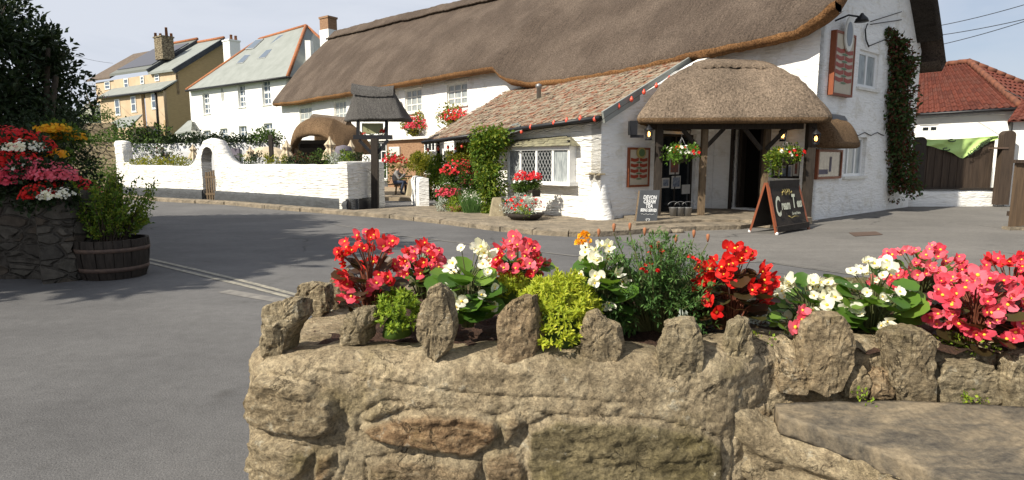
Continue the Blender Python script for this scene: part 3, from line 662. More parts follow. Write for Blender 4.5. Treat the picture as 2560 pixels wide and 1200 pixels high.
for (x0, x1) in ((bs0 + (bs1 - bs0) * .26, bs0 + (bs1 - bs0) * .49), (bs0 + (bs1 - bs0) * .52, bs0 + (bs1 - bs0) * .755), (bs0 + (bs1 - bs0) * .78, bs1 - .04)):
    L = x1 - x0; H = bz1 - bz0; k = -H * .62
    while k < L:
        for sg in (0, 1):
            dx = H * .62; t0 = max(0, -k / dx); t1 = min(1, (L - k) / dx)
            if t0 < t1:
                za, zb2 = (bz0 + H * t0, bz0 + H * t1) if sg else (bz1 - H * t0, bz1 - H * t1)
                l.bar(E.pt(x0 + k + dx * t0, za, D - .03), E.pt(x0 + k + dx * t1, zb2, D - .03), .013)
        k += .115
l.build("lead_lattice", m_lead, bw)
h_ = MB(); Z = bz1 + .09; A0, A1 = E.pt(bs0 - .14, Z, D + .12), E.pt(bs1 + .14, Z, D + .12); B0, B1 = E.pt(bs0 + .22, Z + .26, 0.0), E.pt(bs1 - .1, Z + .20, 0.0)
rnd_quad_tiles(h_, A0, A1, B0, B1, 4, 12, .015); C0 = E.pt(bs0 - .14, Z, 0); h_.add([A0, C0, B0], [(0, 1, 2)]); h_.add([A0, A1, E.pt(bs1 + .14, Z, 0), C0], [(0, 1, 2, 3)]); h_.build("hood", mat("lichened_slate", (.27, .25, .16), .9, (.15, .14, .10), 9), bw)
# loose stone ledge on the corner (old corbel)
mb = MB(); cp = E.pt(.18, 1.18, .10)
for i in range(9): mb.box(cp + M.u * rnd.uniform(-.22, .2) + Vector((rnd.uniform(-.02, .22), 0, rnd.uniform(-.02, .02))), (rnd.uniform(.06, .14), .10, .03), rnd.uniform(0, 3))
mb.build("stone_ledge", m_staddle, inn)
# ground-floor brick bay with white fascia, left of the lean-to
MBk = M.off(.35); bk = pxhole(MBk, 962, 1062, 352, 500)
mb = MB(); b0, b1 = bk[0], bk[1] + 3.2
mb.wbox(M, b0, bk[0] + (bk[1] - bk[0]) * .92, 0, bk[3] + .05, -.05, .35); mb.build("brick_bay", m_brick, inn)
window(inn, MBk, (bk[0] - .95, bk[0] - .02, bk[3] - 1.5, bk[3]), 3, 3, .07, -.02, m_glass, m_upvc)
window(inn, MBk, (bk[0] + (bk[1] - bk[0]) * .93, bk[0] + (bk[1] - bk[0]) * .93 + 1.7, bk[3] - 1.9, bk[3]), 3, 4, .07, -.02, m_glass, m_upvc)
mb = MB(); mb.wbox(M, b0 - 1.1, b1, bk[3] + .05, bk[3] + .16, -.05, .55); mb.build("flat_fascia", m_sill, inn)

# ---- thatched caps (porch, well roof, garden shelter, little hood)
def lerp_loop(a, b, t): return [p.lerp(q, t) for p, q in zip(a, b)]
def thatch_cap(mb, basep, ridgep, bulge, th=.22, inset=.35, rows=14, matE=1, ns=.04, rise=.3, rim=.06, seed=1):
    n = len(basep); ctr = sum(basep, Vector()) / n; R_ = []; uv = []
    per = [0]
    for i in range(n): per.append(per[-1] + (basep[(i + 1) % n] - basep[i]).length)
    inw = [(ctr - p).normalized() for p in basep]
    R_.append([p + i_ * inset + Vector((0, 0, rise - th)) for p, i_ in zip(basep, inw)])
    R_.append([p + i_ * .10 + Vector((0, 0, -th)) for p, i_ in zip(basep, inw)])
    R_.append([p + Vector((0, 0, -th * .85 + .035 * nz(p, 6, 3) + .02 * nz(p, 17, 5))) for p in basep]); R_.append([p - i_ * rim + Vector((0, 0, -th * .35)) for p, i_ in zip(basep, inw)])
    for k in range(rows + 1):
        t = k / rows; row = []
        for p, q, i_ in zip(basep, ridgep, inw):
            v = p.lerp(q, t); h = (q - p).length; v = v - i_ * bulge * math.sin(math.pi * t) * .55 * h + Vector((0, 0, bulge * math.sin(math.pi * min(1, t * 1.0)) * h * .9))
            row.append(v + Vector((nz(v, 1.7, seed), nz(v, 1.7, seed + 2), nz(v, 2.5, seed + 5))) * ns + (Vector((nz(v, 8, 1), nz(v, 8, 2), nz(v, 8, 3))) * .03 if n > 100 else Vector()))
        R_.append(row)
    for k, r_ in enumerate(R_): uv.append([(per[i], k * .15) for i in range(n)])
    mb.grid(R_, 0, True, True, uvs=uv, matfn=lambda i, j: matE if i < 3 else 0)
def rect_loop(A, B, C, D, n=14, rd=.25, sag=0):
    """rounded rectangle loop A->B->C->D with n points a side"""
    out = []; cs = [A, B, C, D]
    for i in range(4):
        p, q = cs[i], cs[(i + 1) % 4]
        for k in range(n):
            t = k / n; v = p.lerp(q, t); e = min(t, 1 - t) * (q - p).length
            if e < rd:
                c_ = (A + B + C + D) / 4; v = v + (c_ - v).normalized() * (rd - e) ** 2 / (rd * 1.6)
            out.append(v)
    return out
def ridge_loop(A, B, n=14, wd=.06, back=Vector((0, 1, 0))):
    f = []
    for k in range(n): f.append(A.lerp(B, k / n) - back * wd)
    f += [B - back * wd + back * (2 * wd * k / n) for k in range(n)]
    f += [B.lerp(A, k / n) + back * wd for k in range(n)]; f += [A + back * wd - back * (2 * wd * k / n) for k in range(n)]
    return f
pf0, pf1 = P(1592, 290, 14.0), P(2088, 282, 13.7); zf = (pf0.z + pf1.z) / 2; pf0.z = pf1.z = zf
pb0, pb1 = Vector((3.9, 17.0, zf)), Vector((8.2, 17.2, zf)); pb0 = pf0 + Vector((.9, 2.6, 0)); pb1 = pf1 + Vector((.2, 2.0, 0))
rd0, rd1 = P(1752, 156, 15.5), P(1912, 160, 15.4)
bl = rect_loop(pf0, pf1, pb1, pb0, 50); rl = ridge_loop(rd0, rd1, 50)
mb = MB(); thatch_cap(mb, bl, rl, .085, .20, .4, 16, 1, .03, .25, .04); mb.grid([lerp_loop(bl, rl, 1), [((rd0 + rd1) / 2)] * len(rl)], 0, False, True)
po = mb.build("porch_roof", [m_thatch_p, m_thatch_b], inn)
mb = MB(); rows = [[], [], [], []]
for i in range(41):
    t = i / 40; c_ = (rd0 - Vector((.22, 0, -.02))).lerp(rd1 + Vector((.25, 0, 0)), t); ed = .045 * abs(math.sin(i * .8)); hh = -.12 * (2 * t - 1) ** 4
    c_ = c_ + Vector((0, 0, hh))
    rows[0].append(c_ + Vector((0, -.46, -.16 - ed))); rows[1].append(c_ + Vector((0, -.47, -.09 - ed))); rows[2].append(c_ + Vector((0, -.08, .075))); rows[3].append(c_ + Vector((0, .4, -.1)))
mb.grid(rows, 0, True, uvs=[[(i * .15, q * .3) for i in range(41)] for q in range(4)]); mb.build("porch_ridge_cap", m_thatch_p, inn)
def post(px, ytop, ybase, dep, wd, mt, name="porch_post"):
    b = P(px, ybase, dep); t = P(px, ytop, dep); t.x = b.x + rnd.uniform(-.02, .02); mb = MB(); n = 7; rows = []
    for k in range(n + 1):
        c_ = b.lerp(t, k / n) + Vector((rnd.uniform(-.008, .008), 0, 0)); h = wd / 2
        rows.append([c_ + Vector((x * h, y * h, 0)) for x, y in ((-1, -1), (0, -1.05), (1, -1), (1, 1), (-1, 1))])
    mb.grid(rows, 0, False, True); mb.add(rows[-1], [(0, 1, 2, 3, 4)]); return mb.build(name, mt, inn)
post(1751, 302, 556, 14.55, .14, m_wood); post(1905, 302, 549, 14.75, .13, m_wood); post(1641, 302, 562, 14.45, .16, m_timber); post(2013, 302, 562, 14.25, .18, m_timber)
mb = MB(); zt = zf - .22
mb.bar(Vector((pf0.x + .35, 14.5, zt)), Vector((pf1.x - .4, 14.35, zt)), .14, .16); mb.bar(Vector((pf0.x + .40, 14.5, zt)), Vector((4.6, 16.2, zt)), .12, .14); mb.bar(Vector((pf1.x - .55, 14.3, zt)), Vector((pf1.x - .4, 15.2, zt)), .12, .14)
for px in (1751, 1905):
    x = P(px, 400, 14.6).x
    for sg in (-1, 1): mb.bar(Vector((x + sg * .06, 14.55, zt - .55)), Vector((x + sg * .5, 14.5, zt - .06)), .07, .09)
mb.build("porch_beam", m_timber, inn)
mb = MB(); fl = [G(1590, 578, .0), G(1660, 573, 0), G(1755, 568, 0), G(1850, 568, 0), G(1925, 572, 0), G(2030, 562, 0)]; bk_ = [p + Vector((.1, 3.4, 0)) for p in reversed(fl)]
mb.prism([p + Vector((0, 0, .02)) for p in fl + bk_], (0, 0, .15)); mb.build("porch_step", m_pave, inn)
# door, dark shop window with posters
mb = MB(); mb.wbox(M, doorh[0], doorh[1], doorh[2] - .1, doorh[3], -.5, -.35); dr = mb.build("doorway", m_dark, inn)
mb = MB(); mb.wbox(M, doorh[0] - .09, doorh[0], .1, doorh[3] + .08, -.05, .04); mb.wbox(M, doorh[1], doorh[1] + .09, .1, doorh[3] + .08, -.05, .04); mb.wbox(M, doorh[0], doorh[1], doorh[3], doorh[3] + .08, -.05, .039); mb.build("door_frame", m_timber, inn)
mb = MB(); mb.wbox(M, doorh[1] - .16, doorh[1] - .06, .12, doorh[3] - .02, -.9, -.12); mb.build("open_door", m_timber, inn)
window(inn, M, pwin, 2, 1, .05, .08, m_glass, m_timber, False)
ew = window(inn, EE, ewin, 2, 1, .06, .10, m_glass, m_timber, False)

# ================================================================== NEIGHBOURING HOUSES
def ground_at(W, s): p = W.pt(s, 0); return terr(p.x, p.y)
vr = P(720, 300, 46); vl = P(478, 300, 54.5)
V = Wall((vr.x, vr.y), (vl.x - vr.x, vl.y - vr.y)); Lv = (Vector((vl.x, vl.y, 0)) - Vector((vr.x, vr.y, 0))).length
zc = (V.hit(722, 186)[1] + V.hit(478, 230)[1]) / 2
hs = thing("white_house", "two-storey white rendered house with grey hipped slate roof and four skylights", "house", (vr.x, vr.y, 2.2))
vtop = [pxhole(V, 507, 524, 232, 285), pxhole(V, 595, 613, 212, 268), pxhole(V, 655, 676, 198, 262)]
vbot = [pxhole(V, 510, 528, 326, 372), pxhole(V, 552, 570, 321, 372), pxhole(V, 598, 618, 315, 372), pxhole(V, 660, 682, 308, 365)]
mb = MB(); wall_panel(mb, V, 0, Lv, lambda s: 1.5, lambda s: zc, vtop + vbot, .35, step=2)
Vs = Wall((vr.x, vr.y), (-V.n.x, -V.n.y), (-V.u.x, -V.u.y)); wall_panel(mb, Vs, 0.002, 7.5, lambda s: 1.5, lambda s: zc, [], .3, step=2, out=-.002)
mb.wbox(V, .35, Lv, 1.5, zc - .1, -7.5, -7.2); mb.wbox(V, Lv - .3, Lv, 1.5, zc - .1, -7.19, -.36); mb.build("wall", m_white2, hs)
for h in vtop + vbot: window(hs, V, h, 2, 4, .10, .16, m_glassb, m_upvc)
# blank recess between the upper windows
h = pxhole(V, 551, 561, 222, 252); mb = MB(); c_ = V.pt((h[0] + h[1]) / 2, (h[2] + h[3]) / 2, .02)
mb.add([c_ + V.u * (math.cos(a) * .22) + Vector((0, 0, math.sin(a) * .55)) for a in [k * math.pi / 8 for k in range(16)]], [tuple(range(16))]); mb.build("oval_plaque", mat("plaque", (.45, .45, .42), .8), hs)
Ve = V.off(.35); Vr = V.off(-3.75)
EL = Ve.hit(466, 231); ER = Ve.hit(717, 184); ze_ = zc - .02; RL = Vr.hit(651, 97); RR = Vr.hit(765, 64); zr_ = (RL[1] + RR[1]) / 2
eL = Ve.pt(EL[0], ze_); eR = Ve.pt(ER[0] - .1, ze_); rL = Vr.pt(RL[0], RL[1]); rR = Vr.pt(RR[0], RR[1]); bL = V.pt(EL[0], ze_, -7.85); bR = V.pt(ER[0] - .1, ze_, -7.85)
mb = MB(); mb.add([eL, eR, rR, rL, bL, bR], [(0, 1, 2, 3), (1, 5, 2), (4, 0, 3), (5, 4, 3, 2)]); mb.add([p - Vector((0, 0, .12)) for p in (eL, eR, bR, bL)], [(0, 1, 2, 3)])
for a, b in ((eL, eR), (eR, bR), (bR, bL), (bL, eL)): mb.add([a, b, b - Vector((0, 0, .12)), a - Vector((0, 0, .12))], [(0, 1, 2, 3)])
rf = mb.build("roof", m_slate_l, hs)
mb = MB(); 
for a, b in ((eL, rL), (rL, rR), (rR, eR), (rR, bR)): mb.tube([a, b], .13, 6)
mb.build("ridge_tiles", m_ridge, rf)
mb = MB(); mb.tube([eL + V.n * .05 - Vector((0, 0, .08)), eR + V.n * .05 - Vector((0, 0, .08))], .09, 6); mb.tube([eR + V.n * .05 - Vector((0, 0, .08)), bR - Vector((0, 0, .08))], .09, 6); mb.build("gutter", m_black, hs)
rn = (eR - eL).cross(rL - eL).normalized()
def skylight(pxs):
    q = [PL(a, b, eL, rn) for a, b in pxs]; nn = rn if rn.z > 0 else -rn
    f = MB(); f.prism([p + nn * .02 for p in q], nn * .10); fo = f.build("skylight", m_lead, hs)
    c_ = sum(q, Vector()) / 4; g_l = MB(); g_l.prism([p.lerp(c_, .16) + nn * .115 for p in q], nn * .02); g_l.build("pane", m_glassb, fo)
for q in ([(615, 126), (636, 124), (661, 99), (643, 101)], [(673, 117), (694, 114), (719, 87), (701, 90)], [(592, 162), (610, 160), (631, 138), (615, 139)], [(646, 150), (665, 147), (686, 124), (669, 127)]): skylight(q)
# small slate outhouse against its left end
mb = MB(); a, b, c, d = P(436, 333, 53), P(478, 326, 52), P(480, 300, 54), P(470, 302, 55)
mb.prism([a, b, c, d], (0, 0, -.12)); so_ = mb.build("porch_roof", m_slate_l, hs); mb = MB(); mb.prism([P(441, 350, 53.2), P(478, 350, 52.3), P(478, 326, 52.3), P(441, 333, 53.2)], (0, 1.5, 0)); mb.build("porch_wall", m_white2, hs)
def chimney_stack(root, px0, px1, y0, y1, dep, mt, ybase, mb_t=None, ysplit=None, dp=.8, pots=()):
    a = P(px0, y1, dep); b = P(px1, y1, dep); top = P((px0 + px1) / 2, y0, dep).z; bot = P((px0 + px1) / 2, ybase, dep).z
    rzq = math.atan2(V.u.y, V.u.x); c_ = (a + b) / 2; wd = (b.x - a.x) * .80
    mid = P((px0 + px1) / 2, ysplit, dep).z if ysplit else bot
    mb = MB(); mb.box((c_.x, c_.y, (mid + top) / 2), (wd, dp, top - mid), rzq); mb.box((c_.x, c_.y, top - .08), (wd * 1.12, dp * 1.12, .14), rzq); o = mb.build("chimney", mt, root)
    if ysplit: mb = MB(); mb.box((c_.x, c_.y, (mid + bot) / 2 - .001), (wd * 1.04, dp * 1.04, mid - bot), rzq); mb.build("chimney_base", mb_t, root)
    for k, (t, hgt) in enumerate(pots):
        q = MB(); q.lathe((a.x + (b.x - a.x) * t, c_.y, top), [(.15, 0), (.12, hgt), (.16, hgt), (.10, hgt + .05)], 9); q.build("chimney_pot", m_terra, o)
chimney_stack(inn, 801, 842, 43, 78, 46.5, m_brick, 130, m_white2, 76)
mb = MB(); mb.box(P(774, 135, 47.5) + Vector((0, 0, 0)), (.42, .7, 1.9)); mb.build("chimney_stub", m_white2, hs)

# tan rendered terrace with a brick gable
tr, tl = P(413, 300, 60), P(262, 300, 67); T = Wall((tr.x, tr.y), (tl.x - tr.x, tl.y - tr.y)); TG = Wall((tr.x, tr.y), (-T.n.x, -T.n.y), (-T.u.x, -T.u.y))
th_ = thing("tan_terrace", "ochre rendered terrace of tall houses with slate roofs and a brick chimney stack", "house", (tr.x, tr.y, 3.5))
def TGp(px, py, o=0): s, z = TG.hit(px, py, o); return TG.pt(s, z, o)
A = TGp(560, 101, .3); Fv = TGp(434, 178, .3)
def par(p, px, py, W=T):
    n = W.n; q = PL(px, py, p, n); return q
# gable wall
gp = [(413, 345), (413, 226), (440, 206), (440, 182), (557, 108), (700, 190), (700, 345)]
mb = MB(); mb.prism([TGp(a, b) for a, b in gp], T.u * .3); mb.build("gable_wall", m_tand, th_)
# main roof: brown part at the far left, slate, dark panels
R0 = par(A, 334, 141); L0 = par(Fv, 217, 207)
def rq(t0, t1, v0=0, v1=1):
    bot = lambda t: Fv.lerp(L0, t); top = lambda t: A.lerp(R0, t); f_ = lambda t, v: bot(t).lerp(top(t), v)
    return [f_(t0, v0), f_(t1, v0), f_(t1, v1), f_(t0, v1)]
upn = Vector((0, 0, 1))
def slab(q, th, mt, name, lift=0): mb = MB(); mb.prism([p + upn * lift for p in q], upn * th); return mb.build(name, mt, th_)
sa = .26; sb = .70
slab(rq(0, sa), .22, m_slate_l, "roof", .0); slab(rq(sa, sb), .25, m_slate, "roof", .35); slab(rq(sb, 1), .2, m_brownroof, "roof", .1)
slab(rq(sa + .02, sb - .02, .12, .86), .06, m_panel, "solar_panel", .64)
mb = MB(); q = rq(0, .01); mb.bar(q[0], q[3], .25, .45); q = rq(sa, sa + .01); mb.bar(q[0] + upn * .3, q[3] + upn * .3, .25, .5); mb.build("verge_board", m_slate_d, th_)
mb = MB(); mb.tube([A + upn * .28, A.lerp(R0, sa) + upn * .28], .16, 6); mb.tube([A.lerp(R0, sa) + upn * .66, A.lerp(R0, sb) + upn * .66], .16, 6); mb.build("ridge_tiles", m_ridge, th_)
mb = MB(); bk1 = A + Vector((5, 6, -3.5)); bk0 = R0 + Vector((5, 6, -3.5)); mb.add([A, R0, bk0, bk1], [(0, 1, 2, 3)]); mb.build("back_roof", m_slate_d, th_)
# upper wall set back, pent roof, lower wall
up_p = TGp(440, 206); U = Wall((up_p.x, up_p.y), (T.u.x, T.u.y), (T.n.x, T.n.y)); sU = U.s_at(262)
uz = U.hit(440, 184)[1]; uzb = U.hit(440, 210)[1]
uwn = [pxhole(U, 388, 399, 185, 203), pxhole(U, 352, 361, 190, 210), pxhole(U, 311, 322, 196, 221), pxhole(U, 263, 276, 203, 224)]
mb = MB(); wall_panel(mb, U, 0, sU + .6, lambda s: uzb - 1, lambda s: uz + .3, [], .3, step=3); mb.build("upper_wall", m_tan, th_)
for h in uwn: window(th_, U, h, 1, 2, .12, -.07, m_glassb, m_upvc, False)
lz = T.hit(413, 226)[1]; sT = T.s_at(262)
mb = MB(); sl_ = T.s_at(366); sl2 = T.s_at(375); wall_panel(mb, T, 0, sl2, lambda s: 2.5, lambda s: lz, [], .3, step=3); wall_panel(mb, T, sl_ + .05, sT, lambda s: 2.5, lambda s: lz, [], .3, step=3, out=.0)
mb.wbox(T, sl2, sl_ + .05, 2.5, lz, -.9, -.6); mb.build("lower_wall", m_tan, th_)
for q in ((289, 301, 248, 288), (329, 341, 240, 280), (380, 392, 232, 272), (387, 397, 322, 334)): window(th_, T, pxhole(T, *q), 1, 2, .12, -.07, m_glassb, m_upvc)
mb = MB(); p0 = T.pt(-.3, lz - .05, .35); p1 = T.pt(T.s_at(265), lz - .05, .35); p2 = U.pt(T.s_at(265), uzb + .25, .02); p3 = U.pt(-.3, uzb + .25, .02); mb.prism([p0, p1, p2, p3], (0, 0, .15)); mb.build("pent_roof", m_slate_l, th_)
mb = MB(); mb.tube([T.pt(T.s_at(404), lz, .1), T.pt(T.s_at(404), 3, .1)], .10, 6); mb.tube([p0, p1], .12, 6); mb.build("drainpipe", m_black, th_)
lean = [P(250, 325, 59), P(328, 318, 57), P(356, 290, 60), P(300, 300, 63)]
mb = MB(); mb.prism(lean, (0, 0, .18)); mb.build("lean_to_roof", m_slate_l, th_)
mb = MB(); a, b = P(262, 352, 58.6), P(326, 352, 57.2); W_ = Wall((b.x, b.y), (a.x - b.x, a.y - b.y)); Lq = (a - b).length; wall_panel(mb, W_, 0, Lq, lambda s: 2.0, lambda s: W_.hit(300, 321)[1], [], 1.2, step=3); mb.build("lean_to_wall", m_tan, th_)
window(th_, W_, pxhole(W_, 272, 292, 326, 348), 2, 1, .2, -.07, m_glassb, m_upvc)
chimney_stack(th_, 387, 436, 92, 130, 65, rubble("chimney_stone", [(.22, .18, .12), (.30, .25, .17)], (.10, .08, .06), 3), 150, dp=1.2, pots=((.1, .35), (.35, .3), (.66, .9), (.9, .3)))
chimney_stack(hs, 562, 600, 101, 150, 62, m_white2, 200, dp=1.1, pots=((.5, .5), (.8, .4)))
# far gable roof at the extreme left
fh = thing("distant_bungalow", "pale roof of a distant bungalow half hidden by the hedge left of the terrace", "house", P(215, 290, 90))
mb = MB(); a, b, c, d = P(190, 292, 90), P(236, 292, 88), P(214, 258, 92), P(196, 268, 96); mb.add([a, b, c, a + Vector((0, 8, 0)), b + Vector((0, 8, 0)), c + Vector((0, 8, 0))], [(0, 1, 2), (0, 2, 5, 3), (1, 4, 5, 2), (3, 5, 4)]); mb.build("roof", mat("pale_roof", (.42, .40, .34), .9), fh)
mb = MB(); mb.box((a + b) / 2 + Vector((0, 4, -1.2)), (3.0, 6, 2.4)); mb.build("wall", m_white2, fh)

# red-tiled outbuilding on the right
o0, o1 = P(2262, 300, 24.5), P(2530, 300, 21.4); O = Wall((o1.x, o1.y), (o0.x - o1.x, o0.y - o1.y)); LO = (o0 - o1).length
ob = thing("outbuilding", "single-storey white outbuilding with a hipped red pantile roof behind the fence", "building", (o1.x, o1.y, 0))
zo = (O.hit(2525, 272)[1] + O.hit(2270, 291)[1]) / 2; ow = pxhole(O, 2299, 2346, 312, 332)
mb = MB(); wall_panel(mb, O, 0, LO + 3, lambda s: 0, lambda s: zo, [ow], .25, step=2); Os = Wall((o1.x, o1.y), (-O.n.x, -O.n.y), (-O.u.x, -O.u.y)); wall_panel(mb, Os, .002, 6, lambda s: 0, lambda s: zo, [], .25, step=2, out=-.002); mb.build("wall", m_white2, ob)
wo = window(ob, O, ow, 2, 1, .09, .04, m_glass, m_upvc, False)
mb = MB(); mb.wbox(O, -.25, LO + 3, zo - .16, zo + .03, .002, .2); mb.build("fascia", m_sill, ob)
Oe = O.off(.3); Or = O.off(-3.0)
e_r = Oe.pt(-.3, zo + .03); e_l = Oe.pt(LO + 3, zo + .03); rr_ = Or.hit(2422, 158); r_r = Or.pt(rr_[0], rr_[1]); r_l = Or.pt(LO + 3, rr_[1]); b_r = O.pt(-.3, zo + .03, -6.3)
mb = MB(); rnd_quad_tiles(mb, e_r, e_l, r_r, r_l, 12, 34, .03, .05, .004)
# hip side
def tri_tiles(mb, a, b, apex, nr, nc, th=.03, curve=.05):
    for i in range(nr):
        t0 = i / nr; t1 = (i + 1) / nr; n2 = max(1, round(nc * (1 - t0)))
        for j in range(n2):
            p = [a.lerp(apex, t0).lerp(b.lerp(apex, t0), x) for x in (j / n2, (j + .97) / n2)]; q = [a.lerp(apex, t1).lerp(b.lerp(apex, t1), x) for x in (j / n2, (j + .97) / n2)]
            nn = (b - a).cross(apex - a).normalized(); nn = nn if nn.z > 0 else -nn
            m0 = p[0].lerp(p[1], .3) + nn * (th + curve); mb.add([p[0] + nn * th, m0, p[1] + nn * th, q[1], q[0].lerp(q[1], .3) + nn * curve, q[0], p[0], p[1]], [(0, 1, 4, 5), (1, 2, 3, 4), (6, 7, 2, 1, 0)])
tri_tiles(mb, e_r, b_r, r_r, 12, 16); orf = mb.build("pantile_roof", m_tile_r, ob)
mb = MB(); mb.add([e_r - upn * .04, e_l - upn * .04, r_l - upn * .04, r_r - upn * .04, b_r - upn * .04, r_r + Vector((3, 4, -2.4)), r_l + Vector((3, 4, -2.4))], [(0, 1, 2, 3), (4, 0, 3), (3, 2, 6, 5)]); mb.build("roof_boarding", m_tile_r, orf)
mb = MB()
for a, b in ((e_r, r_r), (r_r, r_l), (r_r, b_r)):
    n = int((b - a).length / .35); m_rt = MATS.get("aged_ridge") or mat("aged_ridge", (.20, .075, .042), .85, (.12, .05, .032), 6)
    for i in range(n): mb.tube([a.lerp(b, i / n) + upn * .06, a.lerp(b, (i + 1.05) / n) + upn * .10], [.12, .10], 7)
mb.build("ridge_tiles", m_rt, orf)
mb = MB(); mb.tube([e_r + O.n * .05 - upn * .04, e_l + O.n * .05 - upn * .04], .06, 6); mb.build("gutter", m_black, ob)
ob2 = thing("garage", "low white garage with a red tiled roof at the right edge behind the wooden gate", "building", P(2600, 420, 19))
a = P(2534, 300, 19.6); GA = Wall((a.x, a.y), (.77, -.64), (-.64, -.77)); mb = MB(); mb.wbox(GA, 0, 3.5, 0, 2.75, -4, 0); mb.build("wall", m_white2, ob2)
mb = MB(); rnd_quad_tiles(mb, GA.pt(3.8, 2.72, .3), GA.pt(-.15, 2.72, .3), GA.pt(3.8, 4.0, -2), GA.pt(.4, 4.0, -2), 9, 18, .03, .05, .004)
mb.add([GA.pt(-.15, 2.7, .3), GA.pt(3.8, 2.7, .3), GA.pt(3.8, 3.98, -2), GA.pt(.4, 3.98, -2), GA.pt(3.8, 2.7, -4.2), GA.pt(-.15, 2.7, -4.2)], [(0, 1, 2, 3), (3, 2, 4, 5), (0, 3, 5)]); mb.build("tiled_roof", m_tile_r, ob2)

# low wall, fence, posts, banner, gate on the right
l0, l1 = G(2180, 517), G(2492, 516); LW = Wall((l0.x, l0.y), (l1.x - l0.x, l1.y - l0.y)); LL = (l1 - l0).length
def lumpy_wall(W, s0, s1, zb, zt, th, name, mt, label, cat, n=60, rows=8, amp=.02, build=True, group=None, mb=None):
    mb = mb or MB(); R1 = []
    for i in range(n + 1):
        s = s0 + (s1 - s0) * i / n; a = zb(s); b = zt(s); col = []
        for k in range(rows + 1):
            z = a + (b - a) * k / rows; d = fb((s * .8, z * 3.4, 0), 2.4, 4) * amp * 1.1 + nz((s * 3, z * 11, 2)) * amp * .45; col.append(W.pt(s, z, d - (.03 if k == rows else 0)))
        col.append(W.pt(s, b + .02, -th / 2)); col.append(W.pt(s, b, -th)); col.append(W.pt(s, a, -th)); R1.append(col)
    mb.grid(R1, 0, True); mb.add(R1[0], [tuple(range(len(R1[0])))]); mb.add(R1[-1], [tuple(range(len(R1[-1])))[::-1]])
    if build: return fin(mb, name, mt, label, cat, group)
    return mb
lumpy_wall(LW, -.9, LL, lambda s: -.05, lambda s: .52 + .02 * math.sin(s * 2), .35, "low_wall", m_white, "low whitewashed wall under the dark board fence", "wall")
fe = thing("board_fence", "dark brown vertical board fence standing on the low white wall", "fence", LW.pt(LL / 2, .55, -.2))
mb = MB(); s = -.5; k = 0
while s < LL - .12:
    pp = LW.pt(s, 1); top = 2.16 - .04 * (k % 2) + (-.05 * math.sin(math.pi * s / LL)); mb.wbox(LW, s, s + .125, .60, top, -.22 - .012 * (k % 2), -.195 - .012 * (k % 2)); s += .13; k += 1
mb.build("boards", m_board, fe)
mb = MB(); mb.wbox(LW, -.7, LL + .02, .545, .60, -.34, .03); mb.wbox(LW, -.5, LL - .1, .9, 1.0, -.29, -.24); mb.wbox(LW, -.5, LL - .1, 1.8, 1.9, -.29, -.24); mb.build("rails", m_timber, fe)
def round_post(px, ytop, ybase, dep, wd, mt, nm="fence_post", parent=None, thk=.16):
    a = P(px - wd / 2, ybase, dep); b = P(px + wd / 2, ybase, dep); t = P(px, ytop, dep).z; W_ = b.x - a.x; r_ = W_ * .38; poly = [Vector((a.x, a.y, a.z)), Vector((b.x, a.y, a.z))]
    for k in range(9):
        an = math.pi * k / 8; poly.append(Vector(((a.x + b.x) / 2 + W_ / 2 * math.cos(an), a.y, t - r_ + r_ * math.sin(an))))
    mb = MB(); mb.prism(poly, (0, thk, 0)); return mb.build(nm, mt, parent)
round_post(2293, 342, 470, 19.4, 28, m_timber, parent=fe); 
gp_ = thing("gate_post", "stout round-topped wooden post at the right end of the low white wall", "post", P(2507, 512, 19.2))
round_post(2507, 326, 512, 19.2, 30, m_board, "post_shaft", gp_, .22); mb = MB(); c_ = P(2507, 326, 19.2); mb.box((c_.x, c_.y + .1, c_.z - .55), (.44, .26, .05)); mb.build("iron_strap", m_iron, gp_)
# banner
bn = thing("banner", "crumpled lime green banner draped over the board fence", "banner", LW.pt(LL * .5, 2.1, 0))
up_edge = [(2292, 346), (2330, 349), (2380, 348), (2430, 345), (2470, 341), (2498, 339)]; lo_edge = [(2300, 362), (2340, 368), (2380, 383), (2410, 397), (2450, 362), (2496, 347)]
mb = MB(); rows = []
for i in range(31):
    x = i / 30; rw = []
    ax = 2292 + 206 * x; uy = interp(up_edge, ax); t = x; lx = 2298 + 200 * x; ly = interp(lo_edge, lx)
    for k in range(11):
        v = k / 10; px_ = ax + (lx - ax) * v; py_ = uy + (ly - uy) * v; s_, z_ = LW.hit(px_, py_, -.12); rw.append(LW.pt(s_, z_, -.13 + .05 * math.sin(x * 21 + v * 6) * (.3 + v) + .03 * nz((x * 6, v * 5, 0))))
    rows.append(rw)
mb.grid(rows, 0, True); mb.build("cloth", m_banner, bn)
mb = MB(); s_, z_ = LW.hit(2452, 368, -.05); a_, b_ = LW.hit(2478, 350, -.05)
r_ = (LW.pt(a_, b_, 0) - LW.pt(s_, z_, 0)).normalized(); upv = r_.cross(Vector((0, -1, 0))).normalized(); upv = upv if upv.z > 0 else -upv
text_into(mb, "ADRENALIN", LW.pt(*LW.hit(2449, 367, -.03), -.03), r_, upv, .17, 0, 0, .004, 1.0); mb.build("lettering", m_ink, bn); mb = MB(); mb.tube([LW.pt(*LW.hit(2380 + 9 * math.cos(a), 351 + 3 * math.sin(a), -.05), -.05) for a in [k * .7 for k in range(8)]], .02, 5); mb.build("printed_ring", m_ink, bn); mb = MB(); mb.tube([LW.pt(*LW.hit(2366 + 9 * math.cos(a), 373 + 3 * math.sin(a), -.05), -.05) for a in [k * .7 for k in range(8)]], .02, 5); mb.build("printed_ring", m_ink, bn)
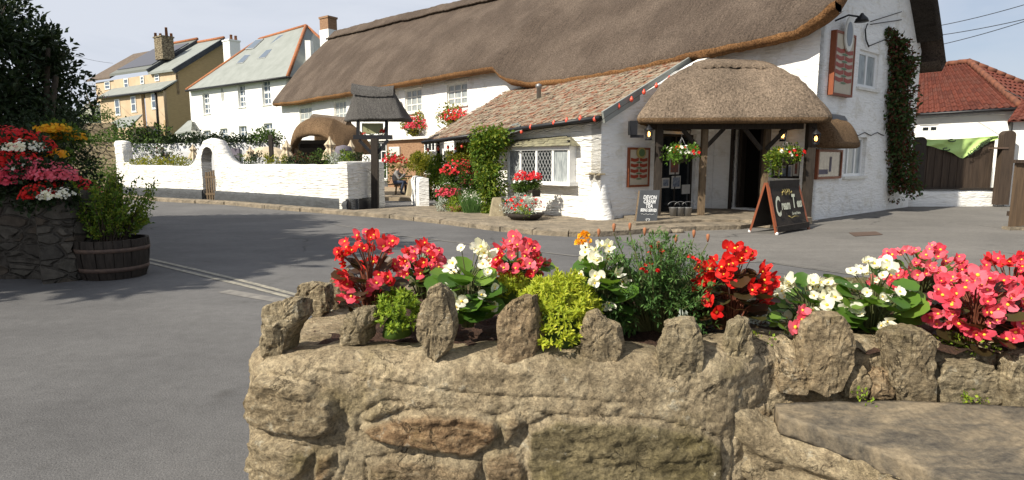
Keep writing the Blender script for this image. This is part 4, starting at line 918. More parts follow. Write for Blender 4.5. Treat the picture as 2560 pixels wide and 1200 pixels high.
# wooden gate at the far right
gt = thing("wooden_gate", "brown plank gate on a pale kerb at the far right edge", "gate", P(2545, 577, 12.9))
mb = MB(); x0 = P(2528, 500, 12.9).x; 
for i in range(14): mb.box((x0 + .07 + i * .142, 12.9 + .006 * (i % 2), .78 + .01 * (i % 3)), (.136, .03, 1.42))
mb.build("boards", m_wood if False else mat("gate_plank", (.13, .085, .05), .85, (.075, .05, .032), 3, (9, 9, .5), .6, .01), gt)
mb = MB(); mb.box((x0 + 1, 12.86, 1.47), (2.1, .08, .07)); mb.box((x0 + 1, 12.95, .35), (2.0, .06, .1)); mb.build("rails", m_board, gt)
mb = MB(); mb.box((x0 + 1.1, 12.9, .035), (2.3, .22, .07)); mb.build("kerb_strip", m_pave, gt)
mb = MB(); q = gpoly([(2122, 583), (2190, 580), (2207, 588), (2137, 592)], .0085); mb.prism(q, (0, 0, .006)); fin(mb, "drain_cover", m_iron, "rusty rectangular drain cover in the forecourt asphalt", "drain cover")

# ================================================================== GARDEN WALL WITH ARCH
w0, w1 = G(872, 531), G(297, 490); GW = Wall((w0.x, w0.y), (w1.x - w0.x, w1.y - w0.y)); GL = (w1 - w0).length
gw = thing("garden_wall", "white roadside garden wall with a grey plinth and a humped arched gateway", "wall", (w0.x, w0.y, 0))
topt = [(297, 352), (303, 356), (309, 405), (318, 413), (400, 415), (462, 417), (478, 412), (488, 395), (497, 370), (508, 352), (523, 346), (538, 352), (550, 372), (560, 392), (572, 405), (584, 412), (700, 412), (800, 413), (872, 411)]
tt = sorted(GW.hit(a, b) for a, b in topt)
ar = pxhole(GW, 505, 538, 366, 500); ac = (ar[0] + ar[1]) / 2; ah = (ar[1] - ar[0]) / 2; az = GW.hit(521, 367)[1]
mb = MB(); zt_ = lambda s: interp(tt, s) + .015 * nz((s * 2, 0, 0)); zb_ = lambda s: -.05
lumpy_wall(GW, 0, ar[0], zb_, zt_, .38, "", None, "", "", 150, 16, .03, False, None, mb)
lumpy_wall(GW, ar[1], GL, zb_, zt_, .38, "", None, "", "", 130, 16, .03, False, None, mb)
spring = az - ah * 1.25
lumpy_wall(GW, ar[0], ar[1], lambda s: spring + (az - spring) * math.sqrt(max(0, 1 - ((s - ac) / ah) ** 2)), zt_, .38, "", None, "", "", 24, 6, .02, False, None, mb)
# return of the wall beside the sign post
rp = G(963, 517); GR = Wall((w0.x, w0.y), (rp.x - w0.x, rp.y - w0.y)); RL_ = (rp - w0).length
lumpy_wall(GR, 0, RL_, zb_, lambda s: 1.44, .3, "", None, "", "", 30, 16, .02, False, None, mb)
mb.build("wall_face", m_whitef, gw)
mb = MB(); pt_ = sorted((GW.hit(a, b)) for a, b in [(297, 468), (400, 470), (505, 474), (540, 477), (700, 486), (872, 499)])
for (a, b) in ((0, ar[0]), (ar[1], GL)): lumpy_wall(GW, a, b, zb_, lambda s: interp(pt_, s), .44, "", None, "", "", 90, 5, .03, False, None, mb)
pl = mb.build("painted_plinth", m_plinth, gw); 
for v in pl.data.vertices: v.co += GW.n * .065
mb = MB(); lumpy_wall(GR, -.03, RL_ - .55, zb_, lambda s: interp(pt_, 0), .1, "", None, "", "", 20, 4, .012, False, None, mb); pl = mb.build("painted_plinth", m_black, gw)
for v in pl.data.vertices: v.co += GR.n * .03
gg = thing("garden_gate", "narrow weathered wooden picket gate standing ajar in the white arch", "gate", GW.pt(ac, 0, -.2))
mb = MB(); hx = GW.pt(ar[0] + .05, 0, -.2); dirg = (GW.u * .75 - GW.n * -.2 + GW.n * .1).normalized()
for k in range(6): b = hx + dirg * (.06 + .10 * k); mb.box((b.x, b.y, .58 + .04 * math.sin(k)), (.06, .03, 1.05), math.atan2(dirg.y, dirg.x))
mb.build("pickets", m_wood, gg); mb = MB(); mb.bar(hx + upn * .3, hx + dirg * .62 + upn * .3, .04, .07); mb.bar(hx + upn * .9, hx + dirg * .62 + upn * .9, .04, .07); mb.build("rails", m_wood, gg)
# retaining wall at the back of the garden
r0, r1 = P(690, 400, 29.5), P(300, 400, 31.5); BWl = Wall((r0.x, r0.y), (r1.x - r0.x, r1.y - r0.y)); BL_ = (r1 - r0).length
zt1 = BWl.hit(500, 358)[1]
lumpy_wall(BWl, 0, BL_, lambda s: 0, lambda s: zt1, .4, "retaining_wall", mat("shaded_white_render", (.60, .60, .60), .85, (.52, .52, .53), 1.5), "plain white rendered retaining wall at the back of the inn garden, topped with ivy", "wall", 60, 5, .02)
mb = MB(); W2 = BWl.off(.05); h = pxhole(W2, 570, 600, 371, 400); mb.wbox(BWl, h[0], h[1], h[2] - .3, h[3], .045, .11); ht = fin(mb, "wall_hatch", m_cover, "dark square hatch door in the white retaining wall right of the arch", "hatch")
mb = MB(); mb.tube([BWl.pt(BWl.s_at(415), 1.55, .1), BWl.pt(BWl.s_at(415), 2.05, .14)], .03, 5); mb.lathe(BWl.pt(BWl.s_at(415), 1.6, .18), [(.03, 0), (.10, .12), (.09, .3), (.02, .36)], 8); fin(mb, "wall_lantern", m_black, "small black lantern bracket on the white retaining wall left of the arch", "lantern")
iv = MB()
for i in range(110):
    s = BL_ * i / 110 + rnd.uniform(-.1, .1); hgt = .28 + (.45 if s > BL_ * .70 else 0) + .15 * nz((s * .8, 0, 0)); cloud(iv, BWl.pt(s, zt1 + hgt * .45, -.1), (.30, .30, hgt * .75), 26, .16, .6, 0, .3, 3)
fin(iv, "ivy_topping", m_lfd, "dark ivy growing along the top of the white retaining wall", "ivy")
bs_ = MB(); cloud(bs_, BWl.pt(BWl.s_at(375), zt1 + .3, .2), (2.2, .7, .65), 900, .15, .6); fin(bs_, "rambling_shrub", m_lf, "bright green rambling shrub spilling over the left of the retaining wall", "shrub")
bs_ = MB(); cloud(bs_, P(668, 350, 29), (.55, .4, .5), 260, .15, .6); fin(bs_, "wall_shrub", m_lf, "round green shrub on the retaining wall below the white house's right window", "shrub")
# picket bit by the shrub
mb = MB()
for k in range(7): c_ = P(680 + 3 * k, 352, 29.2); mb.box(c_, (.03, .03, .34)); 
mb.bar(P(678, 348, 29.2), P(701, 348, 29.2), .03, .04); fin(mb, "picket_panel", m_timber, "short dark picket panel beside the shrub on the retaining wall", "fence")
mb = MB(); mb.box(P(678, 372, 24) , (.14, .14, 1.1)); fin(mb, "garden_post", m_timber, "short dark timber post in the garden left of the thatched shelter", "post")

# rubble walls, hedges at the left distance
def px_wall(x0, y0, d0, x1, y1, d1, ytop0, name, mt, label, zb=-.3, th=.5):
    a, b = P(x0, y0, d0), P(x1, y1, d1); W_ = Wall((a.x, a.y), (b.x - a.x, b.y - a.y)); L = (Vector((a.x, a.y, 0)) - Vector((b.x, b.y, 0))).length; t = W_.hit((x0 + x1) / 2, ytop0)[1]
    lumpy_wall(W_, 0, L, lambda s: zb, lambda s: t, th, name, mt, label, "wall", 40, 8, .05); return W_, L, t
W5, L5, t5 = px_wall(60, 400, 27, 302, 400, 27.5, 356, "rubble_wall", m_rub, "brown rubble retaining wall left of the white garden wall, below the upper one")
W6, L6, t6 = px_wall(60, 340, 34, 285, 340, 35, 307, "rubble_wall", m_rub, "upper brown rubble wall below the clipped hedge at the left")
hd = MB()
for i in range(30): cloud(hd, W6.pt(L6 * i / 30, t6 + .35, -.3), (.5, .4, .45), 120, .10, .6, 0, .3, 4)
fin(hd, "clipped_hedge", m_lf, "clipped green hedge on top of the upper rubble wall", "hedge")
hd = MB()
for i in range(26): cloud(hd, W5.pt(L5 * i / 26, t5 + .10, -.2), (.5, .35, .25), 80, .10, .6, 0, .3, 4)
fin(hd, "trailing_hedge", m_lf, "low green growth along the top of the lower rubble wall", "hedge")
hd = MB(); a = P(185, 440, 25); 
for i in range(16): cloud(hd, Vector((a.x + i * .30 - .2, a.y + .4, .85)), (.4, .35, .75), 190, .09, .6, 0, .4, 5)
fin(hd, "boundary_hedge", m_lf, "dense green hedge in front of the lower rubble wall beside the garden wall's end", "hedge")
tr_ = thing("small_tree", "small bare-stemmed reddish tree beside the ochre terrace", "tree", P(236, 300, 50)); mb = MB(); b = P(238, 305, 50)
mb.tube([b, b + Vector((-.2, 0, 1.3)), b + Vector((-.6, 0, 2.4))], [.12, .08, .03], 6); mb.tube([b + upn, b + Vector((.5, 0, 2.4))], [.07, .03], 5); mb.build("trunk", m_bark, tr_)
mb = MB(); cloud(mb, P(235, 248, 50), (1.0, .7, .95), 420, .17, .5, clump=16); mb.build("crown", m_lfc, tr_)

# ================================================================== TREES
def tree(name, label, base, H, rad, lean=(0, 0), n=9000, L=.22, mt=None, cz=.62, clumps=90, group=None, palm=False, r=None):
    r = r or random.Random(hash(label) % 1000 if False else len(label) * 13)
    root = thing(name, label, "tree", base, group); base = Vector(base); mb = MB(); c = base + Vector((lean[0], lean[1], H * cz))
    mb.tube([base - upn * .2, base.lerp(c, .45) + Vector((.15, .1, 0)), c + upn * rad[2] * .35], [.05 * H * .9, .035 * H, .012 * H], 9)
    for k in range(14):
        a = r.uniform(0, 6.28); q = base.lerp(c, r.uniform(.35, .9)); e = c + Vector((math.cos(a) * rad[0] * .8, math.sin(a) * rad[1] * .8, r.uniform(-.5, .75) * rad[2])); mb.tube([q, q.lerp(e, .5) + upn * .2, e], [.016 * H, .010 * H, .003 * H], 5)
    mb.build("trunk", m_bark, root)
    mb = MB(); cloud(mb, c, rad, n, L, .5, 0, .45, clumps, r=r)
    mb.build("crown", mt or m_lfd, root); return root
tree("evergreen_tree", "large dark evergreen tree at the left edge of the picture", (-11.15, 12.1, 0), 4.75, (2.35, 1.9, 1.75), n=26000, L=.145, cz=.66, clumps=150)
# cordyline heads poking out of its right side
cd = thing("cordyline", "spiky cordyline heads standing against the sky right of the dark tree", "tree", (-9.3, 12.0, 0)); mb = MB(); sp = MB()
mb.tube([Vector((-9.3, 12, 0)), Vector((-9.2, 12, 1.8)), P(140, 190, 12)], [.09, .08, .05], 7); mb.tube([Vector((-9.25, 12, 1.6)), P(120, 120, 12)], [.06, .04], 6); mb.build("trunk", m_bark, cd)
for q in (P(132, 165, 12), P(105, 105, 12), P(140, 148, 12.2)):
    for i in range(150):
        d = rv(); d.z = abs(d.z) * .9 - .15; L = rnd.uniform(.32, .50); e = q + d * L - upn * .18 * L; m_ = q + d * L * .55; s_ = d.cross(upn).normalized() * .011
        sp.add([q - s_, q + s_, m_ + s_, m_ - s_, e], [(0, 1, 2, 3), (3, 2, 4)])
sp.build("crown", m_lfy if False else m_lfd, cd)
# tall trees outside the left of the picture, whose shade lies over the planters and the road
tree("shade_tree", "tall broadleaf tree on the verge outside the left of the picture", (-12.2, 4.9, 0), 8.8, (3.6, 2.6, 2.6), n=11000, L=.40, cz=.62, clumps=130)
tree("shade_tree", "second tall tree outside the picture, farther up the left verge", (-14.2, 8.6, 0), 8.4, (3.4, 2.6, 1.9), n=9000, L=.38, cz=.66, clumps=90)

# ================================================================== LEFT STONE PLANTER AND BARREL
lp = thing("stone_planter", "raised dark rubble-stone planter in shade at the left edge, full of bedding flowers", "planter", (-7.2, 8.3, 0))
pa = G(196, 702); fr0 = Vector((-9.6, pa.y + .55, 0)); LP = Wall((pa.x, pa.y), (fr0.x - pa.x, fr0.y - pa.y)); LPL = (fr0 - pa).length
def lpt(s): return 1.10 + .10 * s
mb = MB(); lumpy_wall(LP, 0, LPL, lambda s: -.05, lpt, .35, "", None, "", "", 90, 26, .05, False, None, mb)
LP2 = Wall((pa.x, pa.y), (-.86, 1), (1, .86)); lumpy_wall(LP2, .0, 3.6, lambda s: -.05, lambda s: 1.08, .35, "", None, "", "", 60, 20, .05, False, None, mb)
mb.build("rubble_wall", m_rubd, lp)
mb = MB(); e0 = LP.pt(.2, lpt(0) - .06, -.2); mb.grid([[e0 + LP.u * (LPL * i / 8) + LP2.u * (.4 * j) + upn * (.1 * LPL * i / 8) for i in range(9)] for j in range(7)], 0, True); mb.build("soil", m_soil, lp)
bar = G(289, 704); br = thing("half_barrel", "weathered half-barrel planter standing on the asphalt in shade", "planter", (bar.x, bar.y + .3, 0)); bc = Vector((bar.x * (bar.y + .38) / bar.y, bar.y + .38, 0))
mb = MB(); prof = [(.355, 0), (.39, .12), (.41, .28), (.42, .42), (.415, .50), (.38, .50), (.37, .42)]; n = 26
for k in range(n):
    a0 = 2 * math.pi * (k + .03) / n; a1 = 2 * math.pi * (k + .97) / n; jit = rnd.uniform(-.004, .004); rows = [[bc + Vector(((r_ + jit) * math.cos(a), (r_ + jit) * math.sin(a), z)) for a in (a0, (a0 + a1) / 2, a1)] for r_, z in prof]; mb.grid(rows, 0, False)
mb.lathe(bc, [(.34, .001), (.38, .12), (.39, .3), (.01, .30)], 20); mb.build("staves", m_timber, br)
mb = MB(); mb.lathe(bc, [(.392, .10), (.405, .155), (.395, .155)], 30); mb.lathe(bc, [(.422, .35), (.428, .40), (.42, .40)], 30); mb.build("hoops", m_iron, br)
mb = MB(); mb.lathe(bc, [(.38, .43), (.2, .46), (.001, .47)], 16); mb.build("soil", m_soil, br)
sh = thing("barrel_shrub", "loose yellow-green shrub growing out of the half-barrel", "shrub", bc + upn * .46); mb = MB(); st_ = MB(); c_ = P(290, 515, bc.y)
for k in range(74):
    a = rnd.uniform(0, 6.28); q = rnd.random() ** .55; e = c_ + Vector((math.cos(a) * q * .52, math.sin(a) * q * .40, rnd.uniform(-.34, .34) + .10 * (1 - q))); b = bc + upn * .46 + Vector((math.cos(a) * .15, math.sin(a) * .15, 0))
    st_.tube([b, b.lerp(e, .5) + upn * .06, e], [.008, .006, .003], 4, 0, False)
    for j in range(75):
        p = b.lerp(e, rnd.uniform(.38, 1.0)) + rv() * .075 * rnd.random(); leafshape(mb, p, rv() + (e - b).normalized() * .8, rv() + upn, rnd.uniform(.034, .062), .026)
mb.build("foliage", m_lfw, sh); st_.build("stems", m_bark, sh)
# flowering mass on the stone planter: one plant each
def tiny_flowers(mb, c, rad, n, size, cam=True, r=rnd):
    for i in range(n):
        d = rv(r); d.y -= .25; d.z = abs(d.z) * .9 - .15; d.normalize(); q = r.uniform(.62, 1.16); p = Vector(c) + Vector((d.x * rad[0] * q, d.y * rad[1] * q, d.z * rad[2] * q))
        nrm = (Vector((d.x, d.y - .5, d.z + .3)) + rv(r) * .5).normalized(); a = nrm.orthogonal().normalized(); b = nrm.cross(a); th0 = r.uniform(0, 6); K = 4; s_ = size * r.uniform(.7, 1.2); pts = [p]
        for k in range(2 * K): an = th0 + math.pi * k / K; rr2 = s_ * (1 if k % 2 == 0 else .72); pts.append(p + (a * math.cos(an) + b * math.sin(an)) * rr2 + nrm * s_ * .3)
        mb.add(pts, [(0, 1 + k, 1 + (k + 1) % (2 * K)) for k in range(2 * K)])
bed = [(30, 395, 7.6, .42, .33, m_red, "red"), (20, 345, 8.4, .40, .35, m_coral, "coral"), (70, 350, 8.2, .36, .30, m_red, "scarlet"), (60, 352, 7.7, .20, .16, m_wht, "white"), (85, 415, 7.5, .32, .28, m_pink, "pink"), (128, 420, 7.5, .30, .24, m_pinkl, "rose pink"), (110, 465, 7.3, .22, .20, m_red, "crimson"), (165, 445, 7.8, .30, .22, m_coral, "coral red"), (150, 468, 7.3, .16, .14, m_wht, "cream white"), (205, 455, 8.1, .22, .14, m_pink, "dusky pink"), (20, 430, 7.35, .3, .2, m_pink, "deep pink"), (85, 395, 7.5, .14, .12, m_wht, "pale")]
places = ["at the planter's far left", "high at the back left corner of the planter", "behind the white clump near the tree", "among the reds at the planter's upper left", "in the middle of the planter's front", "left of the barrel shrub, over the planter's corner", "hanging over the planter's front corner", "behind the pink ones beside the barrel shrub", "lowest, spilling over the planter's front corner", "smallest, nearest the hedge and barrel shrub", "low along the planter's left front edge", "small clump in the middle of the planter's bed"]
for (px, py, d, rx, rh, mt, cn), pl_ in zip(bed, places):
    py += 24; rx *= .80; rh *= .76
    c_ = P(px, py, d); base = Vector((c_.x, c_.y, c_.z - rh)); ro_ = thing("bedding_plant", f"{cn} flowering begonia clump {pl_}", "flower", base, "bedding flowers on the left stone planter")
    a = MB(); cloud(a, c_ - upn * .04, (rx, .28, rh * .95), 420, .065, .7); a.build("foliage", m_lfd, ro_)
    b = MB(); tiny_flowers(b, c_, (rx, .28, rh), int(1350 * rx * rh / .12), .0225); b.build("flowers", mt, ro_)
for px, py, d, rx, rh, lb in ((138, 328, 9.2, .22, .10, "upper clump of golden flowers behind the left planter"), (122, 388, 8.4, .16, .08, "lower clump of golden flowers behind the left planter"), (170, 345, 9.6, .2, .1, "small outer clump of golden flowers by the dark conifer")):
    c_ = P(px, py, d); ro_ = thing("golden_flower", lb, "flower", Vector((c_.x, c_.y, c_.z - rh)), "golden flowers behind the planter"); a = MB(); cloud(a, c_ - upn * .03, (rx * 1.1, .25, rh * 1.1), 260, .07, .6); a.build("foliage", m_lf, ro_); b = MB(); tiny_flowers(b, c_, (rx, .25, rh), 260, .035); b.build("flowers", m_yel, ro_)
for px, py, d, rx, rh, lb in ((140, 345, 10.6, .75, .55, "dark rounded conifer behind the golden flowers"), (130, 400, 9.7, .6, .45, "lower dark shrub behind the stone planter")):
    c_ = P(px, py, d); a = MB(); cloud(a, c_, (rx, .6, rh), 2600, .06, .5, clump=60); a.tube([Vector((c_.x, c_.y, 0)), c_], .05, 6); fin(a, "conifer_shrub", m_lfy if rx > .7 and False else m_lfd, lb, "shrub")
a = MB(); cloud(a, Vector((-8.2, 10.2, .75)), (1.7, .6, .7), 2600, .08, .6, clump=50); fin(a, "planter_greenery", m_lfd, "dark leafy growth behind the left stone planter", "shrub")
# grass strip behind planter
mb = MB(); mb.prism([Vector((-14, 12.2, 0)), Vector((-7.2, 10.9, 0)), Vector((-8.8, 14.5, 0)), Vector((-18, 22, 0))], (0, 0, .12)); struct(mb, "verge", m_grass)

# ================================================================== SIGN POST, GARDEN THINGS
b = G(938, 524); dp = b.y
ws = thing("inn_sign_post", "black timber sign post with a grey thatched canopy at the corner of the garden wall", "sign", (b.x, b.y, 0))
def q_(px, py, o=0): return P(px, py, dp + o)
mb = MB(); mb.bar(Vector((b.x, b.y, 0)), q_(937, 346), .20); mb.build("post", m_timber, ws)
mb = MB(); mb.bar(q_(884, 343), q_(981, 343), .12, .13); mb.build("beam", m_black, ws)
for a_, b_ in ((q_(898, 350), q_(934, 388)), (q_(970, 350), q_(940, 388))): mb = MB(); mb.bar(a_, b_, .07, .09); mb.build("brace", m_black, ws)
for a_, b_ in ((q_(895, 340), q_(896, 285)), (q_(966, 340), q_(967, 285))): mb = MB(); mb.bar(a_, b_, .09); mb.build("upright", m_black, ws)
mb = MB(); a, c_ = q_(905, 334, .02), q_(957, 308, .02); mb.hexa([Vector((a.x, a.y, a.z)), Vector((c_.x, a.y, a.z)), Vector((c_.x, a.y + .05, a.z)), Vector((a.x, a.y + .05, a.z)), Vector((a.x, a.y, c_.z)), Vector((c_.x, a.y, c_.z)), Vector((c_.x, a.y + .05, c_.z)), Vector((a.x, a.y + .05, c_.z))]); mb.build("sign_board", mat("sign_olive", (.30, .30, .16), .7, (.24, .24, .13), 6), ws)
A_, B_ = q_(859, 290, -.30), q_(1006, 296, -.30); A_.z = B_.z = (A_.z + B_.z) / 2; C_, D_ = B_ + Vector((.15, 1.0, 0)), A_ + Vector((.45, 1.25, 0))
A_ += Vector((.35, 0, 0)) * 0
mb = MB(); bl = rect_loop(A_ + Vector((.50, 0, 0)), B_, C_, A_ + Vector((-.28, .9, 0)), 10, .1); rl = ridge_loop(q_(886, 222, .15), q_(984, 228, .15), 10, .07); thatch_cap(mb, bl, rl, -.02, .08, .2, 10, 0, .015, .2, .02); mb.grid([rl, [sum(rl, Vector()) / len(rl)] * len(rl)], 0, False, True); mb.build("thatched_canopy", m_thatch_g, ws)
mb = MB(); r_ = []; l_, rr2 = q_(881, 222, .15), q_(986, 227, .15)
for i in range(25):
    t = i / 24; c_ = l_.lerp(rr2, t) + upn * (.10 + .06 * (2 * t - 1) ** 2); ed = .03 * abs(math.sin(i * 1.2)); r_.append([c_ + Vector((0, -.20, -.30 - ed)), c_ + Vector((0, -.17, -.16)), c_ + Vector((0, -.08, -.02)), c_, c_ + Vector((0, .2, -.3))])
mb.grid(r_, 0, True); mb.build("canopy_ridge", m_thatch_g, ws)
mb = MB(); cloud(mb, q_(935, 330, .25), (.5, .15, .13), 160, .07, .6); g0 = fin(mb, "sign_planting", m_lf, "small leafy planting behind the hanging sign under the grey thatched canopy", "plant")
mb = MB(); tiny_flowers(mb, q_(955, 330, .1), (.10, .1, .13), 40, .035); tiny_flowers(mb, q_(912, 334, .1), (.07, .1, .05), 14, .03); mb.build("flowers", m_red, g0)

# thatched garden shelter
gs = thing("garden_shelter", "dome-roofed brown thatched shelter in the inn garden behind the white wall", "shelter", P(810, 420, 23.5))
dpg = 22.6
def gq(px, py, o=0): return P(px, py, dpg + o)
fr_ = []; N_ = 36
edge = [(728, 385, 0), (726, 360, -.2), (740, 340, -.4), (770, 331, -.6), (800, 333, -.7), (822, 345, -.8), (838, 372, -.9), (858, 392, -.8), (885, 402, -.3), (905, 408, .4)]
rid = [(788, 292), (870, 301)]
rows = []
for i in range(N_ + 1):
    t = i / N_; k = t * (len(edge) - 1); j = min(len(edge) - 2, int(k)); f_ = k - j; e = gq(*edge[j][:2], edge[j][2]).lerp(gq(*edge[j + 1][:2], edge[j + 1][2]), f_); rp_ = gq(rid[0][0], rid[0][1], 1.0).lerp(gq(rid[1][0], rid[1][1], 1.0), t); r1 = [e + Vector((.1, .5, -.02)), e + Vector((.05, .05, -.12)), e]
    for q in range(1, 11): u = q / 10; v = e.lerp(rp_, u); ctr = gq(815, 400, 1.2); o_ = (v - ctr); o_.z = 0; r1.append(v + o_.normalized() * .30 * math.sin(math.pi * u) * (1 - .3 * u) + upn * .22 * math.sin(math.pi * u))
    bk_ = e + Vector((0, 2.6, 0)); bk_.z = gq(800, 385).z; r1 += [rp_.lerp(bk_, .5) + upn * .2, bk_]; rows.append(r1)
mb = MB(); mb.grid(rows, 0, True, uvs=[[(i * .12, k * .2) for k in range(len(rows[0]))] for i in range(N_ + 1)], matfn=lambda i, j: 1 if j < 1 else 0); mb.build("thatched_roof", [m_thatch_b, m_thatch_b], gs)
mb = MB(); r_ = []
for i in range(25):
    t = i / 24; c_ = gq(783, 287, .95).lerp(gq(874, 297, .95), t); ed = .05 * abs(math.sin(i * .9)); r_.append([c_ + Vector((-.05, -.62, -.42 - ed)), c_ + Vector((-.05, -.62, -.36 - ed)), c_ + Vector((0, -.3, -.06)), c_ + Vector((0, 0, .04)), c_ + Vector((0, .5, -.3))])
mb.grid(r_, 0, True, uvs=[[(i * .2, k * .5) for k in range(5)] for i in range(25)]); mb.build("ridge_cap", m_thatch_p, gs)
for px, o in ((741, 0), (835, -.3), (745, 2.0), (880, 1.5)): mb = MB(); c_ = gq(px, 372, o); mb.bar(Vector((c_.x, c_.y, 0)), c_, .12); mb.build("post", m_wood, gs)
mb = MB(); a, c_ = gq(752, 365, .3), gq(834, 365, .1); mb.bar(Vector((a.x, a.y, a.z)), Vector((c_.x, c_.y, a.z)), .1, .16); mb.build("beam", m_timber, gs)
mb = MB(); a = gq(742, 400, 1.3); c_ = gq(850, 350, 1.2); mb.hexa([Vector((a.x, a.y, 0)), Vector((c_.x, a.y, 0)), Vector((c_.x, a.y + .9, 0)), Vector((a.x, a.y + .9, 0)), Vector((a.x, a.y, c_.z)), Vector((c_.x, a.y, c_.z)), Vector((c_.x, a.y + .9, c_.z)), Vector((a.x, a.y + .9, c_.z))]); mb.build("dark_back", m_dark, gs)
# covered object and parasols
mb = MB(); c_ = P(860, 395, 20.6); mb.lathe(Vector((c_.x, c_.y, 0)), [(.34, 0), (.33, 1.0), (.31, 1.75), (.25, 1.95), (.03, 2.0)], 16); cv = fin(mb, "covered_heater", m_cover, "purple-grey fabric cover over a round garden heater behind the wall", "cover"); mb = MB(); W_ = Wall((c_.x, c_.y), (1, 0), (0, -1)); mb.wbox(W_, -.02, .25, 1.45, 1.82, .30, .335); mb.build("cover_window", m_black, cv)
def parasol(px, ytop, ybase, dep, label, wd=.16):
    t = P(px, ytop, dep); z1 = t.z; base = Vector((t.x, t.y, 0)); ro_ = thing("closed_parasol", label, "parasol", base, "closed parasols in the inn garden"); mb = MB(); n = 16; rows = []
    H = z1 - P(px, ybase, dep).z
    for z, r_ in ((z1, .015), (z1 - .12, .05), (z1 - H * .35, wd * .8), (z1 - H * .5, wd * .5), (z1 - H * .7, wd * .9), (z1 - H, wd * 1.25)): rows.append([Vector((t.x, t.y, z)) + Vector((math.cos(a), math.sin(a), 0)) * r_ * (1 + .28 * (k % 2)) for k, a in enumerate([q * 2 * math.pi / n for q in range(n)])])
    mb.grid(rows, 0, False, True); mb.build("canopy", m_para, ro_); mb = MB(); mb.tube([Vector((t.x, t.y, 0)), Vector((t.x, t.y, z1 - .2))], .025, 6); mb.build("pole", m_wood, ro_); return ro_
parasol(482, 360, 398, 26.6, "closed cream parasol just left of the white arch"); parasol(625, 366, 402, 24.5, "closed cream parasol between the wall hatch and the dark garden post"); parasol(716, 350, 402, 22.4, "closed cream parasol at the left side of the thatched shelter", .2); parasol(824, 341, 400, 21.2, "closed cream parasol at the middle of the thatched shelter, left of the grey cover", .2); parasol(877, 350, 400, 21.4, "closed cream parasol right of the grey cover", .14)
op = thing("open_parasol", "low open cream parasol between the retaining wall and the thatched shelter", "parasol", P(668, 400, 25.5)); c_ = P(668, 368, 25.5); mb = MB(); rows = []
for r_, z in ((0, .03), (.35, 0), (.8, -.16), (1.15, -.42)): rows.append([c_ + Vector((math.cos(a) * r_, math.sin(a) * r_ * .9, z)) for a in [k * math.pi / 4 for k in range(8)]])
mb.grid(rows, 0, False, True); mb.build("canopy", m_para, op); mb = MB(); mb.tube([Vector((c_.x, c_.y, 0)), c_], .03, 6); mb.build("pole", m_wood, op)
# plants along the top of the garden wall
wallp = [(340, 470, 408, .25, m_lfy, "low yellow-green rockery plants along the garden wall left of the arch", 18), (420, 40, 398, .25, m_lfc, "dark red shrub behind the garden wall left of the arch", 1)]
a = MB(); 
for i in range(24): p = P(335 + i * 6, 408 - 3 * math.sin(i * .4), 24.6 - i * .05); cloud(a, p, (.25, .25, .16), 60, .08, .6, 0, .3, 3)
fin(a, "rockery_plant", m_lfy, "low yellow-green rockery plants along the garden wall left of the arch", "plant")
a = MB(); cloud(a, P(418, 392, 25.5), (.42, .4, .28), 260, .10, .6); fin(a, "red_shrub", m_lfc, "dark red shrub behind the garden wall left of the arch", "shrub")
gps = [(604, 403, 21.3, .42, .16, m_lf, "mid-green clump on the garden wall just right of the arch"), (650, 397, 20.8, .35, .22, m_lfd, "dark shrub on the garden wall below the open parasol"), (690, 402, 20.3, .35, .15, m_lfy, "yellowish low clump on the garden wall before the dark post"), (765, 398, 19.5, .42, .20, m_lfc, "reddish-brown shrub on the garden wall before the shelter's opening"), (808, 398, 19.2, .36, .24, m_lf, "bright green feathery clump on the garden wall in front of the shelter"), (842, 402, 18.7, .30, .16, m_silver, "silvery grey-green clump on the garden wall below the grey cover"), (868, 395, 18.6, .24, .16, m_lfw, "lime-green mound on the garden wall below the grey cover"), (898, 398, 18.6, .34, .17, m_lfd, "dark green mound on the garden wall beside the sign post"), (735, 404, 19.8, .3, .12, m_lfd, "dark low clump on the garden wall left of the reddish shrub")]
for px, py, d, rx, rh, mt, lb in gps: a = MB(); cloud(a, P(px, py, d), (rx, .26, rh), 380, .075, .5, clump=14); fin(a, "wall_plant", mt, lb, "plant", "plants along the garden wall")

# hanging displays on the street wall
for px, py, rx, rh, lb in ((1028, 312, .58, .60, "rounded hanging display of pink and red flowers right of the grey thatched canopy"), (1130, 292, .72, .45, "broad window box of orange and pink flowers below the upper window nearest the tiled roof")):
    s_, z_ = M.hit(px, py, .45); c_ = M.pt(s_, z_, .35); ro_ = thing("hanging_flowers", lb, "flower basket", c_ - upn * rh, "flower displays hung on the inn's street wall")
    a = MB(); cloud(a, c_, (rx, .42, rh), 1100, .11, .6, clump=26); a.build("foliage", m_lfy, ro_); b_ = MB(); tiny_flowers(b_, c_ + Vector((.15, -.12, -.1)), (rx * .95, .42, rh * .95), 230, .05); b_.build("flowers", m_pink if px < 1100 else m_coral, ro_)
    b_ = MB(); b_.lathe(c_ - upn * rh * .9, [(.05, 0), (.25, .15), (.3, .3)], 10); b_.build("basket", m_timber, ro_)
mb = MB(); s_, z_ = M.hit(996, 259, .1); c_ = M.pt(s_, z_, .2); W_ = M.off(.2)
mb.prism([W_.pt(s_ + .28 * math.cos(a), z_ + .28 * math.sin(a)) for a in [k * math.pi / 10 for k in range(20)]], M.n * .05); fin(mb, "round_plate", mat("plate", (.62, .62, .66), .5), "round white plate fixed to the inn's street wall beside the grey thatched canopy", "plate")
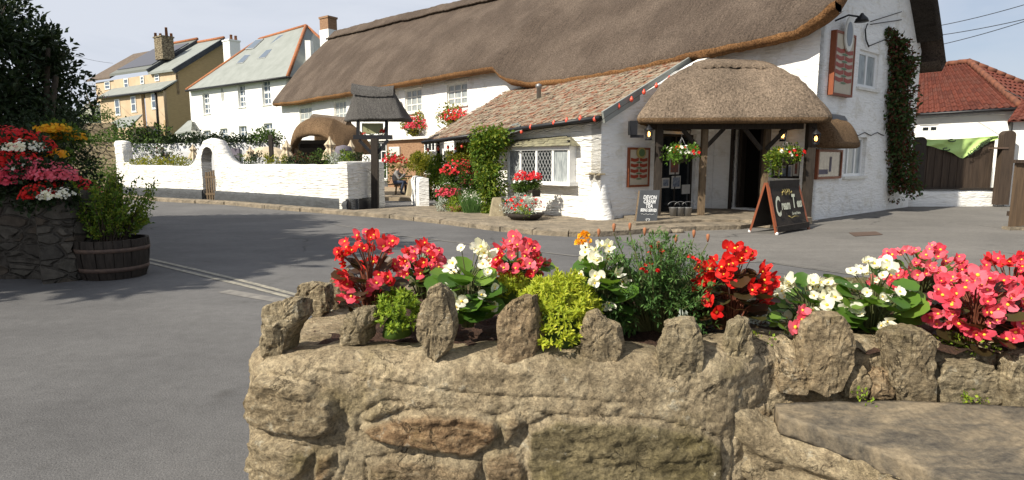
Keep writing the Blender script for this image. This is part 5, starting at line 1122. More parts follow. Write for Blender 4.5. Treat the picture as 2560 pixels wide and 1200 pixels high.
mb = MB(); nbh = pxhole(MBk, 976, 1002, 367, 390); mb.wbox(MBk, nbh[0], nbh[1], nbh[2], nbh[3], .003, .08); nb_ = fin(mb, "notice_case", m_sill, "white notice case on the brick bay above the seated person", "notice board"); mb = MB(); mb.wbox(MBk, nbh[0] + .05, nbh[1] - .05, nbh[2] + .05, nbh[3] - .05, .08, .085); mb.build("papers", m_poster2 if False else m_posterp, nb_)

# picnic table with the seated person
tz = 0.10
pt0 = Vector((-4.0, 24.4, tz)); pt = thing("picnic_table", "weathered wooden picnic table with attached benches in the inn courtyard", "table", pt0)
mb = MB()
for i in range(5): mb.box(pt0 + Vector((.0, -.30 + .15 * i, .745)), (1.75, .14, .035))
mb.build("tabletop", m_wood, pt)
for sg in (-1, 1): mb = MB(); mb.box(pt0 + Vector((0, sg * .68, .44)), (1.75, .24, .04)); mb.build("bench", m_wood, pt)
for x in (-.6, .6):
    mb = MB(); mb.bar(pt0 + Vector((x, -.68, 0)), pt0 + Vector((x, -.22, .72)), .05, .09); mb.bar(pt0 + Vector((x, .68, 0)), pt0 + Vector((x, .22, .72)), .05, .09); mb.bar(pt0 + Vector((x, -.75, .39)), pt0 + Vector((x, .75, .39)), .05, .09); mb.bar(pt0 + Vector((x, -.3, .70)), pt0 + Vector((x, .3, .70)), .05, .07); mb.build("trestle", m_wood, pt)
def skin_body(name, chains, mt_list, root, matfn, sub=2, origin=None):
    vs = []; es_ = []; rs = []; idx = {}
    for ch in chains:
        prev = None
        for key, p, r_ in ch:
            if key not in idx: idx[key] = len(vs); vs.append(Vector(p)); rs.append(r_)
            if prev is not None and prev != idx[key]: es_.append((prev, idx[key]))
            prev = idx[key]
    o = ORG[root.name] if root else origin
    me = bpy.data.meshes.new(name); me.from_pydata([v - o for v in vs], es_, []); obj_ = bpy.data.objects.new(name, me); sc.collection.objects.link(obj_)
    md = obj_.modifiers.new("skin", 'SKIN'); sv = me.skin_vertices[0].data
    for i, r_ in enumerate(rs): sv[i].radius = (r_, r_) if not isinstance(r_, tuple) else r_; sv[i].use_root = (i == 0)
    ms = obj_.modifiers.new("sub", 'SUBSURF'); ms.levels = sub; ms.render_levels = sub
    dg = bpy.context.evaluated_depsgraph_get(); dg.update(); m2 = bpy.data.meshes.new_from_object(obj_.evaluated_get(dg)); bpy.data.objects.remove(obj_)
    m2.name = name; m2.materials.clear()
    for m in mt_list: m2.materials.append(m)
    for p in m2.polygons: p.material_index = matfn(p.center + o); p.use_smooth = True
    ob_ = bpy.data.objects.new(name, m2); sc.collection.objects.link(ob_)
    if root: ob_.parent = root
    ORG[ob_.name] = o; return ob_
hx_ = Vector((-4.66, 23.72, tz + .53))      # pelvis on the near bench, turned to the right
def v3(x, y, z): return hx_ + Vector((x, y, z))
pe = thing("person", "seated person with blond hair, grey top and jeans leaning on the picnic table", "person", hx_ - upn * .1)
ch = [[('pel', v3(0, 0, 0), .145), ('sp1', v3(.04, .02, .17), .13), ('sp2', v3(.10, .05, .33), .155), ('nk', v3(.16, .07, .47), .06), ('hd0', v3(.20, .09, .56), .075), ('hd1', v3(.23, .10, .64), .095), ('hd2', v3(.23, .10, .71), .075)]]
ch.append([('pel', v3(0, 0, 0), .13), ('hipR', v3(.05, .10, -.01), .10), ('knR', v3(.44, .20, .02), .068), ('ankR', v3(.42, .20, -.40), .045), ('toeR', v3(.58, .22, -.46), .035)])
ch.append([('pel', v3(0, 0, 0), .13), ('hipL', v3(.05, -.10, -.01), .10), ('knL', v3(.42, -.14, .02), .068), ('ankL', v3(.30, -.14, -.40), .045), ('toeL', v3(.46, -.15, -.46), .035)])
ch.append([('sp2', v3(.10, .05, .33), .12), ('shR', v3(.14, .22, .36), .065), ('elR', v3(.38, .28, .20), .047), ('wrR', v3(.40, .20, .42), .032), ('pmR', v3(.38, .17, .50), .034)])
ch.append([('sp2', v3(.10, .05, .33), .12), ('shL', v3(.12, -.14, .36), .065), ('elL', v3(.26, -.20, .12), .047), ('wrL', v3(.42, -.02, .30), .032), ('pmL', v3(.44, .02, .38), .034)])
for sd_, pm, dx in (('R', v3(.38, .17, .50), 1), ('L', v3(.44, .02, .38), -1)):
    for k in range(5):
        a = (k - 2) * .014; Lf = (.05, .07, .078, .072, .058)[k]
        if k == 0: ch.append([('pm' + sd_, pm, .034), (f'f{sd_}{k}a', pm + Vector((-.025, -.02, .015)), .011), (f'f{sd_}{k}b', pm + Vector((-.03, -.03, .045)), .009)])
        else: ch.append([('pm' + sd_, pm, .034), (f'f{sd_}{k}a', pm + Vector((-.01, a, Lf * .6)), .010), (f'f{sd_}{k}b', pm + Vector((-.03, a, Lf)), .008)])
def pm_(c):
    l = c - hx_
    if l.z > .47 and l.x < .34: return 0
    if l.z > .43 and l.x > .34: return 0
    if l.x > .36 and l.z > .34 and l.y < .08: return 0
    if l.z < -.41: return 3
    if l.z < .08 and (l.z < .07): return 2
    return 1
skin_body("body", ch, [m_skin, m_grey, m_jean, m_black], pe, pm_, 2)
mb = MB(); hc = v3(.215, .095, .675)
for i in range(900):
    d = rv(); 
    if d.x > .35 and d.z < .45: continue
    p = hc + Vector((d.x * .105, d.y * .10, d.z * .12)) * rnd.uniform(.9, 1.08); leafshape(mb, p, Vector((d.x * .3 - .2, d.y * .3, -1)), d, .07, .018)
mb.lathe(hc - upn * .02, [(.05, -.08), (.095, -.02), (.10, .04), (.085, .09), (.04, .125), (.001, .13)], 14); mb.build("hair", m_hair, pe)
mb = MB(); fc_ = v3(.23, .10, .64); mb.lathe(fc_ + Vector((.098, 0, -.005)), [(.012, -.02), (.016, -.01), (.008, .025)], 6); mb.build("nose", m_skin, pe)
mb = MB()
for sg in (-1, 1): mb.box(fc_ + Vector((.088, sg * .032, .025)), (.012, .022, .010))
mb.build("eyes", m_dark, pe); mb = MB(); mb.box(fc_ + Vector((.088, 0, -.045)), (.012, .04, .010)); mb.build("mouth", m_signred, pe)
mb = MB(); c_ = pt0 + Vector((.25, .0, .765)); mb.lathe(c_, [(.03, 0), (.038, .14), (.034, .14)], 10); fin(mb, "beer_glass", flat("amber", (.45, .20, .04), .2), "half-full amber glass on the picnic table in front of the person", "glass")
mb = MB(); c_ = pt0 + Vector((.48, .10, .765)); mb.lathe(c_, [(.04, 0), (.04, .1), (.036, .1)], 10); fin(mb, "mug", m_sill, "white mug on the right end of the picnic table", "mug")
ro_ = thing("red_shrub", "red-flowered leafy shrub behind the seated person", "shrub", Vector((-5.3, 26.5, .1))); c_ = P(985, 412, 26); a = MB(); cloud(a, c_ - upn * .25, (.7, .4, .65), 600, .11, .6); a.build("foliage", m_lf, ro_); a = MB(); tiny_flowers(a, c_ + upn * .12, (.5, .4, .38), 110, .06); a.build("flowers", m_coral, ro_)

# staddle stones, courtyard steps and small walls
def staddle(px, yb, ytop, dep, w0_, label, group="staddle stones beside the street"):
    b0_ = P(px, yb, dep); t = P(px, ytop, dep); mb = MB(); h0 = (t.z - b0_.z); rows = []
    for z, k in ((0, 1), (.02, 1.03), (h0 * .5, .80), (h0 * .93, .58), (h0, .50)):
        rows.append([b0_ + Vector((x * w0_ * k / 2, y * w0_ * k / 2, z)) for x, y in ((-1, -.8), (-.8, -1), (.8, -1), (1, -.8), (1, .8), (.8, 1), (-.8, 1), (-1, .8))])
    mb.grid(rows, 0, False, True); mb.add(rows[-1], [tuple(range(8))]); o = fin(mb, "staddle_stone", m_staddle, label, "stone", group)
    md = o.modifiers.new("b", 'BEVEL'); md.width = .02; md.segments = 2
staddle(1243, 552, 494, 15.0, .44, "tapered beige staddle stone under the leafy climber, left of the pot below the bay window"); staddle(1034, 492, 447, 23.3, .56, "tapered brown staddle stone beside the picnic table's right end")
mb = MB(); a = Vector((-5.4, 22.4, 0)); mb.prism([a, a + Vector((2.2, -.5, 0)), a + Vector((3.6, 8, 0)), a + Vector((-4, 9, 0))], (0, 0, .14)); struct(mb, "courtyard_paving", mat("courtyard_stone", (.36, .29, .20), .9, (.24, .19, .13), 3))
mb = MB(); lumpy_wall(Wall((-3.45, 20.6), (.25, -.97), (-.97, -.25)), 0, 2.6, lambda s: -.05, lambda s: .95, .3, "garden_pier", m_white, "low rounded white wall at the courtyard entrance beside the shrubs", "wall", 30, 8, .04)
# shrubs and pots along the recessed wall
def potplant(px, py, dep, rx, rh, lm, fm, nf, lb, pot=True, fs=.045, nl=None, L=.075, name="potted_plant", ybase=None, potm=None, dy=.3):
    c_ = P(px, py, dep); gz_ = P(px, ybase, dep).z if ybase else .12; ro_ = thing(name, lb, "plant", Vector((c_.x, c_.y, gz_)), None)
    a = MB(); cloud(a, c_, (rx, dy, rh), nl or int(2100 * rx * rh / .12), L, .6, clump=20); a.build("foliage", lm, ro_)
    if nf: b_ = MB(); tiny_flowers(b_, c_ + upn * rh * .1, (rx * .98, dy, rh), nf, fs); b_.build("flowers", fm, ro_)
    if pot: b_ = MB(); b_.lathe(Vector((c_.x, c_.y, gz_)), [(.13, 0), (.19, .22), (.21, .26), (.19, .26)], 14); b_.build("pot", potm or m_terra, ro_)
    return ro_
potplant(1055, 412, 20.8, .38, .46, m_lfy, None, 0, "yellow-green topiary shrub nearest the picnic table", False, ybase=470, dy=.35); potplant(1100, 418, 19.6, .36, .36, m_lfw, None, 0, "mid-green rounded shrub between the topiary and the red flowers", False, ybase=480)
potplant(1158, 385, 18.6, .44, .32, m_lfy, m_red, 8, "golden-green shrub under the string of red bulbs", False, ybase=430)
potplant(1092, 470, 19.4, .34, .45, m_lfw, None, 0, "trailing green shrub over the low rounded white wall", False, ybase=500)
potplant(1150, 435, 17.4, .52, .34, m_lf, m_coral, 190, "wide bank of red and pink flowers by the recessed wall", False, .045, ybase=490)
potplant(1180, 460, 17.3, .30, .28, m_lf, m_pink, 60, "green and pink flowering plant between the flower bank and the climber", False, .04, ybase=500)
potplant(1122, 488, 16.6, .36, .22, m_lf, m_pink, 230, "mound of deep pink flowers at the kerb, left of the tall grassy plant", True, .035, ybase=535)
potplant(1112, 512, 16.4, .22, .20, m_silver, None, 0, "silver-leaved trailing plant below the pink mound", False, ybase=535, L=.05)
potplant(1142, 513, 16.2, .24, .20, m_lfs2, None, 0, "lime-green cushion plant beside the silver trailing plant", True, ybase=540, L=.045)
a = MB(); c_ = P(1180, 545, 15.9)
for i in range(420):
    d = Vector((rnd.uniform(-1, 1), rnd.uniform(-1, 1), 2.2)).normalized(); p = c_ + Vector((rnd.uniform(-.16, .16), rnd.uniform(-.15, .15), 0)); L = rnd.uniform(.35, .85); s_ = Vector((.012, 0, 0)); a.add([p - s_, p + s_, p + d * L], [(0, 1, 2)])
fin(a, "grassy_plant", m_lfm, "tall fine-leaved grassy plant between the kerb pots and the climber", "plant")
cl = thing("climber", "tall column of leafy green climber covering the corner where the lean-to steps back", "climber", P(1232, 548, 15.6)); a = MB()
for k in range(22):
    t = k / 21; px = 1222 + 8 * math.sin(t * 5) ; py = 540 - 200 * t; wd = .16 + .19 * t ** .7; cloud(a, P(px, py, 15.8 + .15 * t), (wd + .02, .26, .22), 230, .11, .5, 0, .4, 6, droop=.6)
for k in range(12): cloud(a, P(1216 + 3 * k, 352 - (k % 3) * 8 + 6, 15.9), (.24, .22, .2), 150, .12, .5, droop=.5)
a.build("foliage", m_lfw, cl); a = MB(); a.tube([P(1222, 550, 15.8), P(1232, 450, 15.9), P(1226, 360, 16)], [.05, .04, .02], 6); a.build("stem", m_bark, cl)
# pot and trough below the bay window
potplant(1308, 520, 14.05, .46, .26, m_silver, m_red, 55, "silver foliage and red flowers in a low bowl below the bay window", False, .04, L=.05, ybase=552)
mb = MB(); c_ = P(1312, 552, 14.0); mb.lathe(c_, [(.25, 0), (.40, .10), (.46, .18), (.42, .18)], 20); fin(mb, "bowl_planter", m_timber, "dark shallow bowl holding the silver and red planting", "planter")
potplant(1310, 532, 13.7, .22, .10, m_lfs2, None, 0, "small lime-green cushion at the front of the silver and red bowl", False, L=.04, ybase=545, dy=.15)
potplant(1316, 463, 14.6, .36, .17, m_lf, m_coral, 0, "green trailing leaves of the trough under the bay window", False, L=.07, ybase=485, dy=.2)
for px, r_, lb in ((1303, .17, "left cushion of coral geraniums in the trough under the bay window"), (1335, .16, "right cushion of coral geraniums in the trough under the bay window")):
    b_ = MB(); tiny_flowers(b_, P(px, 446, 14.5), (r_, .18, .16), 80, .035); fin(b_, "geranium", m_coral, lb, "flower", "coral geraniums under the bay window")
mb = MB(); c_ = P(1316, 482, 14.65); mb.box(c_, (.72, .26, .16), math.atan2(u_[1], u_[0])); fin(mb, "window_trough", m_timber, "dark wooden trough fixed below the bay window", "planter")
a = MB()
for k in range(3): cloud(a, E.pt(s_step - .1, .7 + .5 * k, -.3), (.3, .3, .35), 160, .1, .5, droop=.4)
fin(a, "wall_climber", m_lfw, "thin leafy growth in the shaded recess behind the column of climber", "climber")

# creeper on the gable
cr = MB()
for k in range(40):
    t = k / 39; py = 470 - 360 * t; wd = 24 - 6 * t if py > 130 else 9; px = 2240 + 5 * math.sin(t * 9); s_, z_ = GB.hit(px, py, .1); sw = abs(GB.hit(px + wd, py)[0] - s_); cloud(cr, GB.pt(s_, z_, .08), (sw * .45, sw * .45, .20), 300, .12, .6, 0, .3, 8, cut=lambda p: (p - GB.o).dot(GB.n) > -.02, droop=.5)
for pts in ([(2232, 170), (2222, 120), (2212, 82), (2222, 75)], [(2236, 130), (2228, 85), (2238, 95)], [(2216, 150), (2228, 95)]):
    for i in range(len(pts) - 1):
        for q in range(9): t = q / 9; s_, z_ = GB.hit(pts[i][0] + (pts[i + 1][0] - pts[i][0]) * t, pts[i][1] + (pts[i + 1][1] - pts[i][1]) * t); cloud(cr, GB.pt(s_, z_, .04), (.06, .06, .07), 16, .09, .6, 0, .3, 2)
for i in range(16): s_, z_ = GB.hit(2222 + rnd.uniform(-8, 6), 470 - 11 * i); cloud(cr, GB.pt(s_, z_, .04), (.14, .1, .12), 22, .10, .6, 0, .3, 2)
fin(cr, "wall_creeper", m_lfc, "red and green creeper climbing the right side of the white gable", "climber")

# ================================================================== SIGNS AND FITTINGS ON THE INN
def menu_board(W, h, label, rows_, depth=.07, emblem=None, grp=None, thick=.05, oo=.0):
    s0, s1, z0, z1 = h; c_ = W.pt((s0 + s1) / 2, z0, depth); ro_ = thing("menu_board", label, "menu board", c_, grp); fw = thick; rd = lambda a: W.pt(a, 0)
    f = MB(); a0, a1 = oo + .004, oo + depth
    f.wbox(W, s0, s0 + fw, z0, z1, a0, a1); f.wbox(W, s1 - fw, s1, z0, z1, a0, a1); f.wbox(W, s0 + fw, s1 - fw, z0, z0 + fw, a0, a1); f.wbox(W, s0 + fw, s1 - fw, z1 - fw, z1, a0, a1); f.build("frame", m_redwood, ro_)
    p = MB(); p.wbox(W, s0 + fw, s1 - fw, z0 + fw, z1 - fw, a0, a1 - .02); p.build("panel", m_cream, ro_)
    H = z1 - z0; n = rows_; p = MB(); q = MB()
    for k in range(n):
        zz = z0 + H * (.20 + .56 * (k + .5) / n); hh = H * .56 / n * .34
        for x0, x1 in ((s0 + fw * 1.8, (s0 + s1) / 2 - .02), ((s0 + s1) / 2 + .02, s1 - fw * 1.8)):
            e = a1 - .012; nx = 6
            pts = [W.pt(x0 + (x1 - x0) * i / nx, zz + hh * .85 + hh * .25 * math.cos(2 * math.pi * i / nx), e) for i in range(nx + 1)] + [W.pt(x1 + (x0 - x1) * i / nx, zz - hh * .85 + hh * .25 * math.cos(2 * math.pi * i / nx), e) for i in range(nx + 1)]
            p.add(pts, [tuple(range(len(pts)))])
        q.add([W.pt((s0 + s1) / 2 + .07 * math.cos(a) * (s1 - s0) / .5, zz - hh * 1.35 + hh * .42 * math.sin(a), a1 - .010) for a in [i * math.pi / 6 for i in range(12)]], [tuple(range(12))])
    p.build("red_banners", m_signred, ro_); q.build("green_ovals", m_green, ro_)
    if emblem:
        q = MB(); es_, ez_, ew, eh = emblem; q.prism([W.pt(es_ + ew * math.cos(a), ez_ + eh * math.sin(a), a1) for a in [i * math.pi / 12 for i in range(24)]], W.n * .035); em = q.build("emblem", m_gold if ew < .2 and grp is None else m_sill, ro_)
        q = MB(); q.prism([W.pt(es_ + ew * .7 * math.cos(a), ez_ + eh * .7 * math.sin(a), a1 + .036) for a in [i * math.pi / 12 for i in range(24)]], W.n * .006); q.build("emblem_face", m_green if em.data.materials[0] == m_gold else m_metal, em)
    return ro_
h1 = pxhole(EE, 1567, 1620, 369, 467); es_, ez_ = EE.hit(1597, 382); menu_board(EE, h1, "red-framed menu board with four red bands on the shaded wall left of the porch", 4, .06, (es_, ez_, .16, .13))
h2 = pxhole(GB, 2072, 2122, 82, 242); es_, ez_ = GB.hit(2106, 88); menu_board(GB, h2, "tall red-framed sign board with five red bands high on the gable, oval emblem on top", 5, .14, (es_, ez_, .24, .42), None, .055)
nh = pxhole(GB, 2037, 2098, 374, 447); ro_ = thing("notice_board", "red-framed glazed notice board under the small thatched hood on the gable corner", "notice board", GB.pt((nh[0] + nh[1]) / 2, nh[2]))
f = MB(); f.wbox(GB, nh[0], nh[0] + .06, nh[2], nh[3], .004, .08); f.wbox(GB, nh[1] - .06, nh[1], nh[2], nh[3], .004, .08); f.wbox(GB, nh[0] + .06, nh[1] - .06, nh[2], nh[2] + .06, .004, .08); f.wbox(GB, nh[0] + .06, nh[1] - .06, nh[3] - .06, nh[3], .004, .08); f.build("frame", m_redwood, ro_); f = MB(); f.wbox(GB, nh[0] + .06, nh[1] - .06, nh[2] + .06, nh[3] - .06, .004, .05); f.build("panel", mat("dim_glass_panel", (.26, .22, .17), .15, (.16, .13, .10), 5), ro_)
f = MB(); f.wbox(GB, nh[0] + .5 * (nh[1] - nh[0]), nh[0] + .58 * (nh[1] - nh[0]), nh[2] + .18, nh[3] - .18, .05, .056); f.wbox(GB, nh[0] + .12, nh[0] + .45 * (nh[1] - nh[0]), nh[2] + .12, nh[2] + .24, .05, .056); f.build("papers", m_cover, ro_)
# small thatched hood over it
hd_ = MB(); z_ = GB.hit(2085, 368, .35)[1]; s0 = nh[0] - .25; s1 = GB.hit(2128, 360, .3)[0]; zt_h = GB.hit(2085, 296)[1]
bl = rect_loop(GB.pt(s0, z_ + .15, .62), GB.pt(s1, z_ + .15, .55), GB.pt(s1, z_ + .15, .03), GB.pt(s0, z_ + .15, .03), 8, .12); rl = ridge_loop(GB.pt(s0 + .15, zt_h, .12), GB.pt(s1 - .45, zt_h, .12), 8, .04, GB.n * -1); thatch_cap(hd_, bl, rl, .16, .17, .2, 10, 1, .02, .08, .03); hd_.grid([rl, [sum(rl, Vector()) / len(rl)] * len(rl)], 0, False, True); ho = hd_.build("gable_hood", [m_thatch_b, m_thatch_b], inn)
q = MB(); rows = []
for i in range(13): t = i / 12; c_ = GB.pt(s0 + .05 + (s1 - s0 - .35) * t, zt_h + .05, .0); rows.append([c_ + GB.n * .30 - upn * .12, c_ + GB.n * .22 + upn * .0, c_ + GB.n * .05 + upn * .05, c_])
q.grid(rows); q.build("hood_flashing", m_slate_d, ho)
# lamp over the high sign, wires, bracket
q = MB(); a = GB.pt(*GB.hit(2088, 52), 0); bb = a + GB.n * .5 + GB.u * .15 + upn * .03; q.tube([a, a + GB.n * .3 + upn * .08, bb], .022, 6); q.lathe(bb + GB.u * .12 - upn * .10, [(.16, 0), (.13, .08), (.05, .16), (.03, .2)], 12); fl = fin(q, "flood_lamp", m_black, "black hooded lamp on a bracket above the tall gable sign", "lamp")
q = MB(); q.tube([GB.pt(*GB.hit(2165, 60), .04), GB.pt(*GB.hit(2158, 75), .05), GB.pt(*GB.hit(2160, 100), .05), GB.pt(*GB.hit(2166, 118), .06)], .02, 5); q.tube([GB.pt(*GB.hit(2166, 116), .06), GB.pt(*GB.hit(2218, 96), .04)], .014, 4); q.tube([GB.pt(*GB.hit(2170, 55), .06), GB.pt(*GB.hit(2250, 30), .04)], .012, 4); q.tube([GB.pt(*GB.hit(2170, 62), .06), GB.pt(*GB.hit(2250, 50), .04)], .012, 4); fin(q, "gable_cable", m_wire, "thin cables and bracket running over the white gable above the upper window", "cable")
q = MB(); q.tube([GB.pt(*GB.hit(x, 335 + 4 * math.sin(x * .2)), .02) for x in range(2120, 2216, 8)], .012, 4); fin(q, "wall_cable", m_wire, "thin sagging cable across the gable above the lower window", "cable")
# camera-like box and speaker on the lean-to end wall
q = MB(); c_ = P(1582, 320, 14.1); q.box(c_, (.18, .2, .32)); q.box(c_ + Vector((.10, 0, -.19)), (.30, .10, .06)); fin(q, "black_wall_box", m_black, "black box fitting under the left end of the porch thatch", "fitting")
# lanterns
for px, py, dd, lb in ((1622, 335, 14.0, "lit lantern at the far left corner of the porch"), (1718, 335, 15.6, "small lit lantern inside the porch above the left hanging basket"), (1957, 339, 15.0, "lit lantern inside the porch above the right hanging basket"), (2040, 346, 13.85, "lit lantern on the porch's right corner post by the small thatched hood")):
    c_ = P(px, py, dd); ro_ = thing("lantern", lb, "lantern", c_ - upn * .13, "lit lanterns round the porch")
    f = MB(); f.lathe(c_, [(.09, -.14), (.07, -.10), (.07, -.095)], 6); f.lathe(c_, [(.11, .09), (.10, .11), (.03, .18), (.01, .21)], 6)
    for k in range(6): a = k * math.pi / 3; f.bar(c_ + Vector((.068 * math.cos(a), .068 * math.sin(a), -.1)), c_ + Vector((.095 * math.cos(a), .095 * math.sin(a), .09)), .012)
    f.bar(c_ + upn * .19, c_ + Vector((0, .25, .26)), .02); f.build("frame", m_black, ro_); f = MB(); f.lathe(c_, [(.02, -.06), (.035, -.02), (.03, .03), (.005, .06)], 8); f.build("bulb", m_lamp, ro_)
# hanging baskets in the porch
for px, py, dd, lb, side in ((1703, 382, 14.15, "hanging basket of white, yellow and red flowers in the left opening of the porch", 0), (1962, 388, 14.1, "trailing green hanging basket with few red flowers in the porch's right opening", 1)):
    c_ = P(px, py, dd); ro_ = thing("hanging_basket", lb, "flower basket", c_ - upn * .3, None)
    a = MB(); cloud(a, c_, (.40, .30, .18), 700, .075, .65, clump=26); 
    if side: cloud(a, c_ + Vector((-.18, 0, -.2)), (.2, .2, .22), 300, .08, .65, clump=8)
    a.build("foliage", m_lfw if side else m_lfb, ro_)
    for mt, n, cc, rr3 in ((m_wht, 26 if not side else 9, c_ + Vector((-.05, -.05, 0)), (.42, .3, .16)), (m_red, 14, c_ + Vector((.12, -.05, 0)), (.32, .3, .20)), (m_yel, 4, c_ + Vector((-.14, -.1, .12)), (.08, .1, .05))):
        b_ = MB(); tiny_flowers(b_, cc, rr3, n, .045); b_.build("flowers", mt, ro_)
    f = MB(); f.lathe(c_ - upn * .24, [(.03, 0), (.14, .05), (.2, .2)], 12); f.build("bowl", m_timber, ro_); f = MB()
    for k in range(3): an = k * 2.1; f.tube([c_ + Vector((.18 * math.cos(an), .18 * math.sin(an), 0)), c_ + upn * .36], .005, 4)
    f.tube([c_ + upn * .36, c_ + upn * .5], .006, 4); f.build("chains", m_metal, ro_)
# posters behind the porch glass
def poster(W, px0, px1, y0, y1, mt, lb, out=.012):
    h = pxhole(W, px0, px1, y0, y1); f = MB(); f.wbox(W, h[0], h[1], h[2], h[3], -.12 + .0, -.12 + out); o = fin(f, "poster", m_posterp, lb, "poster", "posters in the porch windows"); f = MB(); f.wbox(W, h[0] + .04, h[1] - .04, h[2] + .05, h[3] - .04, -.12 + out, -.12 + out + .003); f.build("print", mt, o)
poster(EE, 1683, 1707, 395, 436, m_poster, "orange-brown poster in the left porch window under the basket"); poster(EE, 1688, 1710, 440, 472, m_poster2, "blue and white poster below the orange-brown one in the left porch window"); poster(EE, 1664, 1682, 445, 470, m_poster2, "small pale leaflet at the left of the left porch window"); poster(EE, 1714, 1734, 462, 485, m_posterp, "tilted pale leaflet at the right of the left porch window")
poster(M, 1928, 1945, 415, 446, m_poster, "narrow poster at the left of the right porch window"); poster(M, 1948, 1976, 412, 446, m_poster2, "dark picture poster in the middle of the right porch window"); poster(M, 1978, 1992, 404, 440, m_poster, "small poster at the right of the right porch window")
for px, lb in ((1690, "left white bucket on the floor inside the porch"), (1707, "middle white bucket on the porch floor, nearest the step"), (1726, "right grey-white bucket on the porch floor by the post")):
    c_ = G(px, 543, .17); c_ += Vector((0, .25, 0)); f = MB(); f.lathe(c_, [(.08, 0), (.105, .20), (.115, .21), (.10, .21), (.09, .18)], 14); o = fin(f, "bucket", m_metal, lb, "bucket", "white buckets in the porch"); f = MB(); f.tube([c_ + Vector((.14 * math.cos(a), -.02, .26 + .09 * math.sin(a))) for a in [k * math.pi / 8 for k in range(9)]], .006, 4); f.build("handle", m_metal, o)
# string of red bulbs along the eaves and verge
sl_ = thing("string_lights", "string of red bulbs hung along the lean-to eaves and up its verge", "string lights", eR.copy() if False else E.pt(0, 2.5, .3)); cab = MB(); EpR, EpL = E.pt(-.22, zR, .25), E.pt(sL + .05, zL, .25); pts = []
for i in range(60):
    t = i / 59; pts.append(EpR.lerp(EpL, t) + E.n * .10 - upn * (.16 + .05 * abs(math.sin(i * 1.1))))
vt = [EpR.lerp(M.pt(TR[0], TR[1], .05), k / 14) + Vector((.10, -.16, -.02)) for k in range(12)]
cab.tube(pts, .008, 4); cab.tube([pts[0]] + vt, .008, 4); cab.build("cable", m_wire, sl_)
def bulb(p): f = MB(); f.lathe(p - upn * .05, [(.012, -.075), (.04, -.045), (.045, 0), (.02, .035), (.015, .06)], 8); f.build("bulb", m_bulb, sl_)
for px, py in ((1487, 296), (1451, 295), (1417, 300), (1385, 306), (1327, 316), (1304, 328)): s_, z_ = E.hit(px, py, .33); bulb(E.pt(s_, z_ + .05, .33))
for px, py in ((1230, 350), (1206, 356), (1181, 360), (1155, 364), (1120, 367), (1095, 370), (1070, 374)): s_, z_ = E.hit(px, py, .1); bulb(E.pt(s_, z_ + .05, .1))
for px, py in ((1547, 264), (1579, 246), (1610, 228), (1641, 212), (1673, 194)): s_, z_ = EE.hit(px, py, .18); bulb(EE.pt(s_, z_ + .04, .18))
# overhead wires
def wire(p0, p1, sag, lb): f = MB(); f.tube([p0.lerp(p1, k / 16) - upn * sag * 4 * (k / 16) * (1 - k / 16) for k in range(17)], .013, 4); fin(f, "overhead_wire", m_wire, lb, "wire", "overhead wires")
wire(P(2315, 70, 22), P(2750, -50, 16), .12, "topmost overhead wire in the sky right of the gable"); wire(P(2318, 92, 22), P(2750, 0, 16), .1, "middle overhead wire in the sky right of the gable"); wire(P(2322, 118, 22), P(2750, -12, 15), .1, "lowest overhead wire above the red roof"); wire(P(2512, 225, 19), P(2750, 300, 17), .1, "short cable dropping right beyond the red hipped roof")
wire(P(120, 118, 50), P(282, 158, 62), .2, "upper thin wire left of the ochre terrace"); wire(P(120, 172, 50), P(225, 200, 66), .2, "lower thin wire left of the ochre terrace")

# A-board and chalkboard
ab = thing("sandwich_board", "brown wooden sandwich board lettered Cream Teas standing before the porch", "sign", G(1960, 585)); ytop_ = P(1917, 458, 11.9)
f1, f2, f3 = G(1942, 588), G(2022, 574), G(1874, 581); L12 = f2 - f1; L12.z = 0; top1 = P(1918, 457, (f1.y + f3.y) / 2 + .1); top2 = top1 + L12 * .93; top2.z = top1.z
f4 = f3 + L12 * .93; f4.z = 0; d12 = L12.normalized()
def panel(a, b_, ta, tb, nm, lettered):
    mb = MB(); up1 = (ta - a).normalized(); w_ = .055
    mb.bar(a, ta, w_, .04); nrm = d12.cross(up1).normalized(); mb.build("stile", m_redwood, ab); mb = MB(); mb.bar(b_, tb, w_, .04); mb.build("stile", m_redwood, ab)
    mb = MB(); a2, b2, ta2, tb2 = a.lerp(ta, .10) , b_.lerp(tb, .10), a.lerp(ta, .985), b_.lerp(tb, .985); e = nrm * .012
    mb.hexa([a2 - e, b2 - e, b2 + e, a2 + e, ta2 - e, tb2 - e, tb2 + e, ta2 + e]); p_ = mb.build(nm, m_timber, ab); return a2, b2, ta2, tb2, nrm, up1, p_
a2, b2, ta2, tb2, nrm, up1, pn = panel(f1, f2, top1, top2, "front_panel", True); fn_ = nrm if nrm.y < 0 else -nrm
panel(f3, f4, top1 + Vector((-.03, .03, 0)), top2 + Vector((-.03, .03, 0)), "rear_panel", False)
mb = MB(); mb.bar(a2 + fn_ * .02, b2 + fn_ * .02, .04, .12); mb.build("cross_rail", m_timber, ab); mb = MB(); mb.bar(ta2 + fn_ * .02 - up1 * .03, tb2 + fn_ * .02 - up1 * .03, .04, .16); mb.build("cross_rail", m_timber, ab)
for p in (f1, f3): mb = MB(); mb.lathe(p + Vector((0, 0, .0)), [(.03, 0), (.035, .03), (.02, .06)], 8); mb.build("white_foot", m_upvc, ab)
cc = (a2 + b2 + ta2 + tb2) / 4 + fn_ * .02; rt_ = d12; upt = up1; mb = MB(); 
def onp(x, y, o=.016): return cc + rt_ * x + upt * y + fn_ * (o - .0)
Wp = (b2 - a2).length
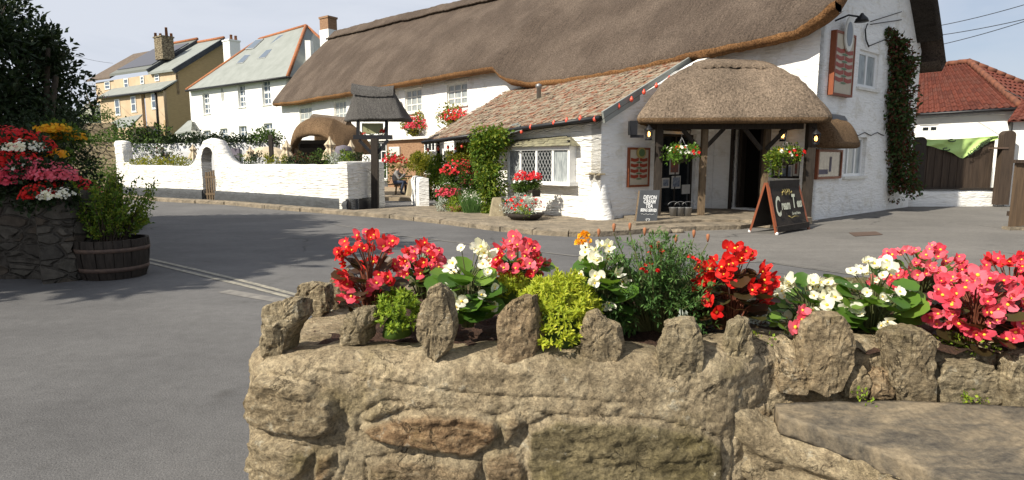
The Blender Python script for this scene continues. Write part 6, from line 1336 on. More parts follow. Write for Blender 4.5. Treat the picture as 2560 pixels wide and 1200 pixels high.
text_into(mb, "C", onp(-Wp * .36, -.04), rt_, upt, .58, 0, .22, .014, .55); text_into(mb, "ream", onp(-Wp * .12, -.01), rt_, upt, .27, 0, .22, .010, .70); text_into(mb, "T", onp(Wp * .14, .05), rt_, upt, .40, 0, .22, .014, .62); text_into(mb, "eas", onp(Wp * .31, .01), rt_, upt, .27, 0, .22, .010, .68)
text_into(mb, "Served Here", onp(Wp * .16, -.20), rt_, upt, .085, 0, .25, .002, .9); mb.build("lettering", mat("cream_lettering", (.62, .62, .48), .7, (.55, .55, .42), 4), pn)
mb = MB(); rr_p = [(x, .27 + .02 * math.sin(x * 30)) for x in [k * .05 - .22 for k in range(10)]]; mb.tube([onp(x, y) for x, y in rr_p], .012, 5)
for k in range(9): leafshape(mb, onp(-.22 + .05 * k, .27), rt_ * rnd.uniform(-1, 1) + upt * (1 if k % 2 else -1), fn_, .08, .035)
mb.tube([onp(-.12, -.24), onp(0, -.29), onp(.14, -.26), onp(.34, -.275)], .008, 4); mb.build("painted_flourish", m_gold, pn)

cb = thing("chalkboard_sign", "grey chalkboard lettered Devon Cream Tea leaning against the wall left of the porch", "sign", G(1618, 568, .12))
c0, c1, t0_, t1_ = P(1590, 566, 13.0), P(1641, 567, 13.15), P(1601, 476, 13.35), P(1650, 475, 13.5)
ex = (c1 - c0).normalized(); uyv = (t0_ - c0).normalized(); nn_ = ex.cross(uyv).normalized(); nn_ = nn_ if nn_.y < 0 else -nn_
mb = MB(); mb.hexa([c0, c1, c1 - nn_ * .03, c0 - nn_ * .03, t0_, t1_, t1_ - nn_ * .03, t0_ - nn_ * .03]); pb_ = mb.build("slate_panel", m_chalk, cb)
mb = MB(); mb.bar(c0 - nn_ * .05, t0_ - nn_ * .05, .04); mb.bar(c0 + ex * .05 - nn_ * .22, t0_ + ex * .05 - nn_ * .04, .03); mb.build("prop", m_wood, cb)
mb = MB(); ccb = (c0 + c1 + t0_ + t1_) / 4; Hc = (t0_ - c0).length
def onc(x, y): return ccb + ex * x + uyv * y + nn_ * .004
for tx, y, sz, xs in (("DEVON", .30, .13, .75), ("CREAM", .18, .13, .72), ("TEA", .06, .13, .8), ("BEING SERVED", -.06, .10, .62)): text_into(mb, tx, onc(.01, y * Hc), ex, uyv, sz, 0, .1, .004, xs)
text_into(mb, "Scones, Jam", onc(.0, -.17 * Hc), ex, uyv, .05, 0, .2, 0, .9) if False else mb.tube([onc(-.16 + .03 * k, -.17 * Hc + .012 * math.sin(k * 2)) for k in range(12)], .004, 4)
mb.tube([onc(.02 + .045 * (16 * math.sin(t) ** 3) / 16, -.33 * Hc + .045 * (13 * math.cos(t) - 5 * math.cos(2 * t) - 2 * math.cos(3 * t) - math.cos(4 * t)) / 16) for t in [k * math.pi / 10 for k in range(21)]], .006, 4); mb.build("chalk_lettering", m_chalkw, pb_)
mb = MB(); cs = G(1648, 583, 0)
for k, (x, y, z, w_) in enumerate(((0, 0, .05, .5), (.38, .05, .04, .3))): mb.lathe(cs + Vector((x, y, 0)), [(w_ * .5, 0), (w_ * .52, z), (w_ * .42, z * 2), (w_ * .1, z * 2.2)], 11, 0, 1, .6)
fin(mb, "kerb_boulder", m_pave, "flat rounded stones at the kerb end below the chalkboard", "stone")

# ================================================================== FOREGROUND STONE PLANTER
def attr_mat(name):
    m, nt, b = newmat(name); b.inputs['Roughness'].default_value = .93; b.inputs['Specular IOR Level'].default_value = .15
    at = nt.nodes.new("ShaderNodeAttribute"); at.attribute_name = "stone"; co = coords(nt)
    sp = nt.nodes.new("ShaderNodeSeparateColor"); nt.links.new(at.outputs['Color'], sp.inputs[0])
    n1 = noi(nt, co, 9, 8, .72); n2 = noi(nt, co, 45, 6, .75); n3 = noi(nt, co, 3.2, 5, .6, .5); n4 = noi(nt, co, 130, 3, .6); cs = coords(nt, (1, 1, 3.5)); n5 = noi(nt, cs, 14, 7, .7, 1.2)
    mort = ramp(nt, n1, [(.30, (.20, .16, .105)), (.47, (.34, .275, .185)), (.62, (.45, .375, .26)), (.8, (.56, .49, .37))])
    ston = ramp(nt, n5, [(.28, (.10, .082, .058)), (.44, (.25, .205, .135)), (.58, (.37, .31, .21)), (.76, (.52, .47, .37))])
    rust = ramp(nt, n5, [(.3, (.17, .10, .055)), (.52, (.32, .205, .115)), (.72, (.43, .32, .20))])
    st = mixc(nt, sp.outputs[1], ston, rust); st = mixc(nt, sp.outputs[2], st, ramp(nt, n1, [(.35, (.11, .095, .05)), (.65, (.23, .195, .11))])); c = mixc(nt, sp.outputs[0], mort, st)
    c = mixc(nt, ramp(nt, n3, [(.55, (0, 0, 0)), (.70, (.55, .55, .55))]), c, (.15, .125, .05))       # moss / algae bloom
    c = mixc(nt, ramp(nt, noi(nt, co, 17, 5, .7), [(.61, (0, 0, 0)), (.68, (.65, .65, .65))]), c, (.46, .43, .35))    # pale lichen
    c = mixc(nt, .75, c, ramp(nt, n2, [(.30, (.38, .38, .38)), (.68, (1.5, 1.48, 1.42))]), 'MULTIPLY')
    n6 = noi(nt, co, 6.5, 6, .62, 1.0); ck = ramp(nt, n6, [(.488, (0, 0, 0)), (.5, (1, 1, 1)), (.512, (0, 0, 0))]); ckm = mixc(nt, 1.0, ck, ramp(nt, noi(nt, co, 4, 3), [(.53, (0, 0, 0)), (.60, (1, 1, 1))]), 'MULTIPLY')
    c = mixc(nt, .8, c, ramp(nt, noi(nt, co, 85, 4, .8), [(.32, (.5, .5, .5)), (.66, (1.5, 1.48, 1.44))]), 'MULTIPLY'); c = mixc(nt, mixc(nt, .75, (0, 0, 0), ckm), c, (.05, .04, .028))
    c = mixc(nt, .55, c, ramp(nt, noi(nt, co, 2.1, 4, .6), [(.35, (.66, .66, .64)), (.65, (1.3, 1.28, 1.24))]), 'MULTIPLY')
    nt.links.new(c, b.inputs['Base Color']); k = bump(nt, b, mixc(nt, 1.0, n5, sp.outputs[0], 'MULTIPLY'), .8, .020); k = bump(nt, b, n2, 1.0, .016, k); k = bump(nt, b, noi(nt, co, 85, 4, .8), .9, .007, k); b_ = nt.nodes.new('ShaderNodeBump'); b_.invert = True; b_.inputs['Strength'].default_value = .9; b_.inputs['Distance'].default_value = .02; nt.links.new(ckm, b_.inputs['Height']); nt.links.new(k, b_.inputs['Normal']); nt.links.new(b_.outputs[0], b.inputs['Normal']); return m
m_att = attr_mat("planter_rubble")
def poly_dist(poly, x, y):
    ins = False; d = 1e9; n = len(poly)
    for i in range(n):
        x0, y0 = poly[i]; x1, y1 = poly[(i + 1) % n]
        if (y0 > y) != (y1 > y) and x < (x1 - x0) * (y - y0) / (y1 - y0) + x0: ins = not ins
        dx, dy = x1 - x0, y1 - y0; t = max(0, min(1, ((x - x0) * dx + (y - y0) * dy) / (dx * dx + dy * dy + 1e-12))); d = min(d, math.hypot(x - x0 - dx * t, y - y0 - dy * t))
    return d if ins else -d
# stones in the wall face: outline on the photo plane, how proud, rusty, tilt (dx, dz)
stones = [([(612, 985), (640, 952), (700, 948), (770, 960), (835, 990), (850, 1030), (838, 1070), (800, 1092), (720, 1088), (650, 1082), (610, 1060)], .050, .15, (.0, .1)),
 ([(612, 1118), (680, 1105), (760, 1118), (790, 1125), (775, 1165), (750, 1195), (690, 1215), (612, 1200)], .040, .1, (.1, 0)),
 ([(800, 1128), (838, 1120), (842, 1160), (815, 1200), (790, 1200)], .025, .7, (0, 0)),
 ([(903, 1066), (940, 1050), (1010, 1032), (1075, 1022), (1180, 1028), (1240, 1042), (1250, 1075), (1225, 1105), (1180, 1130), (1110, 1122), (1020, 1108), (940, 1092)], .038, .85, (0, .15)),
 ([(925, 1145), (1000, 1132), (1110, 1138), (1200, 1150), (1205, 1185), (1150, 1215), (930, 1215)], .034, .35, (0, 0)),
 ([(1248, 1045), (1290, 1022), (1308, 1045), (1290, 1080), (1262, 1102)], .03, .3, (.2, 0)),
 ([(905, 1040), (960, 1006), (1005, 1010), (985, 1030), (930, 1052)], .026, .1, (0, 0)),
 ([(1325, 1060), (1400, 1035), (1520, 1042), (1640, 1050), (1740, 1072), (1795, 1100), (1800, 1150), (1780, 1215), (1500, 1225), (1330, 1220), (1315, 1140)], .030, .12, (0, .05)),
 ([(1210, 1130), (1290, 1115), (1312, 1150), (1310, 1225), (1215, 1225)], .02, .5, (0, 0)),
 ([(1880, 1060), (1935, 1040), (1990, 1085), (2010, 1130), (1990, 1165), (1900, 1160), (1870, 1110)], .02, .3, (0, 0)),
 ([(1900, 1175), (1990, 1172), (2060, 1190), (2050, 1230), (1900, 1230)], .02, .1, (0, 0)),
 ([(610, 1230), (900, 1225), (880, 1330), (640, 1340)], .04, .1, (0, 0)), ([(920, 1235), (1400, 1238), (1390, 1330), (950, 1340)], .04, .3, (0, 0)), ([(1420, 1240), (1850, 1235), (1830, 1350), (1450, 1340)], .04, .1, (0, 0))]
FP = Wall((0, 1.78), (1, 0), (0, -1))
ST = []
for poly, h, ru, tl_ in stones:
    pp = [FP.hit(a, b) for a, b in poly]; ST.append((pp, h * .72, ru, tl_, (min(p[0] for p in pp), max(p[0] for p in pp), min(p[1] for p in pp), max(p[1] for p in pp))))
cracks = [[(760, 925), (900, 940), (1050, 965), (1180, 985), (1400, 992), (1560, 1000)], [(860, 1095), (870, 1150), (850, 1210)], [(1850, 1000), (1835, 1090), (1820, 1200)], [(1340, 1020), (1390, 1048), (1410, 1060)]]
CR = [[FP.hit(a, b) for a, b in c] for c in cracks]
def seg_d(pts, x, y):
    d = 1e9
    for (x0, y0), (x1, y1) in zip(pts, pts[1:]):
        dx, dy = x1 - x0, y1 - y0; t = max(0, min(1, ((x - x0) * dx + (y - y0) * dy) / (dx * dx + dy * dy + 1e-12))); d = min(d, math.hypot(x - x0 - dx * t, y - y0 - dy * t))
    return d
path = [(-.68, 3.0), (-.76, 2.6), (-.84, 2.25), (-.885, 2.02), (-.835, 1.87), (-.71, 1.80), (-.5, 1.78), (0, 1.77), (.35, 1.77), (.62, 1.78), (.74, 1.83), (.86, 1.90), (1.05, 1.93), (1.5, 1.95), (2.0, 1.96), (2.5, 1.98), (2.68, 2.06), (2.76, 2.3), (2.78, 2.7), (2.78, 3.0)]
def resample(path, step):
    out = []; 
    # Catmull-Rom
    P_ = [Vector((*p, 0)) for p in path]
    for i in range(len(P_) - 1):
        a = P_[max(0, i - 1)]; b = P_[i]; c = P_[i + 1]; d = P_[min(len(P_) - 1, i + 2)]; n = max(2, int((c - b).length / step))
        for k in range(n):
            t = k / n; out.append(.5 * ((2 * b) + (c - a) * t + (2 * a - 5 * b + 4 * c - d) * t * t + (-a + 3 * b - 3 * c + d) * t ** 3))
    out.append(P_[-1]); return out
pl = resample(path, .0075); ZT = .895
mb = MB(); rows = []; att = []
for i, p in enumerate(pl):
    a = pl[max(0, i - 3)]; b = pl[min(len(pl) - 1, i + 3)]; tg = (b - a).normalized(); n = Vector((tg.y, -tg.x, 0)); row = []
    if n.dot(Vector((0, 1.4, 0)) + Vector((1.0, 1.2, 0)) - Vector((0, 0, 0)) - p + Vector((0, 1, 0))) > 0: n = -n
    n = Vector((tg.y, -tg.x, 0)); zt = ZT + .022 * nz((p.x * 3, p.y * 3, 0)) + .016 * nz((p.x * 9, p.y * 9, 1))
    zt -= .0
    prof = [(z, 0) for z in (0, .12, .25, .34)] + [(.38 + .0075 * k, 0) for k in range(int((zt - .055 - .38) / .0075))]
    z0_ = prof[-1][0]; nr_ = 14
    for k in range(1, nr_ + 1): an = math.pi / 2 * k / nr_; prof.append((z0_ + (zt - z0_) * math.sin(an), .085 * (1 - math.cos(an))))
    prof += [(zt - .004, .12), (zt - .008, .17), (zt - .015, .22), (zt - .05, .26)]
    for z, inn_ in prof:
        bat = .05 * (1 - z / .9); x = p.x; d = 0; sto = 0; ru = 0; ol = 0
        if p.x > -.95 and z < .86:
            xs_ = x if p.y < 1.85 or p.x > 0 else x - (p.y - 1.85) * 1.0
            wx = xs_ + .006 * nz((x * 30, z * 30, 0)); wz = z + .006 * nz((x * 30, z * 30, 5))
            for pp, h, r_, t_, bb in ST:
                if bb[0] - .02 < wx < bb[1] + .02 and bb[2] - .02 < wz < bb[3] + .02:
                    q = poly_dist(pp, wx, wz)
                    if q > -.004:
                        e = sm(-.004, .014, q); cx = (wx - (bb[0] + bb[1]) / 2) / (bb[1] - bb[0]); cz_ = (wz - (bb[2] + bb[3]) / 2) / (bb[3] - bb[2]); d = max(d, e * h * (1 + t_[0] * cx * 2 + t_[1] * cz_ * 2) + e * (.010 * fb((x * 1.0, z * 3.2, 0), 7, 3) + .006 * round(2 * nz((x * 4, z * 14, 0))))); sto = e; ru = r_; ol = .75 * e if abs(h - .0216) < 1e-6 and t_[1] == .05 else 0
                    elif q > -.016: d = min(d, -.008 * (1 - abs(q + .009) / .008)) if d <= 0 else d
            for c in CR:
                q = seg_d(c, wx, wz)
                if q < .009: d -= .010 * (1 - q / .009)
        d += .009 * fb((p.x, p.y, z), 4.5, 11) + .008 * fb((p.x, p.y, z), 19, 2) + .004 * fb((p.x, p.y, z), 55, 7)
        if inn_ > .1: d *= .5
        pos = Vector((p.x, p.y, z)) - n * (0) + n * (bat + d * (1 if inn_ < .05 else .3) - inn_)
        if inn_ >= .03: pos.z += d * .6
        row.append(pos); att.append((sto, ru * sto, ol))
    L_ = len(row); rows.append(row)
mx = min(len(r) for r in rows); 
# equalise row lengths by trimming duplicates near the bottom
nr2 = []; na = []; k = 0
for r in rows:
    ex_ = len(r) - mx; r2 = r[:2] + r[2 + ex_:] if ex_ else r; a2_ = att[k:k + len(r)]; a3 = a2_[:2] + a2_[2 + ex_:] if ex_ else a2_; nr2.append(r2); na += a3; k += len(r)
mb.grid(nr2, 0, True)
fpl = thing("stone_flower_wall", "rough mortared stone planter wall in the foreground with upright stones along its rim", "planter", (0, 2.2, 0))
o_ = mb.build("wall_face", m_att, fpl); ca = o_.data.color_attributes.new("stone", 'FLOAT_COLOR', 'POINT')
for i, (s_, r_, o3) in enumerate(na): ca.data[i].color = (s_, r_, o3, 1)
# soil
mb = MB(); rows = []
for i in range(90):
    x = -.72 + 3.26 * i / 89; rows.append([Vector((x, 1.93 + .95 * k / 26, .868 + .022 * fb((x, k * .04, 0), 5, 8) + .018 * nz((x, k * .04, 0), 22, 3) + .008 * rnd.uniform(-1, 1))) for k in range(27)])
mb.grid(rows, 0, True); mb.build("soil", m_soil, fpl)
mb = MB(); lumpy_wall(Wall((2.7, 3.0), (-1, 0), (0, -1)), 0, 3.3, lambda s: 0, lambda s: .87, .18, "", None, "", "", 60, 14, .02, False, None, mb); bo = mb.build("back_wall", m_att, fpl)
ca = bo.data.color_attributes.new("stone", 'FLOAT_COLOR', 'POINT')
# upright stones: px outline (front face), depth, thickness
def rock(poly, dep, thick, label=None, seed=0, rust=0, nm="rim_stone", side=.0, parent=None):
    r = random.Random(seed); pts = [P(a, b, dep) for a, b in poly]; n = len(pts); c_ = sum(pts, Vector()) / n
    bm = bmesh.new(); fr_ = [bm.verts.new(p) for p in pts]; bkk = [bm.verts.new(c_ + (p - c_) * .84 + Vector((side, thick, r.uniform(-.004, .004)))) for p in pts]
    mid = [bm.verts.new(c_ + (p - c_) * 1.05 + Vector((side * .4, thick * .35, 0))) for p in pts]
    cf = bm.verts.new(c_ + Vector((r.uniform(-.008, .008), -.012, .0))); cb_ = bm.verts.new(c_ + Vector((side, thick * 1.05, 0)))
    for i in range(n):
        j = (i + 1) % n; bm.faces.new((fr_[i], fr_[j], cf)); bm.faces.new((mid[i], mid[j], fr_[j], fr_[i])); bm.faces.new((bkk[i], bkk[j], mid[j], mid[i])); bm.faces.new((bkk[j], bkk[i], cb_))
    bmesh.ops.recalc_face_normals(bm, faces=bm.faces)
    bmesh.ops.subdivide_edges(bm, edges=bm.edges[:], cuts=3, use_grid_fill=True); bmesh.ops.triangulate(bm, faces=[f for f in bm.faces if len(f.verts) > 4])
    bmesh.ops.smooth_vert(bm, verts=bm.verts, factor=.10, use_axis_x=True, use_axis_y=True, use_axis_z=True)
    bmesh.ops.subdivide_edges(bm, edges=bm.edges[:], cuts=1, use_grid_fill=True); bm.normal_update()
        
    for v in bm.verts:
        rg = 1 - abs(2 * nz(v.co, 16, seed + 2)); v.co += v.normal * (.006 * fb(v.co, 12, seed) + .004 * fb((v.co.x * 1.2, v.co.y, v.co.z * .35), 48, seed + 4) + .004 * round(1.8 * nz((v.co.x, v.co.y, v.co.z * .6), 24, seed)) * .8 - .006 * max(0, rg - .86) * 7)
    par_ = parent or fpl; o = ORG[par_.name]
    me = bpy.data.meshes.new(nm); 
    for v in bm.verts: v.co -= o
    bm.to_mesh(me); bm.free(); me.materials.append(m_att)
    for f in me.polygons: f.use_smooth = False
    ca = me.color_attributes.new("stone", 'FLOAT_COLOR', 'POINT')
    for i in range(len(me.vertices)): ca.data[i].color = (.85, rust, 0, 1)
    ob_ = bpy.data.objects.new(nm, me); sc.collection.objects.link(ob_); ob_.parent = par_
    if label: ob_["label"] = label
    return ob_
RK = [([(655, 905), (648, 860), (655, 800), (662, 768), (700, 752), (742, 752), (747, 795), (715, 830), (700, 895)], 1.86, .10, 1, 0, .03),
 ([(738, 790), (735, 745), (745, 715), (780, 708), (812, 716), (815, 778), (790, 795)], 2.28, .10, 2, 0, .01), ([(822, 775), (820, 720), (832, 680), (862, 678), (880, 700), (882, 780)], 2.45, .09, 3, .2, .01),
 ([(852, 865), (850, 825), (862, 790), (895, 768), (930, 768), (936, 800), (905, 830), (900, 862)], 1.90, .08, 4, 0, .035),
 ([(1068, 898), (1045, 850), (1040, 800), (1050, 765), (1072, 725), (1095, 716), (1115, 735), (1130, 790), (1132, 830), (1118, 872), (1088, 905)], 1.79, .075, 5, .1, .02),
 ([(1248, 918), (1243, 860), (1242, 800), (1262, 768), (1300, 748), (1328, 745), (1340, 790), (1345, 850), (1325, 915)], 1.79, .10, 6, .5, .03),
 ([(1458, 935), (1450, 880), (1452, 830), (1465, 790), (1490, 783), (1512, 800), (1545, 820), (1555, 860), (1548, 905), (1520, 940)], 1.80, .09, 7, .15, .02),
 ([(1652, 968), (1645, 920), (1645, 880), (1662, 845), (1668, 815), (1690, 808), (1735, 810), (1752, 835), (1760, 880), (1755, 945), (1700, 975)], 1.77, .11, 8, 0, .015),
 ([(1812, 945), (1805, 900), (1815, 860), (1828, 815), (1850, 800), (1872, 808), (1885, 835), (1890, 880), (1870, 925), (1842, 955)], 1.83, .09, 9, 0, .015),
 ([(2030, 975), (2010, 920), (2010, 860), (2020, 815), (2050, 793), (2100, 792), (2130, 815), (2142, 860), (2135, 920), (2105, 975), (2065, 992)], 1.86, .13, 10, .25, .01),
 ([(2255, 1008), (2235, 950), (2222, 880), (2228, 840), (2260, 826), (2310, 826), (2338, 850), (2345, 920), (2342, 1005)], 1.87, .12, 11, .15, .01),
 ([(1950, 985), (1942, 940), (1955, 908), (1990, 900), (2030, 915), (2035, 950), (2020, 990)], 1.875, .08, 12, .3, 0), ([(2112, 995), (2108, 960), (2130, 930), (2165, 922), (2180, 950), (2175, 998)], 1.885, .07, 13, .2, 0), ([(2178, 998), (2180, 945), (2205, 922), (2232, 935), (2238, 1000)], 1.89, .07, 14, .6, 0),
 ([(2352, 1012), (2348, 950), (2370, 918), (2430, 905), (2490, 915), (2512, 950), (2510, 1012)], 1.89, .09, 15, .0, 0), ([(2530, 1070), (2525, 960), (2545, 895), (2590, 880), (2640, 900), (2660, 980), (2650, 1070)], 1.86, .12, 16, .0, 0)]
for poly, d, t, s_, ru, sd_ in RK: rock(poly, d, t, None, s_, ru, side=sd_)
# slab bench to the right
slp = thing("stone_slab", "thick lichened stone slab sloping down beside the foreground planter wall", "slab", (1.3, 1.6, 0))
sp_ = [G(1935, 1008, .735), G(1950, 1036, .73), G(2130, 1100, .705), G(2400, 1210, .69), G(2620, 1300, .68), G(2900, 1300, .69), G(2900, 1030, .74), G(2540, 1016, .745), G(2250, 1000, .745)]
bm = bmesh.new(); tv = [bm.verts.new(p) for p in sp_]; bv = [bm.verts.new(p - upn * .062 + Vector((.004, .004, 0))) for p in sp_]; bm.faces.new(tv); bm.faces.new(bv[::-1])
for i in range(len(tv)): j = (i + 1) % len(tv); bm.faces.new((tv[i], bv[i], bv[j], tv[j]))
bmesh.ops.recalc_face_normals(bm, faces=bm.faces); bmesh.ops.triangulate(bm, faces=bm.faces[:]); 
for q in range(5): bmesh.ops.subdivide_edges(bm, edges=[e for e in bm.edges if e.calc_length() > .025], cuts=1, use_grid_fill=True)
bm.normal_update()
for v in bm.verts: v.co += v.normal * (.004 * fb(v.co, 11, 3) + .0022 * fb(v.co, 40, 5)) + Vector((0, 0, 0)); 
me = bpy.data.meshes.new("slab_top"); 
for v in bm.verts: v.co -= ORG[slp.name]
bm.to_mesh(me); bm.free(); 
def slabmat():
    m, nt, b = newmat("slab_stone"); b.inputs['Roughness'].default_value = .9; b.inputs['Specular IOR Level'].default_value = .2; co = coords(nt)
    c = ramp(nt, noi(nt, coords(nt, (1, 2.2, 1)), 4, 9, .75, .5), [(.36, (.060, .054, .047)), (.47, (.125, .105, .080)), (.57, (.20, .160, .110)), (.70, (.29, .23, .155))]); c = mixc(nt, .7, c, ramp(nt, noi(nt, co, 60, 6, .7), [(.3, (.55, .55, .55)), (.7, (1.35, 1.35, 1.3))]), 'MULTIPLY')
    nt.links.new(c, b.inputs['Base Color']); k = bump(nt, b, noi(nt, co, 30, 6, .7), .7, .008); return m
me.materials.append(slabmat())
for f in me.polygons: f.use_smooth = True
so2 = bpy.data.objects.new("slab_top", me); sc.collection.objects.link(so2); so2.parent = slp
# block under the slab
bp = [Vector((.66, 1.90, 0)), Vector((.76, 1.80, 0))] + [Vector((p.x, p.y, 0)) + Vector((.03, .03, 0)) for p in sp_[1:5]]
rows = []; seg = []
for i in range(len(bp) - 1):
    n = max(2, int((bp[i + 1] - bp[i]).length / .009)); seg += [bp[i].lerp(bp[i + 1], k / n) for k in range(n)]
mb = MB(); na = []
for i, p in enumerate(seg):
    a = seg[max(0, i - 6)]; b = seg[min(len(seg) - 1, i + 6)]; tg = (b - a).normalized(); n = Vector((tg.y, -tg.x, 0)); zt = .668 if p.x > .83 else .668 + .06 * sm(.83, .70, p.x); row = []
    if n.dot(Vector((1.6, 2.2, 0)) - p) > 0: n = -n
    for k in range(52):
        z = zt * (k / 51); z = .0 + zt * (1 - (1 - k / 51) ** 1.0); d = .014 * fb((p.x, p.y, z), 5, 21) + .005 * fb((p.x, p.y, z), 20, 22); cell = nz((p.x * 7 + p.y * 7, z * 13, 3)); e = sm(.02, .16, abs(cell)) * (1 if z < zt - .11 else .1); d += e * .022 + .034 * sm(zt - .125, zt - .085, z) * sm(zt + .01, zt - .02, z); e *= (0 if z > zt - .12 else 1); row.append(Vector((p.x, p.y, z)) + n * (d + .02 * (1 - z / .7))); na.append((e * .8, (.9 if cell > .25 else .1) * e))
    row.append(Vector((p.x, p.y, zt)) - n * .25); na.append((0, 0)); rows.append(row)
mb.grid(rows, 0, True); bo = mb.build("block_face", m_att, slp); ca = bo.data.color_attributes.new("stone", 'FLOAT_COLOR', 'POINT')
for i, (a, b) in enumerate(na): ca.data[i].color = (a, b, 0, 1)
# ---- planting
begonia(850, 1010, 600, 790, 2.08, ['coral', 'pink', 'coral', 'red', 'pink'], "leggy coral-red begonia at the left end of the foreground planter", 24, 26, m_lfbr, .026, leggy=.05, back=.12)
begonia(1000, 1115, 605, 745, 2.45, ['pink', 'coral', 'pink', 'pinkl'], "pink begonia between the coral-red one and the first white one", 26, 20, None, .028, back=.15)
begonia(1095, 1245, 612, 815, 2.08, ['white'], "white begonia with big green leaves between two pink ones", 13, 34, None, .040, back=.13)
begonia(1215, 1372, 600, 740, 2.35, ['pinkl', 'pink', 'pinkl', 'coral'], "light pink begonia to the left of the big yellow-green sedum", 28, 18, None, .028, back=.14)
begonia(1440, 1560, 612, 800, 2.12, ['white'], "white begonia with large leaves under the orange marigold", 13, 26, None, .042, back=.13)
begonia(1735, 1925, 630, 820, 2.10, ['red'], "bright red begonia with dark bronze leaves right of the feathery marigold plant", 25, 40, m_lfbr, .032, back=.14, size=1.08)
begonia(1925, 2110, 690, 830, 2.20, ['white'], "white begonia left of the second broad stone from the right", 20, 30, None, .036, back=.14)
begonia(2085, 2265, 650, 850, 2.12, ['white'], "white begonia with glossy leaves just left of the large pink mass", 17, 38, None, .042, back=.13)
begonia(2190, 2400, 620, 800, 2.45, ['pinkl', 'pink', 'pinkl'], "light pink begonia at the back of the planter's right part", 40, 26, None, .03, back=.18)
begonia(2300, 2545, 690, 905, 2.02, ['pink', 'pinkl', 'pink'], "large clear pink begonia hanging over the rim at the right", 42, 34, m_lfbr, .034, back=.16, size=1.12)
begonia(2425, 2600, 645, 850, 2.28, ['coral', 'pink', 'coral'], "deep coral begonia behind the large pink one at the right edge", 36, 28, m_lfbr, .03, back=.16)
begonia(2530, 2700, 700, 950, 2.0, ['pink', 'coral'], "pink begonia cut off by the right edge of the picture", 24, 26, m_lfbr, .034, back=.14)
begonia(1935, 2020, 765, 835, 1.98, ['pink', 'pinkl'], "small low pink begonia in bare soil between two rim stones", 3, 5, None, .026, back=.05, size=1.15)
def sedum(px0, px1, ytop, ybase, dep, n, lm, lb, back=.14, L=.022):
    a = P(px0, ybase, dep); b = P(px1, ybase, dep); t = P(px0, ytop, dep); c_ = (a + b) / 2; H = t.z - c_.z; rx = (b.x - a.x) / 2; mb = MB()
    for i in range(n):
        an = rnd.uniform(0, 6.28); q = math.sqrt(rnd.random()); p = c_ + Vector((math.cos(an) * q * rx, math.sin(an) * q * back, H * (1 - q ** 4 * .72) * (.80 + .35 * nz((an * 3, q * 4, 0))))); ax = (Vector((math.cos(an) * q * .7, math.sin(an) * q * .7 - .25, .9)) + rv() * .35).normalized()
        for k in range(13): d = (ax * rnd.uniform(.1, 1.2) + rv() * .9).normalized(); leafshape(mb, p + ax * (k * .0020) - upn * (.012 if q > .85 else 0), d, ax, L * rnd.uniform(.6, 1.1), L * .30, 0, .1)
    mb.lathe(c_ - upn * .02, [(rx * .70, 0), (rx * .58, H * .35), (rx * .3, H * .6), (.01, H * .7)], 14, 1, 1, back / rx)
    o = mb.build("sedum", [lm, m_lf]); o["label"] = lb; o["category"] = "plant"; return o
sedum(1290, 1500, 695, 855, 1.99, 760, m_lfs, "big yellow-green sedum cushion spilling between two rim stones", .20)
sedum(940, 1045, 740, 820, 1.98, 190, m_lfs2, "green sedum cushion below the coral-red begonia", .10)
sedum(1225, 1330, 690, 745, 2.25, 120, m_lfs, "small yellow sedum patch under the light pink begonia", .10)
# feathery marigold plant
mg = thing("marigold", "feathery green marigold plant with one orange flower head and brown buds", "flower", P(1640, 830, 2.15)); fo = MB(); st_ = MB(); b0_ = P(1640, 825, 2.15); b0_.z = .87
for i in range(230):
    tx, ty = rnd.uniform(1475, 1790), 0; u = (tx - 1632) / 158; ty = 590 + 60 * abs(u) + rnd.uniform(0, 190) ; e = P(tx, ty, 2.15 + rnd.uniform(-.17, .17)); e.z = max(e.z, .90); m_ = b0_.lerp(e, .5) + Vector((0, 0, .015)); st_.tube([b0_ + Vector((u * .06, 0, 0)), m_, e], [.0035, .0025, .0012], 4, 0, False)
    for k in range(5):
        p = m_.lerp(e, k / 4); ax = ((e - m_).normalized() + rv() * .9).normalized(); L = rnd.uniform(.035, .065)
        for q in range(9):
            t = .15 + q * .1; s_ = ax.cross(rv()).normalized(); leafshape(fo, p + ax * L * t, ax * .7 + s_ * (1 if q % 2 else -1), upn + rv() * .3, L * .42, .0068, 0, .1)
fo.build("foliage", m_lfm, mg); st_.build("stems", m_stem, mg)
def puff(root, c, R_, mt, n=46, nm="flower"):
    f = MB()
    for i in range(n):
        d = rv(); d.z = abs(d.z) * 1.2 - .2; d.normalize(); s_ = d.orthogonal().normalized() * R_ * .34; u2 = d.cross(s_); p = c + d * R_ * .55
        f.add([p - s_, p + u2 * .4, p + s_ + d * R_ * .3, p + d * R_ * .5 - u2 * .2], [(0, 1, 2, 3)])
    return f.build(nm, mt, root)
puff(mg, P(1460, 592, 2.15), .024, m_yel); puff(mg, P(1448, 608, 2.13), .019, m_yel); puff(mg, P(1468, 604, 2.13), .018, m_yel)
st = MB(); st.tube([b0_, P(1520, 720, 2.15), P(1462, 615, 2.15)], .003, 4); st.build("flower_stem", m_stem, mg)
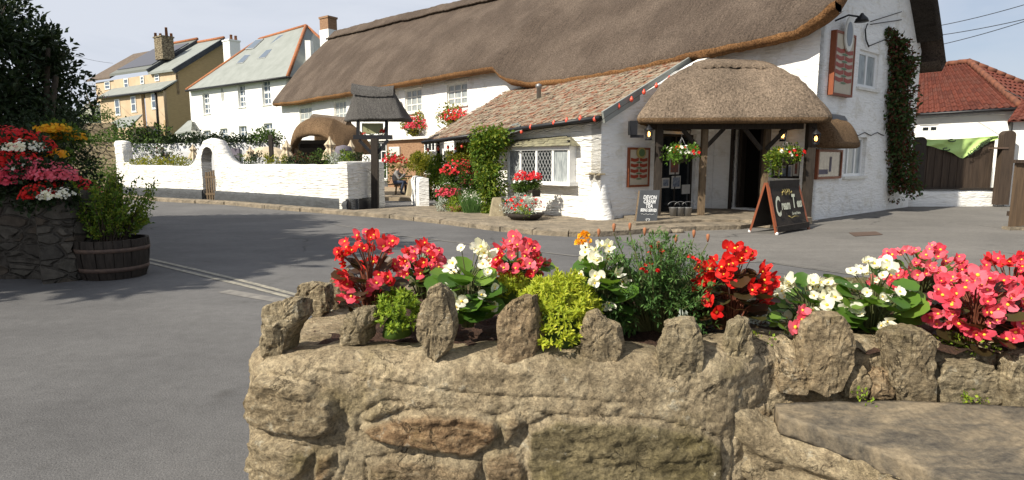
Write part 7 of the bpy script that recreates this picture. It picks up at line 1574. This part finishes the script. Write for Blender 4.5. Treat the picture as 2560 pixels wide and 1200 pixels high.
for px, py in ((1735, 578), (1770, 588), (1612, 572), (1575, 560), (1535, 562), (1646, 606), (1497, 575), (1690, 590)):
    c_ = P(px, py, 2.15 + rnd.uniform(-.1, .1)); f = MB(); f.lathe(c_ - upn * .012, [(.002, -.013), (.0055, 0), (.0065, .009), (.005, .015), (.002, .017)], 7); f.build("bud", m_bud, mg); f = MB(); f.tube([c_ - upn * .03, c_.lerp(b0_, .3) - upn * .02, b0_], [.002, .0025, .003], 4, 0, False); f.build("bud_stem", m_stem, mg)
sg = thing("small_red_flowers", "sprinkling of tiny red flowers among the feathery marigold foliage", "flower", P(1620, 820, 2.05)); f = MB(); pts_ = [(1625, 618), (1623, 632), (1655, 630), (1614, 664), (1627, 660), (1605, 672), (1617, 680), (1730, 645), (1740, 650), (1722, 640), (1748, 654), (1645, 677), (1654, 628)]
for px, py in pts_: tiny_flowers(f, P(px, py, 2.03), (.004, .004, .004), 3, .0075)
f.build("flowers", m_red, sg); f = MB()
for px, py in pts_[::2]: f.tube([P(px, py, 2.03), P(1640, 780, 2.1)], .0012, 4, 0, False)
f.build("stems", m_stem, sg)
dm = MB(); c_ = P(1905, 760, 2.25); cloud(dm, c_, (.06, .06, .08), 260, .03, .4, clump=12); fin(dm, "silver_foliage", m_silver, "silvery dusty foliage between the red and the white begonias", "plant")
dm = MB(); cloud(dm, P(1718, 800, 2.0), (.02, .02, .012), 26, .02, .5, clump=4); fin(dm, "silver_sprig", m_silver, "tiny silver sprig in the soil behind the squarest rim stone", "plant")
gc = MB()
for x0, y0, d0, rx in ((2430, 870, 1.98, .07), (2250, 860, 2.0, .05), (1890, 850, 1.98, .04), (2440, 995, 1.86, .03), (2150, 992, 1.85, .02), (2400, 850, 2.0, .06)): cloud(gc, P(x0, y0, d0), (rx, .05, .02), int(1600 * rx), .014, .7, clump=8)
o = gc.build("ground_cover", m_lfs2, origin=(0, 0, 0)); o["kind"] = "stuff"; o["label"] = "small creeping leaves on the soil and between the rim stones"
